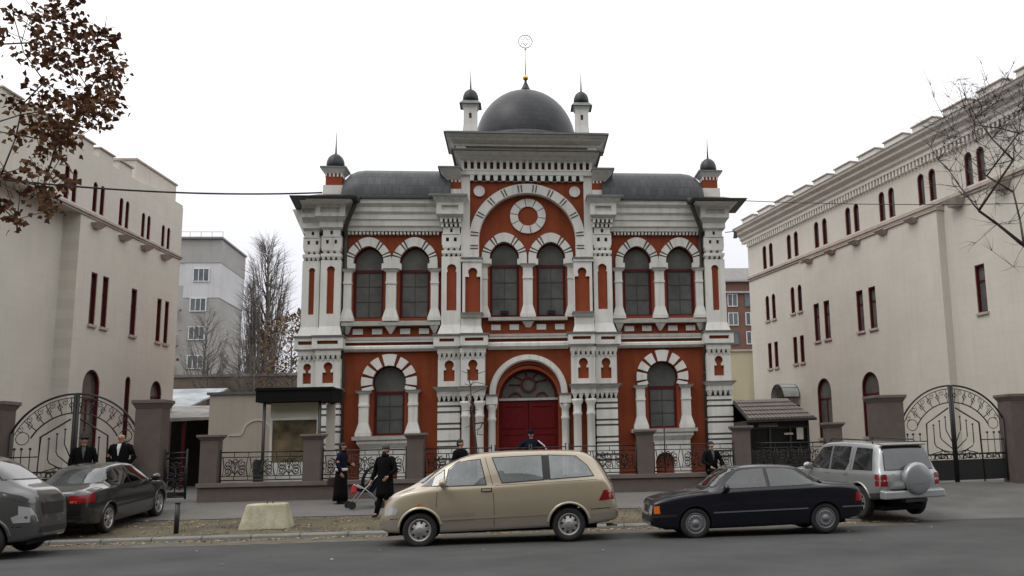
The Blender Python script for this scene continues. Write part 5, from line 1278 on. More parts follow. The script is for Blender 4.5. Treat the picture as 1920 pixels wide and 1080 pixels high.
# ---- people carrier
def people_carrier(label, cat, loc, rz, pm, glass, group=None, snub=False, lowm=None):
    t = thing('people_carrier', label, cat, loc, rz, group, local=True)
    S = dict(zt=[(-2.42, 0.62), (-2.40, 0.74), (-2.36, 0.98), (-2.24, 1.26), (-2.03, 1.54), (-1.86, 1.68), (-1.60, 1.755), (-1.0, 1.785), (-0.3, 1.79), (0.2, 1.765), (0.55, 1.715), (0.80, 1.63), (1.02, 1.53), (1.62, 1.17), (1.72, 1.12), (1.95, 1.03), (2.10, 0.90), (2.19, 0.70), (2.23, 0.52)],
             zw=[(-2.42, 0.55), (-2.38, 0.70), (-2.3, 0.95), (-2.1, 1.20), (-1.7, 1.20), (-0.2, 1.14), (0.9, 1.11), (1.5, 1.06), (1.75, 1.02), (1.95, 0.93), (2.10, 0.80), (2.20, 0.60), (2.23, 0.46)],
             wr=[(-2.42, 0.55), (-2.36, 0.58), (-2.2, 0.62), (-1.9, 0.64), (-1.5, 0.665), (0.1, 0.68), (0.8, 0.66), (1.5, 0.62), (1.9, 0.58), (2.12, 0.50), (2.23, 0.36)],
             wb=[(-2.42, 0.66), (-2.38, 0.74), (-2.25, 0.81), (-1.9, 0.845), (0.5, 0.865), (1.3, 0.845), (1.8, 0.77), (2.05, 0.67), (2.17, 0.56), (2.23, 0.42)],
             wm=[(-2.42, 0.70), (-2.38, 0.79), (-2.25, 0.86), (-1.9, 0.895), (0.6, 0.905), (1.4, 0.89), (1.8, 0.84), (2.05, 0.74), (2.17, 0.62), (2.23, 0.48)],
             wl=[(-2.42, 0.68), (-2.36, 0.78), (-2.2, 0.84), (-1.7, 0.86), (1.3, 0.86), (1.8, 0.82), (2.05, 0.72), (2.17, 0.60), (2.23, 0.46)],
             zb=[(-2.42, 0.42), (-2.3, 0.36), (-1.5, 0.28), (1.4, 0.25), (2.0, 0.28), (2.23, 0.36)])
    if snub:                                     # a taller van with a short blunt bonnet
        S['zt'] = [(x, z*1.05) for x, z in S['zt'] if x < 0.3]+[(0.6, 1.87), (1.0, 1.84), (1.22, 1.74), (1.78, 1.34), (1.86, 1.29), (2.06, 1.20), (2.15, 1.05), (2.20, 0.75), (2.23, 0.52)]
        S['zw'] = [(x, z) for x, z in S['zw'] if x < 1]+[(1.5, 1.16), (1.86, 1.14), (2.06, 1.06), (2.15, 0.92), (2.20, 0.62), (2.23, 0.46)]
    WS = [(-0.62, 1.40), (0.62, 1.40), (0.55, 1.74), (-0.55, 1.74)] if snub else [(-0.62, 1.22), (0.62, 1.22), (0.55, 1.62), (-0.55, 1.62)]
    CB_ = dict(room=(-2.05, 1.35, 0.55), side=[[(1.40, 1.15), (0.99, 1.15), (0.99, 1.43)], [(0.94, 1.14), (0.90, 1.45), (0.72, 1.585), (0.30, 1.62), (0.18, 1.145)], [(0.05, 1.645), (-0.14, 1.17), (-0.93, 1.205), (-0.90, 1.665)], [(-1.05, 1.665), (-1.08, 1.21), (-1.92, 1.25), (-1.80, 1.45), (-1.58, 1.63)]], front=WS, rear=[(-0.62, 1.10), (0.62, 1.10), (0.52, 1.60), (-0.52, 1.60)])
    body, bv = car_body(S, [pm, m_well, lowm or pm], t, (1.43, -1.43), 0.385, 0.335, (lambda c: c.z < 0.535) if lowm else None, CB_)
    car_seats(t, [(0.42, -0.38), (0.42, 0.38), (-0.55, -0.42), (-0.55, 0.0), (-0.55, 0.42), (-1.42, -0.38), (-1.42, 0.38)], 0.62, 1.0, 1.02)
    for s in (1, -1):
        glazing(bv, [(1.40, 1.15), (0.99, 1.15), (0.99, 1.43)][::-1], 'y', s, 'quarter_light', t, glass)
        glazing(bv, [(0.94, 1.14), (0.90, 1.45), (0.72, 1.585), (0.30, 1.62), (0.18, 1.145)], 'y', s, 'side_window', t, glass)
        glazing(bv, [(0.05, 1.645), (-0.14, 1.17), (-0.93, 1.205), (-0.90, 1.665)], 'y', s, 'side_window', t, glass)
        glazing(bv, [(-1.05, 1.665), (-1.08, 1.21), (-1.92, 1.25), (-1.80, 1.45), (-1.58, 1.63)], 'y', s, 'side_window', t, glass)
        panel(bv, [(-0.88, 1.675), (-0.90, 1.195), (-1.08, 1.20), (-1.07, 1.675)], 'y', s, 'window_pillar', m_blk, t, 0.0065)
        seam(bv, [(1.10, 0.40), (1.12, 0.8), (1.10, 1.12)], 'y', s, t); seam(bv, [(0.02, 0.34), (0.02, 0.75), (0.05, 1.15), (0.20, 1.66)], 'y', s, t)
        seam(bv, [(1.02, 0.52), (0.0, 0.535), (-1.02, 0.55)], 'y', s, t, 'rubbing_strip', pm, 0.045, 0.018)
        seam(bv, [(-1.85, 0.60), (-2.36, 0.62)], 'y', s, t, 'bumper_line', m_well, 0.014)
        seam(bv, [(1.86, 0.55), (2.15, 0.54)], 'y', s, t, 'bumper_line', m_well, 0.014)
        seam(bv, [(0.0, 1.12), (-2.0, 1.17)], 'y', s, t, w=0.006)
        panel(bv, [(0.25, 1.02), (0.08, 1.02), (0.08, 1.06), (0.25, 1.06)], 'y', s, 'door_handle', pm, t, 0.022); panel(bv, [(0.27, 1.00), (0.06, 1.00), (0.06, 1.075), (0.27, 1.075)], 'y', s, 'handle_recess', m_well, t, 0.002)
        panel(bv, [(-2.02, 0.76), (-2.12, 0.96), (-2.30, 0.97), (-2.33, 0.78)], 'y', s, 'tail_lamp', m_lens_r, t, 0.006)
        panel(bv, [(1.88, 0.62), (1.84, 0.72), (2.02, 0.80), (2.17, 0.74), (2.19, 0.62)], 'y', s, 'headlamp', m_lens_w, t, 0.006)
        panel(bv, [(1.40, 0.80), (1.40, 0.825), (1.48, 0.825), (1.48, 0.80)], 'y', s, 'side_repeater', m_lens_o, t, 0.006)
        arch_trim(t, bv, 1.43, 0.335, 0.385, s, pm); arch_trim(t, bv, -1.43, 0.335, 0.385, s, pm)
        mirror(t, 1.00, s*0.87, 1.20, pm, s)
        for x in (1.43, -1.43): wheel(t, x, s*0.865, 0.325, 0.215, 'steel')
    panel(bv, [(-1.30, 0.93), (-1.30, 1.06), (-1.15, 1.06), (-1.15, 0.93)], 'y', -1, 'fuel_flap', pm, t, 0.005)
    glazing(bv, [(-0.62, 1.40), (0.62, 1.40), (0.55, 1.74), (-0.55, 1.74)] if snub else [(-0.62, 1.22), (0.62, 1.22), (0.55, 1.62), (-0.55, 1.62)], 'x', 1, 'windscreen', t, glass)
    glazing(bv, [(-0.62, 1.10), (0.62, 1.10), (0.52, 1.60), (-0.52, 1.60)], 'x', -1, 'rear_window', t, glass)
    panel(bv, [(-0.26, 0.48), (0.26, 0.48), (0.26, 0.585), (-0.26, 0.585)], 'x', -1, 'number_plate', m_lens_w, t, 0.01)
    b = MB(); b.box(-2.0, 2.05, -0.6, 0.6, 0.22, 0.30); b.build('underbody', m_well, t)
    if snub:
        panel(bv, [(-0.40, 0.74), (0.40, 0.74), (0.44, 0.96), (-0.44, 0.96)], 'x', 1, 'grille', m_blk, t, 0.008)
        panel(bv, [(-0.52, 0.42), (0.52, 0.42), (0.52, 0.52), (-0.52, 0.52)], 'x', 1, 'bumper_trim', m_blk, t, 0.008)
        for s in (1, -1): panel(bv, [(1.5, 1.22), (1.95, 1.10), (2.14, 0.98), (2.12, 0.93), (1.5, 1.16)], 'y', s, 'bonnet_gap', m_blk, t, 0.006); panel(bv, [(1.95, 0.72), (1.93, 0.92), (2.10, 0.88), (2.17, 0.74)], 'y', s, 'headlamp', m_lens_w, t, 0.008)
    b = MB(); b.tube([(-2.2, 0.45, 0.26), (-2.42, 0.47, 0.26)], 0.028, 8); b.build('exhaust', m_hub, t)
    return t
VX = (-2.255+0.661)/2
g_pale = Mglass('tinted_sky_sheen_glass', (0.62, 0.68, 0.68), 0.42, (0.33, 0.37, 0.37))  # strong pale haze paints the bright sky's reflection into the panes
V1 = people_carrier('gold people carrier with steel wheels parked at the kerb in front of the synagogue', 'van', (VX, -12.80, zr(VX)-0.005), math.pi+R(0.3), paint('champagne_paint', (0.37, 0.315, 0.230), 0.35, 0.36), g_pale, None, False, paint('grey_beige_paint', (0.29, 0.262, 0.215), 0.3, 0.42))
g_lt = Mglass('smoke_glass', (0.40, 0.42, 0.43), 0.15, (0.2, 0.2, 0.2))
V2 = people_carrier('silver blunt nosed people carrier at the left edge, nearest the grey saloon', 'van', (-11.30, -12.95, zr(-11.3)), 0.0, paint('silver_paint', (0.075, 0.077, 0.076), 0.45, 0.32), g_lt, None, True)

# ---- black saloon with upright grille
def saloon(label, loc, rz, pm, glass, P, tilt=0.0):
    t = thing('saloon_car', label, 'car', loc, rz, None, local=True)
    t.rotation_euler = (0, -tilt, rz)
    S = P['S']; ax = P['ax']
    body, bv = car_body(S, [pm, m_well, P.get('cladding', pm)], t, ax, P['ra'], P['zax'], P.get('lower'), dict(room=P['room'], side=P['side'], front=P['wsh'], rear=P['rwi']) if 'room' in P else None)
    if 'room' in P: car_seats(t, P['seats'], P['room'][2]+0.04, 0.82, P['seats'][0][0]+0.62)
    for s in (1, -1):
        for w_ in P['side']: glazing(bv, w_, 'y', s, 'side_window', t, glass, 0.014)
        for q in P['seams']: seam(bv, q, 'y', s, t)
        for q in P.get('strips', []): seam(bv, q[0], 'y', s, t, 'trim_strip', q[2], q[1], 0.012)
        for (x, z) in P['handles']: panel(bv, [(x, z), (x-0.16, z), (x-0.16, z+0.035), (x, z+0.035)], 'y', s, 'door_handle', P.get('hmat', pm), t, 0.024)
        for poly, mm, nm in P['lamps_y']: panel(bv, poly, 'y', s, nm, mm, t, 0.006, 0.06)
        for poly, mm, nm in P['lamps_x']: panel(bv, [(s*a, b_) for a, b_ in poly], 'x', 1 if poly is P.get('front_flag') else P['lamp_dir'][nm], nm, mm, t, 0.006, 0.06)
        mirror(t, P['mir'][0], s*P['mir'][1], P['mir'][2], P.get('hmat', pm), s)
        for x in ax: wheel(t, x, s*P['ty'], P['wr'], P['rr'], P['wheel'])
        if P.get('arch'):
            for x in ax: arch_trim(t, bv, x, P['zax'], P['ra'], s, pm, 0.035)
    glazing(bv, P['wsh'], 'x', 1, 'windscreen', t, glass, 0.02)
    glazing(bv, P['rwi'], 'x', -1, 'rear_window', t, P.get('rglass', glass), 0.02)
    for poly, mm, nm, d in P.get('extra', []): panel(bv, poly, 'x', d, nm, mm, t, 0.008, 0.08)
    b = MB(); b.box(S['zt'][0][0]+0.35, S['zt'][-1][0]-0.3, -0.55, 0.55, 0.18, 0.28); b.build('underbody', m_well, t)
    return t, bv
m_bk = M('black_paint', (0.0045, 0.0055, 0.010), 0.22, 0.05, 1.2, coat=0.35, spec=0.35)
MERC = dict(
    S=dict(mid=0.5, zt=[(-2.20, 0.52), (-2.185, 0.62), (-2.15, 0.88), (-2.08, 0.955), (-1.95, 0.985), (-1.50, 1.03), (-1.42, 1.05), (-0.98, 1.30), (-0.80, 1.365), (-0.5, 1.395), (-0.1, 1.405), (0.35, 1.385), (0.60, 1.335), (1.05, 0.985), (1.12, 0.955), (1.6, 0.90), (2.05, 0.815), (2.16, 0.78), (2.20, 0.60), (2.225, 0.44)],
           zw=[(-2.20, 0.46), (-2.16, 0.80), (-2.05, 0.90), (-1.5, 0.945), (0, 0.93), (0.9, 0.895), (1.6, 0.835), (2.08, 0.74), (2.17, 0.70), (2.225, 0.40)],
           wr=[(-2.2, 0.60), (-1.95, 0.64), (-1.5, 0.62), (-0.95, 0.54), (-0.2, 0.555), (0.5, 0.545), (1.0, 0.62), (1.6, 0.66), (2.1, 0.60), (2.225, 0.50)],
           wb=[(-2.2, 0.66), (-2.14, 0.73), (-1.9, 0.785), (-1.2, 0.815), (0.5, 0.82), (1.5, 0.80), (2.0, 0.755), (2.16, 0.71), (2.225, 0.60)],
           wm=[(-2.2, 0.70), (-2.14, 0.77), (-1.9, 0.825), (-1.2, 0.845), (0.5, 0.845), (1.5, 0.835), (2.0, 0.79), (2.16, 0.745), (2.225, 0.66)],
           wl=[(-2.2, 0.68), (-2.1, 0.76), (-1.8, 0.80), (1.5, 0.80), (2.0, 0.77), (2.15, 0.73), (2.225, 0.64)],
           zb=[(-2.2, 0.38), (-2.0, 0.30), (-1.3, 0.20), (1.3, 0.18), (2.0, 0.22), (2.225, 0.28)]),
    room=(-1.75, 0.92, 0.42), seats=[(0.05, -0.36), (0.05, 0.36), (-0.80, -0.36), (-0.80, 0.36)],
    ax=(1.345, -1.345), ra=0.335, zax=0.30, ty=0.82, wr=0.302, rr=0.205, wheel='disc',
    side=[[(0.80, 0.955), (0.42, 1.27), (0.25, 1.305), (-0.13, 1.32), (-0.15, 0.965)], [(-0.22, 0.965), (-0.21, 1.32), (-0.62, 1.31), (-0.78, 1.27), (-1.12, 1.04), (-1.14, 0.985)]],
    seams=[[(0.82, 0.26), (0.85, 0.6), (0.84, 0.93)], [(-0.17, 0.24), (-0.18, 0.95)], [(-0.92, 0.42), (-1.02, 0.7), (-1.18, 0.95)], [(1.02, 0.90), (2.15, 0.735)], [(-1.5, 0.96), (-2.1, 0.93)]],
    strips=[([(0.98, 0.50), (-0.98, 0.515)], 0.028, m_hub), ([(-1.70, 0.52), (-2.17, 0.52)], 0.026, m_hub), ([(1.72, 0.47), (2.19, 0.46)], 0.05, m_blk)],
    handles=[(-0.02, 0.83), (-0.95, 0.86)], hmat=m_bk, mir=(0.72, 0.83, 0.97),
    lamps_y=[([(2.165, 0.51), (2.165, 0.655), (2.06, 0.665), (2.05, 0.515)], m_lens_o, 'indicator'), ([(-2.0, 0.62), (-2.02, 0.80), (-2.16, 0.80), (-2.17, 0.62)], m_lens_r, 'tail_lamp')],
    lamps_x=[([(0.38, 0.50), (0.68, 0.50), (0.68, 0.67), (0.38, 0.67)], m_lens_w, 'headlamp'), ([(0.42, 0.62), (0.76, 0.62), (0.76, 0.80), (0.42, 0.80)], m_lens_r, 'tail_lamp')],
    lamp_dir={'headlamp': 1, 'tail_lamp': -1},
    wsh=[(-0.62, 1.0), (0.62, 1.0), (0.50, 1.33), (-0.50, 1.33)], rwi=[(-0.60, 1.05), (0.60, 1.05), (0.48, 1.31), (-0.48, 1.31)],
    extra=[([(-0.33, 0.47), (0.33, 0.47), (0.31, 0.73), (-0.31, 0.73)], m_chrome, 'grille_surround', 1), ([(-0.29, 0.49), (0.29, 0.49), (0.27, 0.71), (-0.27, 0.71)], m_blk, 'grille', 1),
           ([(-0.72, 0.36), (0.72, 0.36), (0.72, 0.46), (-0.72, 0.46)], m_blk, 'bumper', 1), ([(-0.26, 0.55), (0.26, 0.55), (0.26, 0.66), (-0.26, 0.66)], m_lens_w, 'number_plate', -1)])
MX = (3.037+5.778)/2+0.08
g_mer = Mglass('greenish_glass', (0.60, 0.68, 0.64), 0.10, (0.22, 0.25, 0.24))
MC, bvm = saloon('black saloon with upright grille and orange indicator parked at the kerb behind the gold van', (MX, -12.87, zr(MX)-0.0), math.pi+R(0.6), m_bk, g_mer, MERC)

# ---- dark grey saloon on the pavement, seen from behind
GREY = dict(
    S=dict(mid=0.5, zt=[(-2.30, 0.55), (-2.285, 0.66), (-2.25, 0.90), (-2.19, 0.985), (-2.05, 1.02), (-1.72, 1.05), (-1.62, 1.07), (-1.10, 1.30), (-0.85, 1.385), (-0.5, 1.43), (-0.1, 1.445), (0.3, 1.42), (0.60, 1.345), (1.15, 1.01), (1.25, 0.965), (1.7, 0.89), (2.1, 0.77), (2.22, 0.66), (2.28, 0.44)],
           zw=[(-2.30, 0.48), (-2.26, 0.82), (-2.15, 0.93), (-1.6, 0.965), (0, 0.935), (0.9, 0.90), (1.7, 0.82), (2.1, 0.69), (2.22, 0.58), (2.28, 0.40)],
           wr=[(-2.3, 0.55), (-2.05, 0.62), (-1.7, 0.62), (-1.1, 0.55), (-0.2, 0.57), (0.5, 0.56), (1.1, 0.63), (1.7, 0.62), (2.1, 0.52), (2.28, 0.40)],
           wb=[(-2.3, 0.62), (-2.22, 0.71), (-2.0, 0.78), (-1.3, 0.83), (0.5, 0.835), (1.5, 0.81), (2.0, 0.72), (2.2, 0.60), (2.28, 0.48)],
           wm=[(-2.3, 0.66), (-2.22, 0.76), (-2.0, 0.83), (-1.3, 0.87), (0.5, 0.87), (1.5, 0.86), (2.0, 0.78), (2.2, 0.66), (2.28, 0.54)],
           wl=[(-2.3, 0.64), (-2.2, 0.76), (-1.9, 0.82), (1.5, 0.82), (2.0, 0.76), (2.2, 0.64), (2.28, 0.52)],
           zb=[(-2.3, 0.34), (-2.1, 0.28), (-1.3, 0.20), (1.3, 0.18), (2.0, 0.22), (2.28, 0.30)]),
    room=(-1.85, 0.98, 0.42), seats=[(0.05, -0.36), (0.05, 0.36), (-0.85, -0.36), (-0.85, 0.36)],
    ax=(1.36, -1.36), ra=0.35, zax=0.315, ty=0.845, wr=0.315, rr=0.225, wheel='spokes', arch=True,
    side=[[(0.92, 0.985), (0.42, 1.295), (0.2, 1.335), (-0.20, 1.345), (-0.22, 0.985)], [(-0.28, 0.985), (-0.27, 1.345), (-0.70, 1.325), (-0.95, 1.26), (-1.28, 1.07), (-1.30, 1.0)]],
    seams=[[(0.92, 0.26), (0.95, 0.6), (0.94, 0.95)], [(-0.25, 0.24), (-0.25, 0.97)], [(-0.98, 0.42), (-1.08, 0.7), (-1.32, 0.98)], [(-1.6, 0.98), (-2.15, 0.95)]],
    strips=[([(0.98, 0.52), (-0.98, 0.54)], 0.035, m_blk)], handles=[(-0.06, 0.84), (-1.02, 0.87)], mir=(0.80, 0.85, 1.0),
    lamps_y=[([(-1.98, 0.74), (-1.96, 0.92), (-2.24, 0.90), (-2.26, 0.74)], m_lens_r, 'tail_lamp'), ([(1.95, 0.55), (1.92, 0.68), (2.18, 0.62), (2.2, 0.54)], m_lens_w, 'headlamp')],
    lamps_x=[([(0.42, 0.74), (0.74, 0.74), (0.74, 0.90), (0.40, 0.90)], m_lens_r, 'tail_lamp'), ([(0.30, 0.52), (0.62, 0.52), (0.62, 0.64), (0.30, 0.62)], m_lens_w, 'headlamp'), ([(0.44, 0.745), (0.58, 0.745), (0.58, 0.785), (0.44, 0.785)], m_lens_o, 'reversing_lamp')],
    lamp_dir={'headlamp': 1, 'tail_lamp': -1, 'reversing_lamp': -1},
    wsh=[(-0.64, 1.03), (0.64, 1.03), (0.50, 1.36), (-0.50, 1.36)], rwi=[(-0.62, 1.09), (0.62, 1.09), (0.50, 1.36), (-0.50, 1.36)],
    extra=[([(-0.26, 0.74), (0.26, 0.74), (0.26, 0.86), (-0.26, 0.86)], m_blk, 'plate_recess', -1), ([(-0.25, 0.755), (0.25, 0.755), (0.25, 0.845), (-0.25, 0.845)], m_lens_w, 'number_plate', -1), ([(-0.70, 0.36), (0.70, 0.36), (0.70, 0.42), (-0.70, 0.42)], m_blk, 'bumper_trim', -1), ([(-0.68, 0.69), (0.68, 0.69), (0.68, 0.70), (-0.68, 0.70)], m_well, 'bumper_gap', -1)])
m_gr = paint('graphite_paint', (0.009, 0.010, 0.012), 0.2, 0.3)
gx, gy = -10.06, -8.55
zA, zB = G(gx, gy-1.36), G(gx, gy+1.36)
g_gr = M('reflecting_rear_glass', (0.050, 0.056, 0.064), 0.05, 0.4, 1.0, spec=0.9)
GREY['rglass'] = Mglass('dusty_rear_glass', (0.35, 0.37, 0.40), 0.25, (0.20, 0.22, 0.25)); g_gs = Mglass('dark_tinted_glass', (0.30, 0.31, 0.31), 0.03, (0.1, 0.1, 0.1))
GC, bvg = saloon('dark grey saloon parked nose in on the left pavement, red tail lamps facing the street', (gx, gy, (zA+zB)/2), R(90-2), m_gr, g_gs, GREY, math.atan2(zB-zA, 2.72))

# ---- silver off-roader seen from behind
m_sv = paint('silver_grey_paint', (0.30, 0.31, 0.315), 0.5, 0.36)
m_clad = M('grey_cladding', (0.035, 0.036, 0.038), 0.6)
SUV = dict(
    S=dict(mid=0.45, zt=[(-2.12, 0.85), (-2.11, 1.0), (-2.06, 1.10), (-1.98, 1.36), (-1.86, 1.62), (-1.78, 1.675), (-1.5, 1.71), (-0.5, 1.735), (0.25, 1.71), (0.50, 1.66), (1.02, 1.14), (1.10, 1.10), (1.7, 1.045), (2.02, 0.97), (2.10, 0.85), (2.14, 0.60)],
           zw=[(-2.12, 0.78), (-2.08, 1.02), (-1.9, 1.07), (0, 1.05), (0.9, 1.03), (1.7, 0.98), (2.0, 0.88), (2.09, 0.78), (2.14, 0.55)],
           wr=[(-2.12, 0.66), (-2.05, 0.68), (-1.8, 0.655), (-0.3, 0.665), (0.45, 0.65), (1.05, 0.68), (1.9, 0.64), (2.1, 0.56), (2.14, 0.46)],
           wb=[(-2.12, 0.72), (-2.06, 0.80), (-1.8, 0.83), (0.6, 0.835), (1.6, 0.815), (2.0, 0.75), (2.1, 0.66), (2.14, 0.54)],
           wm=[(-2.12, 0.74), (-2.06, 0.835), (-1.8, 0.865), (0.6, 0.865), (1.6, 0.855), (2.0, 0.79), (2.1, 0.70), (2.14, 0.58)],
           wl=[(-2.12, 0.72), (-2.0, 0.81), (-1.8, 0.84), (1.6, 0.84), (2.0, 0.77), (2.14, 0.58)],
           zb=[(-2.12, 0.50), (-1.9, 0.46), (-1.2, 0.40), (1.2, 0.38), (1.9, 0.42), (2.14, 0.46)]),
    ax=(1.25, -1.25), ra=0.42, zax=0.38, ty=0.84, wr=0.365, rr=0.215, wheel='spokes', arch=True,
    cladding=m_clad, lower=lambda c: c.z < 0.60,
    side=[[(0.86, 1.09), (0.42, 1.56), (0.0, 1.60), (-0.02, 1.075)], [(-0.12, 1.075), (-0.10, 1.605), (-0.80, 1.605), (-0.82, 1.25), (-0.72, 1.075)], [(-1.02, 1.10), (-1.05, 1.59), (-1.62, 1.575), (-1.76, 1.11)]],
    seams=[[(0.90, 0.46), (0.92, 1.05)], [(-0.07, 0.44), (-0.07, 1.60)], [(-0.80, 0.72), (-0.92, 1.07), (-0.92, 1.6)]],
    strips=[([(0.80, 0.70), (-0.76, 0.71)], 0.07, m_clad)], handles=[(0.10, 0.98), (-0.66, 0.98)], mir=(0.72, 0.85, 1.12),
    lamps_y=[([(-1.92, 0.76), (-1.90, 1.02), (-2.10, 1.02), (-2.11, 0.76)], m_lens_r, 'tail_lamp'), ([(-1.925, 0.86), (-1.92, 0.905), (-2.10, 0.905), (-2.105, 0.86)], m_lens_w, 'reversing_lamp'), ([(1.95, 0.74), (1.93, 0.86), (2.07, 0.84), (2.08, 0.74)], m_lens_w, 'headlamp')],
    lamps_x=[([(0.66, 0.76), (0.80, 0.76), (0.79, 1.02), (0.67, 1.02)], m_lens_r, 'tail_lamp'), ([(0.66, 0.86), (0.80, 0.86), (0.795, 0.905), (0.665, 0.905)], m_lens_w, 'reversing_lamp'), ([(0.34, 0.72), (0.62, 0.72), (0.62, 0.86), (0.34, 0.86)], m_lens_w, 'headlamp')],
    lamp_dir={'headlamp': 1, 'tail_lamp': -1, 'reversing_lamp': -1},
    wsh=[(-0.66, 1.17), (0.66, 1.17), (0.58, 1.60), (-0.58, 1.60)], rwi=[(-0.66, 1.12), (0.66, 1.12), (0.58, 1.60), (-0.58, 1.60)], rglass=g_gr, extra=[])
p = at(1722, 960, -10.6)
hd = R(90+15.5)                                      # heading: away from the street and slightly to the left
f_ = Vector((math.cos(hd), math.sin(hd), 0)); l_ = Vector((-math.sin(hd), math.cos(hd), 0))
base = Vector((p.x, -10.6, 0))+f_*1.25+l_*0.84
SV, bvs = saloon('silver off-roader with a covered spare wheel on its tailgate, parked nose in on the driveway', (base.x, base.y, G(base.x, base.y)+0.01), hd, m_sv, m_cgl, SUV, 0.035)
c = MB()                                             # spare wheel under a silver cover
vs = []; fs = []; n = 36; prof = [(0.30, 0.0), (0.355, 0.02), (0.365, 0.06), (0.365, 0.17), (0.345, 0.205), (0.30, 0.222), (0.16, 0.235), (0.001, 0.236)]
for rr, o_ in prof:
    for k in range(n): a = 2*math.pi*k/n; vs.append((-2.12-o_, -0.06+rr*math.cos(a), 0.92+rr*math.sin(a)))
fs = [(i*n+k, i*n+(k+1) % n, (i+1)*n+(k+1) % n, (i+1)*n+k) for i in range(len(prof)-1) for k in range(n)]
c.add(vs, fs, 0, True); sw = c.build('spare_wheel_cover', m_sv, SV)
c = MB(); c.box(-2.362, -2.352, -0.20, 0.10, 0.80, 0.82); c.build('cover_crease', m_hub, sw)
c = MB(); c.hexa([(-2.28, -0.84, 0.48), (-2.06, -0.86, 0.48), (-2.06, 0.86, 0.48), (-2.28, 0.84, 0.48)], [(-2.26, -0.82, 0.66), (-2.06, -0.86, 0.68), (-2.06, 0.86, 0.68), (-2.26, 0.82, 0.66)]); c.build('rear_bumper', m_sv, SV, bevel=0.03)
c = MB(); c.box(-2.28, -2.06, -0.30, 0.30, 0.40, 0.47); c.build('tow_bar', m_blk, SV)
c = MB(); c.box(-2.24, -2.12, 0.26, 0.62, 0.71, 0.88); pl = c.build('plate_carrier', m_sv, SV); c = MB(); c.box(-2.25, -2.243, 0.30, 0.60, 0.76, 0.86); c.build('number_plate', m_lens_w, pl)
for s in (1, -1):
    c = MB(); c.tube([(-1.55, s*0.60, 1.70), (-1.50, s*0.60, 1.77), (0.1, s*0.60, 1.79), (0.2, s*0.60, 1.72)], 0.018, 6); c.build('roof_rail', m_blk, SV)
c = MB(); c.box(-1.8, -1.3, -0.3, 0.3, 0.30, 0.44); c.cyly(-0.8, 0.8, -1.25, 0.38, 0.06, 10); c.build('rear_axle', m_well, SV)
c = MB(); c.hexa([(-1.92, -0.60, 1.655), (-1.74, -0.62, 1.69), (-1.74, 0.62, 1.69), (-1.92, 0.60, 1.655)], [(-1.93, -0.60, 1.68), (-1.74, -0.62, 1.715), (-1.74, 0.62, 1.715), (-1.93, 0.60, 1.68)]); c.build('spoiler', m_sv, SV)
# ---------------------------------------------------------------- people
m_skin = M('skin', (0.42, 0.22, 0.15), 0.6, 0.08, 8)
m_black = M('black_wool', (0.006, 0.006, 0.007), 0.95, 0.25, 12, spec=0.08)
m_navy = M('navy_cloth', (0.008, 0.011, 0.022), 0.95, 0.25, 12, spec=0.1)
m_hair = M('dark_hair', (0.012, 0.010, 0.009), 0.7, 0.2, 20)
m_grey = M('grey_wool', (0.07, 0.07, 0.073), 0.9, 0.2, 14)
m_shirt = M('white_shirt', (0.55, 0.55, 0.55), 0.8)
m_shoe = M('black_leather', (0.010, 0.010, 0.010), 0.4)
m_eye = M('eye_dark', (0.01, 0.008, 0.008), 0.3)
def skin_mesh(name, verts, edges, mat, parent, sub=1, root=0):
    me = bpy.data.meshes.new(name); me.from_pydata([v[0] for v in verts], edges, [])
    o = bpy.data.objects.new(name, me); COL.objects.link(o)
    sk = o.modifiers.new('skin', 'SKIN'); sk.use_smooth_shade = True; sk.branch_smoothing = 0.4
    lay = me.skin_vertices[0].data if me.skin_vertices else None
    if lay is None:
        bm = bmesh.new(); bm.from_mesh(me); bm.verts.layers.skin.verify(); bm.to_mesh(me); bm.free(); lay = me.skin_vertices[0].data
    for i, v in enumerate(verts):
        r = v[1]; lay[i].radius = (r, r) if not isinstance(r, tuple) else r; lay[i].use_root = (i == root)
    if sub: ss = o.modifiers.new('sub', 'SUBSURF'); ss.levels = sub; ss.render_levels = sub
    bpy.context.view_layer.update()
    dg = bpy.context.evaluated_depsgraph_get(); m2 = bpy.data.meshes.new_from_object(o.evaluated_get(dg))
    o.modifiers.clear(); o.data = m2; m2.name = name
    m2.materials.clear(); m2.materials.append(mat)
    for p in m2.polygons: p.use_smooth = True
    o.parent = parent; ORG[o.name] = Vector(); return o
def loft(rings, n=20):
    """closed stack of ellipses (cx, cy, z, rx, ry)"""
    b = MB(); vs = []
    for cx, cy, z, rx, ry in rings:
        for k in range(n):
            a = 2*math.pi*k/n; vs.append((cx+rx*math.cos(a), cy+ry*math.sin(a), z))
    m = len(rings); fs = [(i*n+k, i*n+(k+1) % n, (i+1)*n+(k+1) % n, (i+1)*n+k) for i in range(m-1) for k in range(n)]
    b.add(vs, fs, 0, True); b.f += [list(range(n))[::-1], [(m-1)*n+k for k in range(n)]]; b.m += [0, 0]; b.s += [False, False]
    return b
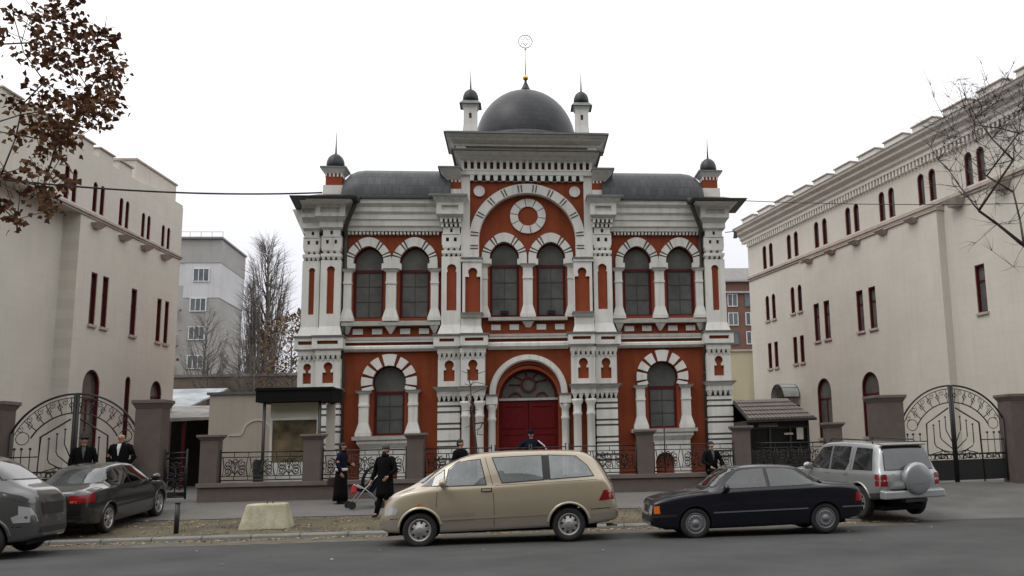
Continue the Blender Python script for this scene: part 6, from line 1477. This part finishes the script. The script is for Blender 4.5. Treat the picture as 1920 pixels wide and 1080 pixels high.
def person(label, loc, face, H, coat, hem, legs=m_black, hat=None, hair=m_hair, arms=None, knees=None, scarf=None, shirt=None, skirt=None, lean=0.0, seat=None, group='people in dark coats', beard=False, headturn=0.0, belt=None):
    """joints in metres for a 1.75 m figure; x forward, y left"""
    t = thing('person', label, 'person', loc, face, group, local=True); t.scale = (H/1.75,)*3
    hz = 0.94 if seat is None else seat
    dz = hz-0.94
    L_ = lambda x, z: x+lean*(z-hz)
    P = lambda x, y, z: (L_(x, z+dz), y, z+dz)
    arms = arms or {1: ((-0.02, 0.27, 1.14), (0.06, 0.27, 0.88)), -1: ((-0.02, -0.27, 1.14), (0.06, -0.27, 0.88))}
    knees = knees or {1: ((0.03, 0.10, 0.50), (-0.01, 0.11, 0.09)), -1: ((0.03, -0.10, 0.50), (-0.01, -0.11, 0.09))}
    V = []; E = []
    def add(p, r, par=None):
        V.append((tuple(p), r)); i = len(V)-1
        if par is not None: E.append((par, i))
        return i
    pel = add(P(0, 0, 0.95), 0.125); sp_ = add(P(0, 0, 1.13), 0.115, pel); ch = add(P(0.0, 0, 1.33), 0.13, sp_); nb = add(P(-0.005, 0, 1.475), 0.062, ch); nk = add(P(0.01, 0, 1.535), 0.052, nb)
    jaw = add(P(0.035, 0, 1.595), 0.062, nk); hd_ = add(P(0.02, 0, 1.655), 0.080, jaw); tp = add(P(0.005, 0, 1.715), 0.062, hd_)
    add(P(0.118, 0, 1.628), 0.014, hd_)                       # nose
    for s in (1, -1): add(P(0.005, s*0.088, 1.645), 0.016, hd_)   # ears
    for s in (1, -1):
        (ex, ey, ez), (wx, wy, wz) = arms[s]
        sh = add(P(0, s*0.175, 1.425), 0.058, ch); el_ = add(P(ex, ey, ez), 0.043, sh); wr_ = add(P(wx, wy, wz), 0.029, el_)
        d = (Vector(P(wx, wy, wz))-Vector(P(ex, ey, ez))).normalized(); side = d.cross(Vector((0, s, 0)))
        side = side.normalized() if side.length > 0.2 else Vector((1, 0, 0))
        pc = Vector(P(wx, wy, wz))+d*0.06; pm_ = add(pc, 0.030, wr_)
        th = add(pc-d*0.01+side*0.045, 0.012, pm_); add(pc+d*0.035+side*0.062, 0.010, th)
        curl = Vector((0, -s, 0))
        for k in range(4):
            b_ = pc+d*0.035+side*(0.030-0.020*k); l = (0.040, 0.048, 0.044, 0.034)[k]
            f1 = add(b_, 0.0105, pm_); f2 = add(b_+d*l+curl*0.006, 0.009, f1); add(b_+d*(l+0.025)+curl*0.024, 0.008, f2)
    for s in (1, -1):
        (kx, ky, kz), (ax_, ay, az) = knees[s]
        hp = add(P(0, s*0.09, 0.89), 0.085, pel); kn = add((kx, ky, kz), 0.058, hp); an = add((ax_, ay, az), 0.040, kn); add((ax_+0.13, ay+s*0.02, max(0.04, az-0.05)), 0.034, an)
    skin_mesh('body', V, E, m_skin, t, 1, pel)
    for s in (1, -1):
        b = MB(); b.sphere(P(0.092, s*0.032, 1.662), 0.012, 5); b.build('eye', m_eye, t)
    b = MB(); b.sphere(P(0.098, 0, 1.592), 0.018, 4, 0, 0.5, 1.4, 0.45); b.build('mouth', M('lips', (0.25, 0.09, 0.07), 0.6) if 'lips' not in bpy.data.materials else bpy.data.materials['lips'], t)
    # clothes
    def R_(x, y, z, rx, ry): return (L_(x, z+dz), y, z+dz, rx, ry)
    rings = [R_(0, 0, 1.52, 0.058, 0.066), R_(0, 0, 1.485, 0.085, 0.115), R_(0, 0, 1.44, 0.115, 0.195), R_(0, 0, 1.38, 0.138, 0.215), R_(0, 0, 1.24, 0.145, 0.205), R_(0, 0, 1.08, 0.138, 0.188), R_(0, 0, 0.94, 0.155, 0.205)]
    if hem < 0.9:
        n = 4
        for i in range(1, n+1): z = 0.94-(0.94-hem)*i/n; rings.append(R_(0, 0, z, 0.155+0.035*i/n, 0.205+0.035*i/n))
    loft(rings).build('coat', coat, t)
    for s in (1, -1):
        (ex, ey, ez), (wx, wy, wz) = arms[s]
        b = MB(); b.tube([P(0, s*0.13, 1.43), P(0, s*0.185, 1.41), ((Vector(P(0, s*0.185, 1.41))+Vector(P(ex, ey, ez)))/2), P(ex, ey, ez), ((Vector(P(ex, ey, ez))+Vector(P(wx, wy, wz)))/2), P(wx, wy, wz)], [0.075, 0.082, 0.072, 0.062, 0.056, 0.047], 10); b.build('sleeve', coat, t)
        (kx, ky, kz), (ax_, ay, az) = knees[s]
        if not skirt:
            b = MB(); b.tube([P(0, s*0.085, 0.96), P(0, s*0.09, 0.88), ((Vector(P(0, s*0.09, 0.88))+Vector((kx, ky, kz)))/2), (kx, ky, kz), (ax_, ay, az-0.01)], [0.11, 0.108, 0.095, 0.078, 0.064], 10); b.build('trouser_leg', legs, t)
        b = MB(); b.sphere((ax_+0.055, ay+s*0.008, az-0.045), 0.07, 6, 0, 1.9, 0.72, 0.62); b.build('shoe', m_shoe, t)
    if skirt:
        loft([R_(0, 0, 1.02, 0.14, 0.175), R_(0, 0, 0.9, 0.165, 0.20), R_(0.0, 0, 0.6, 0.18, 0.215), R_(0.01, 0, 0.3, 0.20, 0.235), R_(0.01, 0, 0.08, 0.215, 0.25)]).build('skirt', skirt, t)
    if belt: loft([R_(0, 0, 1.02, 0.172, 0.225), R_(0, 0, 0.95, 0.176, 0.23), R_(0, 0, 0.93, 0.15, 0.19)]).build('belt', belt, t)
    if shirt:
        b = MB(); b.hexa([P(0.110, -0.042, 1.385), P(0.110, 0.042, 1.385), P(0.146, 0.036, 1.385), P(0.146, -0.036, 1.385)], [P(0.05, -0.05, 1.495), P(0.05, 0.05, 1.495), P(0.094, 0.042, 1.495), P(0.094, -0.042, 1.495)])
        b.hexa([P(0.110, -0.006, 1.20), P(0.110, 0.006, 1.20), P(0.152, 0.006, 1.20), P(0.152, -0.006, 1.20)], [P(0.110, -0.042, 1.384), P(0.110, 0.042, 1.384), P(0.146, 0.036, 1.384), P(0.146, -0.036, 1.384)]); b.build('shirt_front', shirt, t)
    if scarf: loft([R_(0.01, 0, 1.47, 0.09, 0.105), R_(0.015, 0, 1.50, 0.098, 0.105), R_(0.018, 0, 1.53, 0.085, 0.09), R_(0.015, 0, 1.55, 0.066, 0.07)]).build('scarf', scarf, t)
    if beard:
        b = MB(); b.sphere(P(0.072, 0, 1.575), 0.055, 6, 0, 0.8, 1.0, 1.0); b.build('beard', m_hair, t)
    if hair:
        b = MB(); b.sphere(P(-0.008, 0, 1.690), 0.095, 8, 0, 1.02, 0.92, 0.84); b.sphere(P(-0.045, 0, 1.645), 0.078, 8, 0, 0.8, 1.0, 1.1); b.build('hair', hair, t)
    if hat == 'cap' or hat == 'knit':
        b = MB(); b.lathe([(0.101, -0.02), (0.104, 0.02), (0.098, 0.055), (0.07, 0.095), (0.02, 0.108), (0.001, 0.109)], P(0.0, 0, 1.695), 16, 0, True, 1.05, 0.95)
        if hat == 'cap': b.hexa([P(0.085, -0.06, 1.685), P(0.17, -0.045, 1.672), P(0.17, 0.045, 1.672), P(0.085, 0.06, 1.685)], [P(0.085, -0.06, 1.698), P(0.17, -0.045, 1.682), P(0.17, 0.045, 1.682), P(0.085, 0.06, 1.698)])
        b.build('cap', m_grey if hat == 'knit' else m_navy, t)
    elif hat == 'brim':
        b = MB(); b.lathe([(0.155, 0.0), (0.16, 0.008), (0.105, 0.015), (0.100, 0.09), (0.085, 0.11), (0.001, 0.105)], P(0.0, 0, 1.705), 18); b.build('hat', m_hair, t)
    return t
def place(px, Y, dx=0): p = at(px, 850, Y); return (p.x+dx, Y, G(p.x, Y)+0.015)
person('man in black coat and dark hat at the left gate, left of the pair', place(157, -5.3), R(-70), 1.86, m_black, 0.62, hat='brim', shirt=m_grey, beard=False)
person('bareheaded man in a black coat with white shirt front, nearest the tall left pier', place(226, -5.2), R(-90), 1.93, m_black, 0.62, hair=None, shirt=m_shirt, arms={1: ((-0.06, 0.30, 1.15), (0.02, 0.18, 0.98)), -1: ((-0.06, -0.30, 1.15), (0.02, -0.18, 0.98))})
person('woman in navy jacket with white hem and long dark skirt by the fence', place(641, -5.75), R(-12), 1.60, m_navy, 0.92, skirt=m_black, belt=m_shirt, hat=None, scarf=m_black, lean=0.03, arms={1: ((0.04, 0.25, 1.15), (0.24, 0.14, 1.12)), -1: ((-0.02, -0.26, 1.14), (0.08, -0.22, 0.90))}, group='people in dark coats')
person('bearded man in long black coat and grey knitted cap striding by the van', place(723, -8.55), R(-112), 1.70, m_black, 0.50, hat='knit', beard=True, scarf=m_black, arms={1: ((0.02, 0.30, 1.16), (0.20, 0.20, 1.0)), -1: ((-0.06, -0.31, 1.15), (0.05, -0.34, 0.92))},
       knees={1: ((0.10, 0.09, 0.50), (0.02, 0.09, 0.09)), -1: ((0.06, -0.09, 0.49), (0.24, -0.09, 0.10))})
person('dark haired man in black whose head shows above the bonnet of the gold van', place(863, -6.9), R(-35), 1.72, m_black, 0.78)
person('person in dark cap and jacket with pale sleeve stripe before the red door', place(996, -2.6), R(-95), 1.78, m_navy, 0.85, hat='cap', arms={1: ((-0.02, 0.38, 1.26), (0.10, 0.52, 1.04)), -1: ((-0.02, -0.38, 1.26), (0.12, -0.44, 1.05))})
st_ = [o for o in bpy.data.objects if o.name.startswith('person')][-1]
b = MB(); b.tube([(0.05, 0.21, 1.46), (0.055, 0.39, 1.31), (0.14, 0.53, 1.09)], 0.022, 6); b.build('sleeve_stripe', m_shirt, [o for o in bpy.data.objects if o.get('label', '').startswith('person in dark cap')][0])
p = at(1335, 870, -4.92); gz = G(p.x, -4.95)
person('man in an open dark jacket over a grey jumper sitting on the plinth', (p.x, -4.86, gz), R(-75), 1.72, m_black, 0.95, seat=(zr(p.x)+1.03-gz+0.10)*1.75/1.72, shirt=m_grey, group='people in dark coats',
       knees={1: ((0.40, 0.13, 0.60), (0.42, 0.13, 0.12)), -1: ((0.40, -0.13, 0.60), (0.40, -0.14, 0.12))}, arms={1: ((0.06, 0.30, 1.18), (0.24, 0.24, 1.02)), -1: ((0.05, -0.30, 1.18), (0.26, -0.16, 1.02))})
# pushchair beside the man in the long coat
p = at(688, 936, -6.7); q = (p.x, -6.7, G(p.x, -6.7))
PC = thing('pushchair', 'dark pushchair with pale tubular frame and red bag beside the striding man', 'pushchair', q, R(200), None, local=True)
f = MB()
for s in (-0.23, 0.23):
    f.tube([(0.42, s, 0.10), (0.10, s, 0.50), (-0.40, s, 1.02), (-0.52, s, 1.04)], 0.014, 6); f.tube([(-0.35, s, 0.10), (0.05, s, 0.46), (0.30, s, 0.62)], 0.014, 6)
f.tube([(-0.52, -0.23, 1.04), (-0.52, 0.23, 1.04)], 0.016, 6); f.tube([(0.42, -0.23, 0.10), (0.42, 0.23, 0.10)], 0.012, 6); f.tube([(-0.35, -0.23, 0.10), (-0.35, 0.23, 0.10)], 0.012, 6)
f.build('frame', M('pale_tube', (0.45, 0.45, 0.46), 0.4, metal=0.3), PC)
b = MB(); b.hexa([(-0.12, -0.2, 0.40), (0.28, -0.2, 0.44), (0.28, 0.2, 0.44), (-0.12, 0.2, 0.40)], [(-0.14, -0.2, 0.48), (0.28, -0.2, 0.52), (0.28, 0.2, 0.52), (-0.14, 0.2, 0.48)]); b.hexa([(-0.14, -0.2, 0.44), (-0.06, -0.2, 0.44), (-0.06, 0.2, 0.44), (-0.14, 0.2, 0.44)], [(-0.42, -0.2, 0.95), (-0.34, -0.2, 0.98), (-0.34, 0.2, 0.98), (-0.42, 0.2, 0.95)]); b.build('seat', m_navy, PC)
b = MB()
for i in range(7):
    a0 = R(95-16*i); a1 = R(95-16*(i+1)); b.add([(-0.30+0.42*math.cos(a), y, 0.66+0.42*math.sin(a)) for a in (a0, a1) for y in (-0.22, 0.22)], [(0, 1, 3, 2)], 0, True)
b.build('hood', m_black, PC, normals=False)
for x in (0.42, -0.35):
    for s in (-0.25, 0.25):
        b = MB(); b.cyly(s-0.02, s+0.02, x, 0.10, 0.10, 18); b.build('wheel', m_tyre, PC)
b = MB(); b.frus(0.30, 0.46, 0.14, 0.28, 0.40, 0.34, 0.42, 0.17, 0.25, 0.62); b.build('red_bag', M('red_nylon', (0.40, 0.010, 0.018), 0.6), PC, bevel=0.03)
# shoulder bag on the woman's far side
p = at(617, 902, -5.8)
SB = thing('handbag', 'dark maroon handbag hanging behind the woman by the plinth', 'bag', (p.x+0.10, -5.8, p.z-0.14), R(20), None, local=True)
b = MB(); b.frus(-0.17, 0.17, -0.06, 0.06, 0, -0.13, 0.13, -0.04, 0.04, 0.24); b.build('bag_body', M('maroon_leather', (0.03, 0.008, 0.010), 0.5), SB, bevel=0.03)
b = MB(); b.tube([(-0.09, 0, 0.23), (-0.06, 0, 0.42), (0.06, 0, 0.42), (0.09, 0, 0.23)], 0.010, 6); b.build('strap', m_black, SB)
# ---------------------------------------------------------------- trees, cables
m_bark = M('grey_bark', (0.075, 0.063, 0.055), 0.95, 0.3, 4, 0.6, 25)
m_twig = M('twig_bark', (0.060, 0.048, 0.045), 0.95, 0.3, 4)
m_brleaf = M('brown_leaf', (0.100, 0.040, 0.026), 0.85, 0.4, 3.0, col2=(0.145, 0.075, 0.035), spec=0.2)
m_pop = M('poplar_bark', (0.14, 0.125, 0.11), 0.95, 0.2, 1)
m_dry = M('dry_brown_foliage', (0.13, 0.085, 0.045), 0.9, 0.4, 0.8)
def grow_tree(trunk, tips, r0, rtip, seed, kink=0.10, sag=0.0, rb=None, keep=False):
    """joins every tip to the nearest limb already grown; limb radius follows the load it carries"""
    rr = random.Random(seed); nodes = [Vector(p) for p in trunk]; par = [-1]+list(range(len(trunk)-1)); kids = [0]*len(nodes)
    base = nodes[0]; order = list(tips) if keep else sorted(tips, key=lambda t: (Vector(t)-nodes[-1]).length)
    ends = []
    for tp in order:
        tp = Vector(tp); best, bd = None, 1e9
        for i in range(len(nodes)):
            if i < max(1, len(trunk)//3): continue
            d = (tp-nodes[i]).length
            up = (tp-nodes[i]).normalized().z if d > 1e-6 else 0
            c = d*(1.25-0.35*up)
            if c < bd: bd, best = c, i
        a = nodes[best]; L = (tp-a).length; n = max(1, int(L/0.35)); prev = best
        for k in range(1, n+1):
            t = k/n; p = a.lerp(tp, t)
            if k < n: p += Vector((rr.gauss(0, 1), rr.gauss(0, 1), rr.gauss(0, 1)+sag))*kink*L*0.12
            nodes.append(p); par.append(prev); kids.append(0); prev = len(nodes)-1
        ends.append(prev)
    load = [0.0]*len(nodes)
    for e in ends:
        i = e
        while i >= 0: load[i] += 1; i = par[i]
    mx = max(load); nt_ = len(trunk); rb = rb or r0; rad = [(r0*(1-0.9*i/nt_)) if i < nt_ else rtip+(rb-rtip)*(max(l, 0.0)/mx)**0.8 for i, l in enumerate(load)]
    return nodes, par, rad, ends
def limbs(nodes, par, rad, mb, sides=6, cut=0.0, m=0):
    for i in range(1, len(nodes)):
        if rad[i] < cut: continue
        j = par[i]; mb.tube([nodes[j], nodes[i]], [min(rad[j], rad[i]*1.35), rad[i]], sides if rad[i] > 0.02 else 4, m)
def leaves(mb, c, n, sp, size, rr, m=0):
    for _ in range(n):
        p = Vector(c)+Vector((rr.gauss(0, sp), rr.gauss(0, sp), rr.gauss(0, sp*0.9)-sp*0.2)); s_ = size*rr.uniform(0.65, 1.3)
        a = Vector((rr.gauss(0, 1), rr.gauss(0, 1), rr.gauss(0, 0.7)-0.7)).normalized(); b_ = a.cross(Vector((rr.gauss(0, 1), rr.gauss(0, 1), rr.gauss(0, 1)))).normalized(); f = a.cross(b_)*0.12*s_
        mb.add([p, p+a*s_*0.35+b_*s_*0.48+f, p+a*s_*0.62+b_*s_*0.26, p+a*s_*1.05, p+a*s_*0.62-b_*s_*0.26, p+a*s_*0.35-b_*s_*0.48+f], [(0, 1, 2, 3), (0, 3, 4, 5)], m)
# brown leaved tree on the near pavement, its crown reaching in from the left
rr = random.Random(11)
LTY = -24.3
def L3(px, py, dy=0.0): p = at(px, py, LTY+dy); return (p.x, p.y, p.z)
LT = thing('maple_tree', 'near tree with withered brown leaves reaching in at the upper left corner', 'tree', L3(-430, 1300)[:2]+(0.1,))
base = Vector(L3(-430, 1300)); base.z = 0.05
trunk = [base, base+Vector((0.02, 0.05, 1.2)), base+Vector((0.04, 0.0, 2.4)), base+Vector((0.08, 0.0, 3.3)), base+Vector((0.14, 0.02, 4.1)), base+Vector((0.17, 0.05, 4.9)), base+Vector((0.12, 0.05, 5.8)), base+Vector((0.15, 0.05, 6.7)), base+Vector((0.10, 0.0, 7.4))]
clumps = []
shape = [(85, 20), (110, 8), (70, 60), (95, 75), (80, 110), (60, 30), (120, 40), (125, 75), (160, 62), (150, 85), (192, 68), (188, 90), (180, 112), (204, 88), (212, 110), (216, 130), (214, 150), (198, 150), (176, 140), (160, 112), (168, 165), (205, 172), (218, 178), (196, 185), (190, 210), (184, 228), (206, 212), (212, 206), (170, 205), (150, 180), (140, 160), (110, 165), (90, 150), (70, 160), (100, 180), (120, 205), (140, 205), (80, 200), (65, 240), (90, 245), (105, 270), (130, 258), (140, 245), (80, 280), (110, 300), (95, 330), (75, 320), (85, 360), (100, 395), (78, 400), (60, 350), (85, 345), (120, 130), (130, 190), (40, 100), (20, 180), (30, 260), (10, 60), (50, 320), (15, 330), (45, 200), (25, 20), (-20, 120), (-30, 240), (-40, 40), (5, 380), (40, 410), (-60, 320), (150, 200), (135, 110), (105, 110), (90, 210), (140, 30), (172, 185), (110, 235), (125, 245)]
for px, py in shape:
    clumps.append(L3(px+rr.gauss(0, 4), py+rr.gauss(0, 4), rr.uniform(-0.7, 0.7)))
    if rr.random() < 0.5: clumps.append(L3(px+rr.gauss(0, 16), py+rr.gauss(0, 16), rr.uniform(-0.7, 0.7)))
for _ in range(70): clumps.append(L3(rr.uniform(-900, -40), rr.uniform(-260, 330), rr.uniform(-1.2, 1.2)))
def sweep(pts, n=5):
    out = []
    for a, b_ in zip(pts[:-1], pts[1:]):
        for k in range(n): out.append(tuple(Vector(a).lerp(Vector(b_), k/n)))
    return out+[pts[-1]]
arcs = []
for lst in ([(-300, 420, 0), (-150, 300, 0.1), (-40, 240, 0.15), (40, 215, 0.2), (105, 205, 0.25)], [(-330, 200, 0), (-180, 120, -0.1), (-40, 85, -0.1), (60, 80, -0.15), (150, 95, -0.2), (200, 120, -0.2)], [(-150, 300, 0.1), (-60, 320, 0.0), (20, 335, -0.1), (80, 350, -0.1)], [(-180, 120, -0.1), (-60, 20, 0.0), (60, -20, 0.1), (120, -10, 0.1)], [(-560, 250, 0.2), (-680, 150, 0.3), (-800, 90, 0.3)], [(-40, 240, 0.15), (70, 260, -0.1), (130, 250, -0.1)]): arcs += sweep([L3(*q) for q in lst])
tb = base+Vector((0.14, 0.02, 4.1))
clumps.sort(key=lambda t: (Vector(t)-tb).length)
nodes, par, rad, ends = grow_tree(trunk, arcs+clumps, 0.13, 0.0022, 5, 0.22, 0, 0.036, True)
b = MB(); limbs(nodes[:len(trunk)], par, rad, b, 10); part(b, 'trunk', m_bark, LT)
b = MB()
for i in range(len(trunk), len(nodes)): b.tube([nodes[par[i]], nodes[i]], [min(rad[par[i]], rad[i]*1.4), rad[i]], 5)
for px, py in ((165, 40), (200, 30), (220, 50), (228, 95), (236, 130), (245, 200), (150, 30), (230, 165)):
    q = Vector(L3(px, py, rr.uniform(-.3, .3))); a = min(nodes, key=lambda n_: (n_-q).length); b.tube([a, (a+q)/2+Vector((rr.gauss(0, .02), 0, rr.gauss(0, .02))), q], [0.005, 0.004, 0.002], 4)
part(b, 'branches', m_twig, LT)
b = MB()
for c in clumps: leaves(b, c, rr.randint(12, 24), 0.048, 0.058, rr)
cr = part(b, 'crown', m_brleaf, LT, normals=False)
# bare tree on the near pavement at the right, boughs coming in from the right
rr = random.Random(23); RTY = -23.6
def R3(px, py, dy=0.0): p = at(px, py, RTY+dy); return (p.x, p.y, p.z)
bx_ = Vector(R3(2260, 1300)); bx_.z = 0.05
RT = thing('bare_tree', 'leafless near tree with spidery branches reaching in at the upper right edge', 'tree', (bx_.x, bx_.y, 0.05))
trunk = [bx_, bx_+Vector((0, 0, 1.0)), bx_+Vector((-0.05, 0.02, 2.0)), bx_+Vector((-0.1, 0.0, 2.9)), bx_+Vector((-0.12, 0.0, 3.8)), bx_+Vector((-0.18, 0.0, 4.8)), bx_+Vector((-0.15, 0.0, 5.8)), bx_+Vector((-0.2, 0.0, 6.8)), bx_+Vector((-0.18, 0.05, 7.5))]
limb = [(1990, 520), (1920, 460), (1870, 420), (1835, 395), (1800, 350), (1780, 320), (1760, 300), (1745, 275)]
tips = [R3(*q) for q in limb]
for lo in ([(1900, 360), (1850, 330), (1820, 300), (1790, 260), (1770, 220), (1752, 185), (1745, 160)], [(1900, 300), (1860, 260), (1830, 220), (1810, 180), (1800, 150)], [(1900, 500), (1860, 470), (1830, 455)], [(1890, 420), (1850, 365), (1815, 320), (1770, 270), (1740, 240)], [(1910, 250), (1870, 190), (1850, 150), (1840, 120)], [(1870, 420), (1830, 380), (1790, 350), (1750, 345)], [(1960, 250), (1920, 180), (1900, 120)]): tips += [R3(px, py, rr.uniform(-.5, .5)) for px, py in lo]
for _ in range(190): tips.append(R3(rr.triangular(1738, 1990, 1850), rr.triangular(125, 400, 230), rr.uniform(-0.5, 0.5)))
for _ in range(60): tips.append(R3(rr.uniform(1990, 2650), rr.uniform(-200, 380), rr.uniform(-1.0, 1.0)))
nodes, par, rad, ends = grow_tree(trunk, tips, 0.12, 0.0020, 8, 0.20, 0, 0.026, True)
b = MB(); limbs(nodes[:len(trunk)], par, rad, b, 10); part(b, 'trunk', m_bark, RT)
b = MB()
for i in range(len(trunk), len(nodes)): b.tube([nodes[par[i]], nodes[i]], [min(rad[par[i]], rad[i]*1.4), rad[i]], 5)
for e in ends:
    for _ in range(5):
        a = nodes[e]; d = (a-nodes[par[e]]).normalized()+Vector((rr.gauss(0, .6), rr.gauss(0, .6), rr.gauss(0.25, .5))); q = a+d*rr.uniform(0.05, 0.17); b.tube([a, (a+q)/2+Vector((0, 0, rr.gauss(0, .012))), q], [0.0022, 0.0018, 0.001], 3)
part(b, 'crown', m_twig, RT)

def brush_tree(name, label, x, y, z, h, w, mat, seed, n, up=0.9, trunk_r=0.16, dry=None, group=None, low=0.12):
    """leafless tree far off: a trunk, rising limbs and a haze of fine twigs"""
    rr = random.Random(seed); t = thing(name, label, 'tree', (x, y, z), 0, group)
    b = MB(); b.tube([(x, y, z-0.3), (x+rr.gauss(0, .1), y, z+h*0.35), (x+rr.gauss(0, .12), y, z+h*0.7), (x, y, z+h*0.97)], [trunk_r, trunk_r*0.75, trunk_r*0.4, trunk_r*0.08], 7); part(b, 'trunk', mat, t)
    b = MB(); lv = MB()
    for i in range(n):
        f = low+(0.95-low)*(i+rr.random())/n; a = rr.uniform(0, 6.283); env = w*(math.sin(math.pi*min(1, (f*0.9+0.12)))**0.7)*rr.uniform(0.55, 1.0)
        L = h*(1-f)*rr.uniform(0.35, 0.75)*up+0.6; p0 = Vector((x, y, z+h*f)); p3 = p0+Vector((math.cos(a)*env, math.sin(a)*env, L)); p3.z = min(p3.z, z+h*1.02)
        p1 = p0.lerp(p3, 0.35)+Vector((math.cos(a), math.sin(a), 0))*env*0.28; p2 = p0.lerp(p3, 0.7)+Vector((math.cos(a), math.sin(a), 0))*env*0.15
        r = trunk_r*0.26*(1-f*0.6); b.tube([p0, p1, p2, p3], [r, r*0.7, r*0.45, r*0.15], 4)
        for k in range(14):
            s0 = p1.lerp(p3, rr.random()); d = Vector((math.cos(a)+rr.gauss(0, .8), math.sin(a)+rr.gauss(0, .8), 1.3*up+rr.gauss(0, .4))).normalized()*rr.uniform(0.35, 1.0)*h*0.075
            b.tube([s0, s0+d*0.5+Vector((rr.gauss(0, .04), rr.gauss(0, .04), 0)), s0+d], [r*0.28, r*0.2, r*0.09], 3)
            if dry and rr.random() < 0.55: leaves(lv, s0+d, 3, 0.25, 0.22, rr)
    part(b, 'crown', mat, t)
    if dry: part(lv, 'withered_leaves', dry, t, normals=False)
    return t
brush_tree('poplar_tree', 'tall leafless poplar with upswept branches right of the grey apartment block', -21.3, 50, 0.0, 19.9, 2.0, m_pop, 3, 150, 1.0, 0.30, low=0.06)
brush_tree('poplar_tree', 'shorter leafless poplar leaning against the left flank of the tall poplar', -22.6, 50.5, 0.0, 16.5, 1.2, m_pop, 4, 80, 1.0, 0.2, low=0.08)
brush_tree('bare_tree', 'twiggy leafless tree in front of the right flank of the apartment block', -23.4, 42, 0.0, 12.6, 2.1, m_pop, 5, 90, 0.75, 0.18)
brush_tree('bare_tree', 'low leafless tree between the twiggy tree and the poplars', -20.4, 40, 0.0, 10.4, 2.4, m_pop, 6, 90, 0.6, 0.16)
brush_tree('withered_tree', 'tree with a few dry brown leaves against the synagogue\'s left wall', -16.9, 40, 0.0, 12.0, 2.6, m_pop, 7, 80, 0.6, 0.16, m_dry)
brush_tree('withered_tree', 'thin reddish brown tree squeezed between the cream building and the apartment block', -25.6, 36, 0.0, 14.2, 1.3, m_pop, 9, 80, 0.8, 0.16, M('rust_foliage', (0.16, 0.065, 0.035), 0.9, 0.4, 0.8))
brush_tree('bare_shrub', 'dense leafless thicket at the foot of the poplars', -18.9, 38, 0.0, 9.2, 2.4, m_pop, 41, 130, 0.5, 0.12, low=0.03)
brush_tree('bare_shrub', 'leafless thicket below the right corner of the apartment block', -22.3, 39, 0.0, 9.0, 2.0, m_pop, 42, 100, 0.5, 0.12, low=0.03)
# sapling in front of the portal
rr = random.Random(31); p = at(893, 850, -3.4)
ST = thing('sapling', 'thin leafless sapling behind the fence, left of the portal', 'tree', (p.x, -3.4, 0.6))
trunk = [(p.x, -3.4, 0.55), (p.x+0.01, -3.4, 1.2), (p.x, -3.38, 1.9), (p.x-0.08, -3.4, 2.6), (p.x-0.14, -3.42, 3.2), (p.x-0.18, -3.4, 3.75), (p.x-0.28, -3.4, 4.25)]
tips = [(p.x+rr.uniform(-0.52, 0.34), -3.4+rr.uniform(-.3, .3), rr.uniform(2.2, 4.2)) for _ in range(26)]
nodes, par, rad, ends = grow_tree(trunk, tips, 0.045, 0.006, 3, 0.35)
b = MB(); b.tube(trunk, [0.042, 0.040, 0.036, 0.030, 0.022, 0.015, 0.008], 7); part(b, 'trunk', m_twig, ST)
b = MB()
for i in range(len(trunk), len(nodes)): b.tube([nodes[par[i]], nodes[i]], [rad[i]*1.1, rad[i]], 4)
part(b, 'crown', m_twig, ST)
p = at(1247, 830, -4.3)
IP = thing('iron_pole', 'slim dark pole standing behind the railing below the right ground floor window', 'pole', (p.x, -4.2, 0.6))
b = MB(); b.tube([(p.x, -4.2, 0.5), (p.x, -4.2, 2.32)], 0.022, 7); part(b, 'pole', m_iron, IP)
b = MB(); b.sphere((p.x, -4.2, 2.34), 0.035, 5); part(b, 'knob', m_iron, IP)
# overhead cables
def cable(lab, a, b_, sag, r):
    c = MB(); a, b_ = Vector(a), Vector(b_); n = 24
    c.tube([a.lerp(b_, i/n)-Vector((0, 0, sag*4*(i/n)*(1-i/n))) for i in range(n+1)], r, 5)
    tag(c.build('overhead_cable', m_iron), lab, 'cable', 'overhead cables')
q0 = at(-120, 322, -6.0); q1 = at(604, 361, -0.4)
cable('thick overhead cable from the synagogue\'s left corner across the left cream building', (q1.x, q1.y, q1.z), (q0.x, q0.y, q0.z), 0.25, 0.030)
q0 = at(1385, 376, -0.6); q1 = at(2050, 378, -6.0)
cable('thin overhead cable from the synagogue\'s right eave across the right cream building', (q0.x, q0.y, q0.z), (q1.x, q1.y, q1.z), 0.12, 0.014)
# ---------------------------------------------------------------- unseen row across the street, added to dim the street and darken reflections
OP = thing('shade_terrace', 'unseen dull brown terrace added behind the viewer to shade the street', 'building', (0, -45, 0))
m_opp = M('shade_terrace_brown', (0.17, 0.145, 0.12), 0.9, 0.2, 0.3)
b = MB(); b.box(-60, 60, -60, -45, -1, 21); part(b, 'wall', m_opp, OP)
b = MB(); b.frus(-60.5, 60.5, -60.5, -44.5, 21, -58, 58, -56, -50, 24); part(b, 'roof', m_cap, OP)
for i in range(26):
    for j in range(6):
        x = -57+i*4.5; b = MB(); b.box(x, x+1.5, -44.99, -44.9, 1.2+3*j, 3.0+3*j); part(b, 'window', m_fgl, OP)
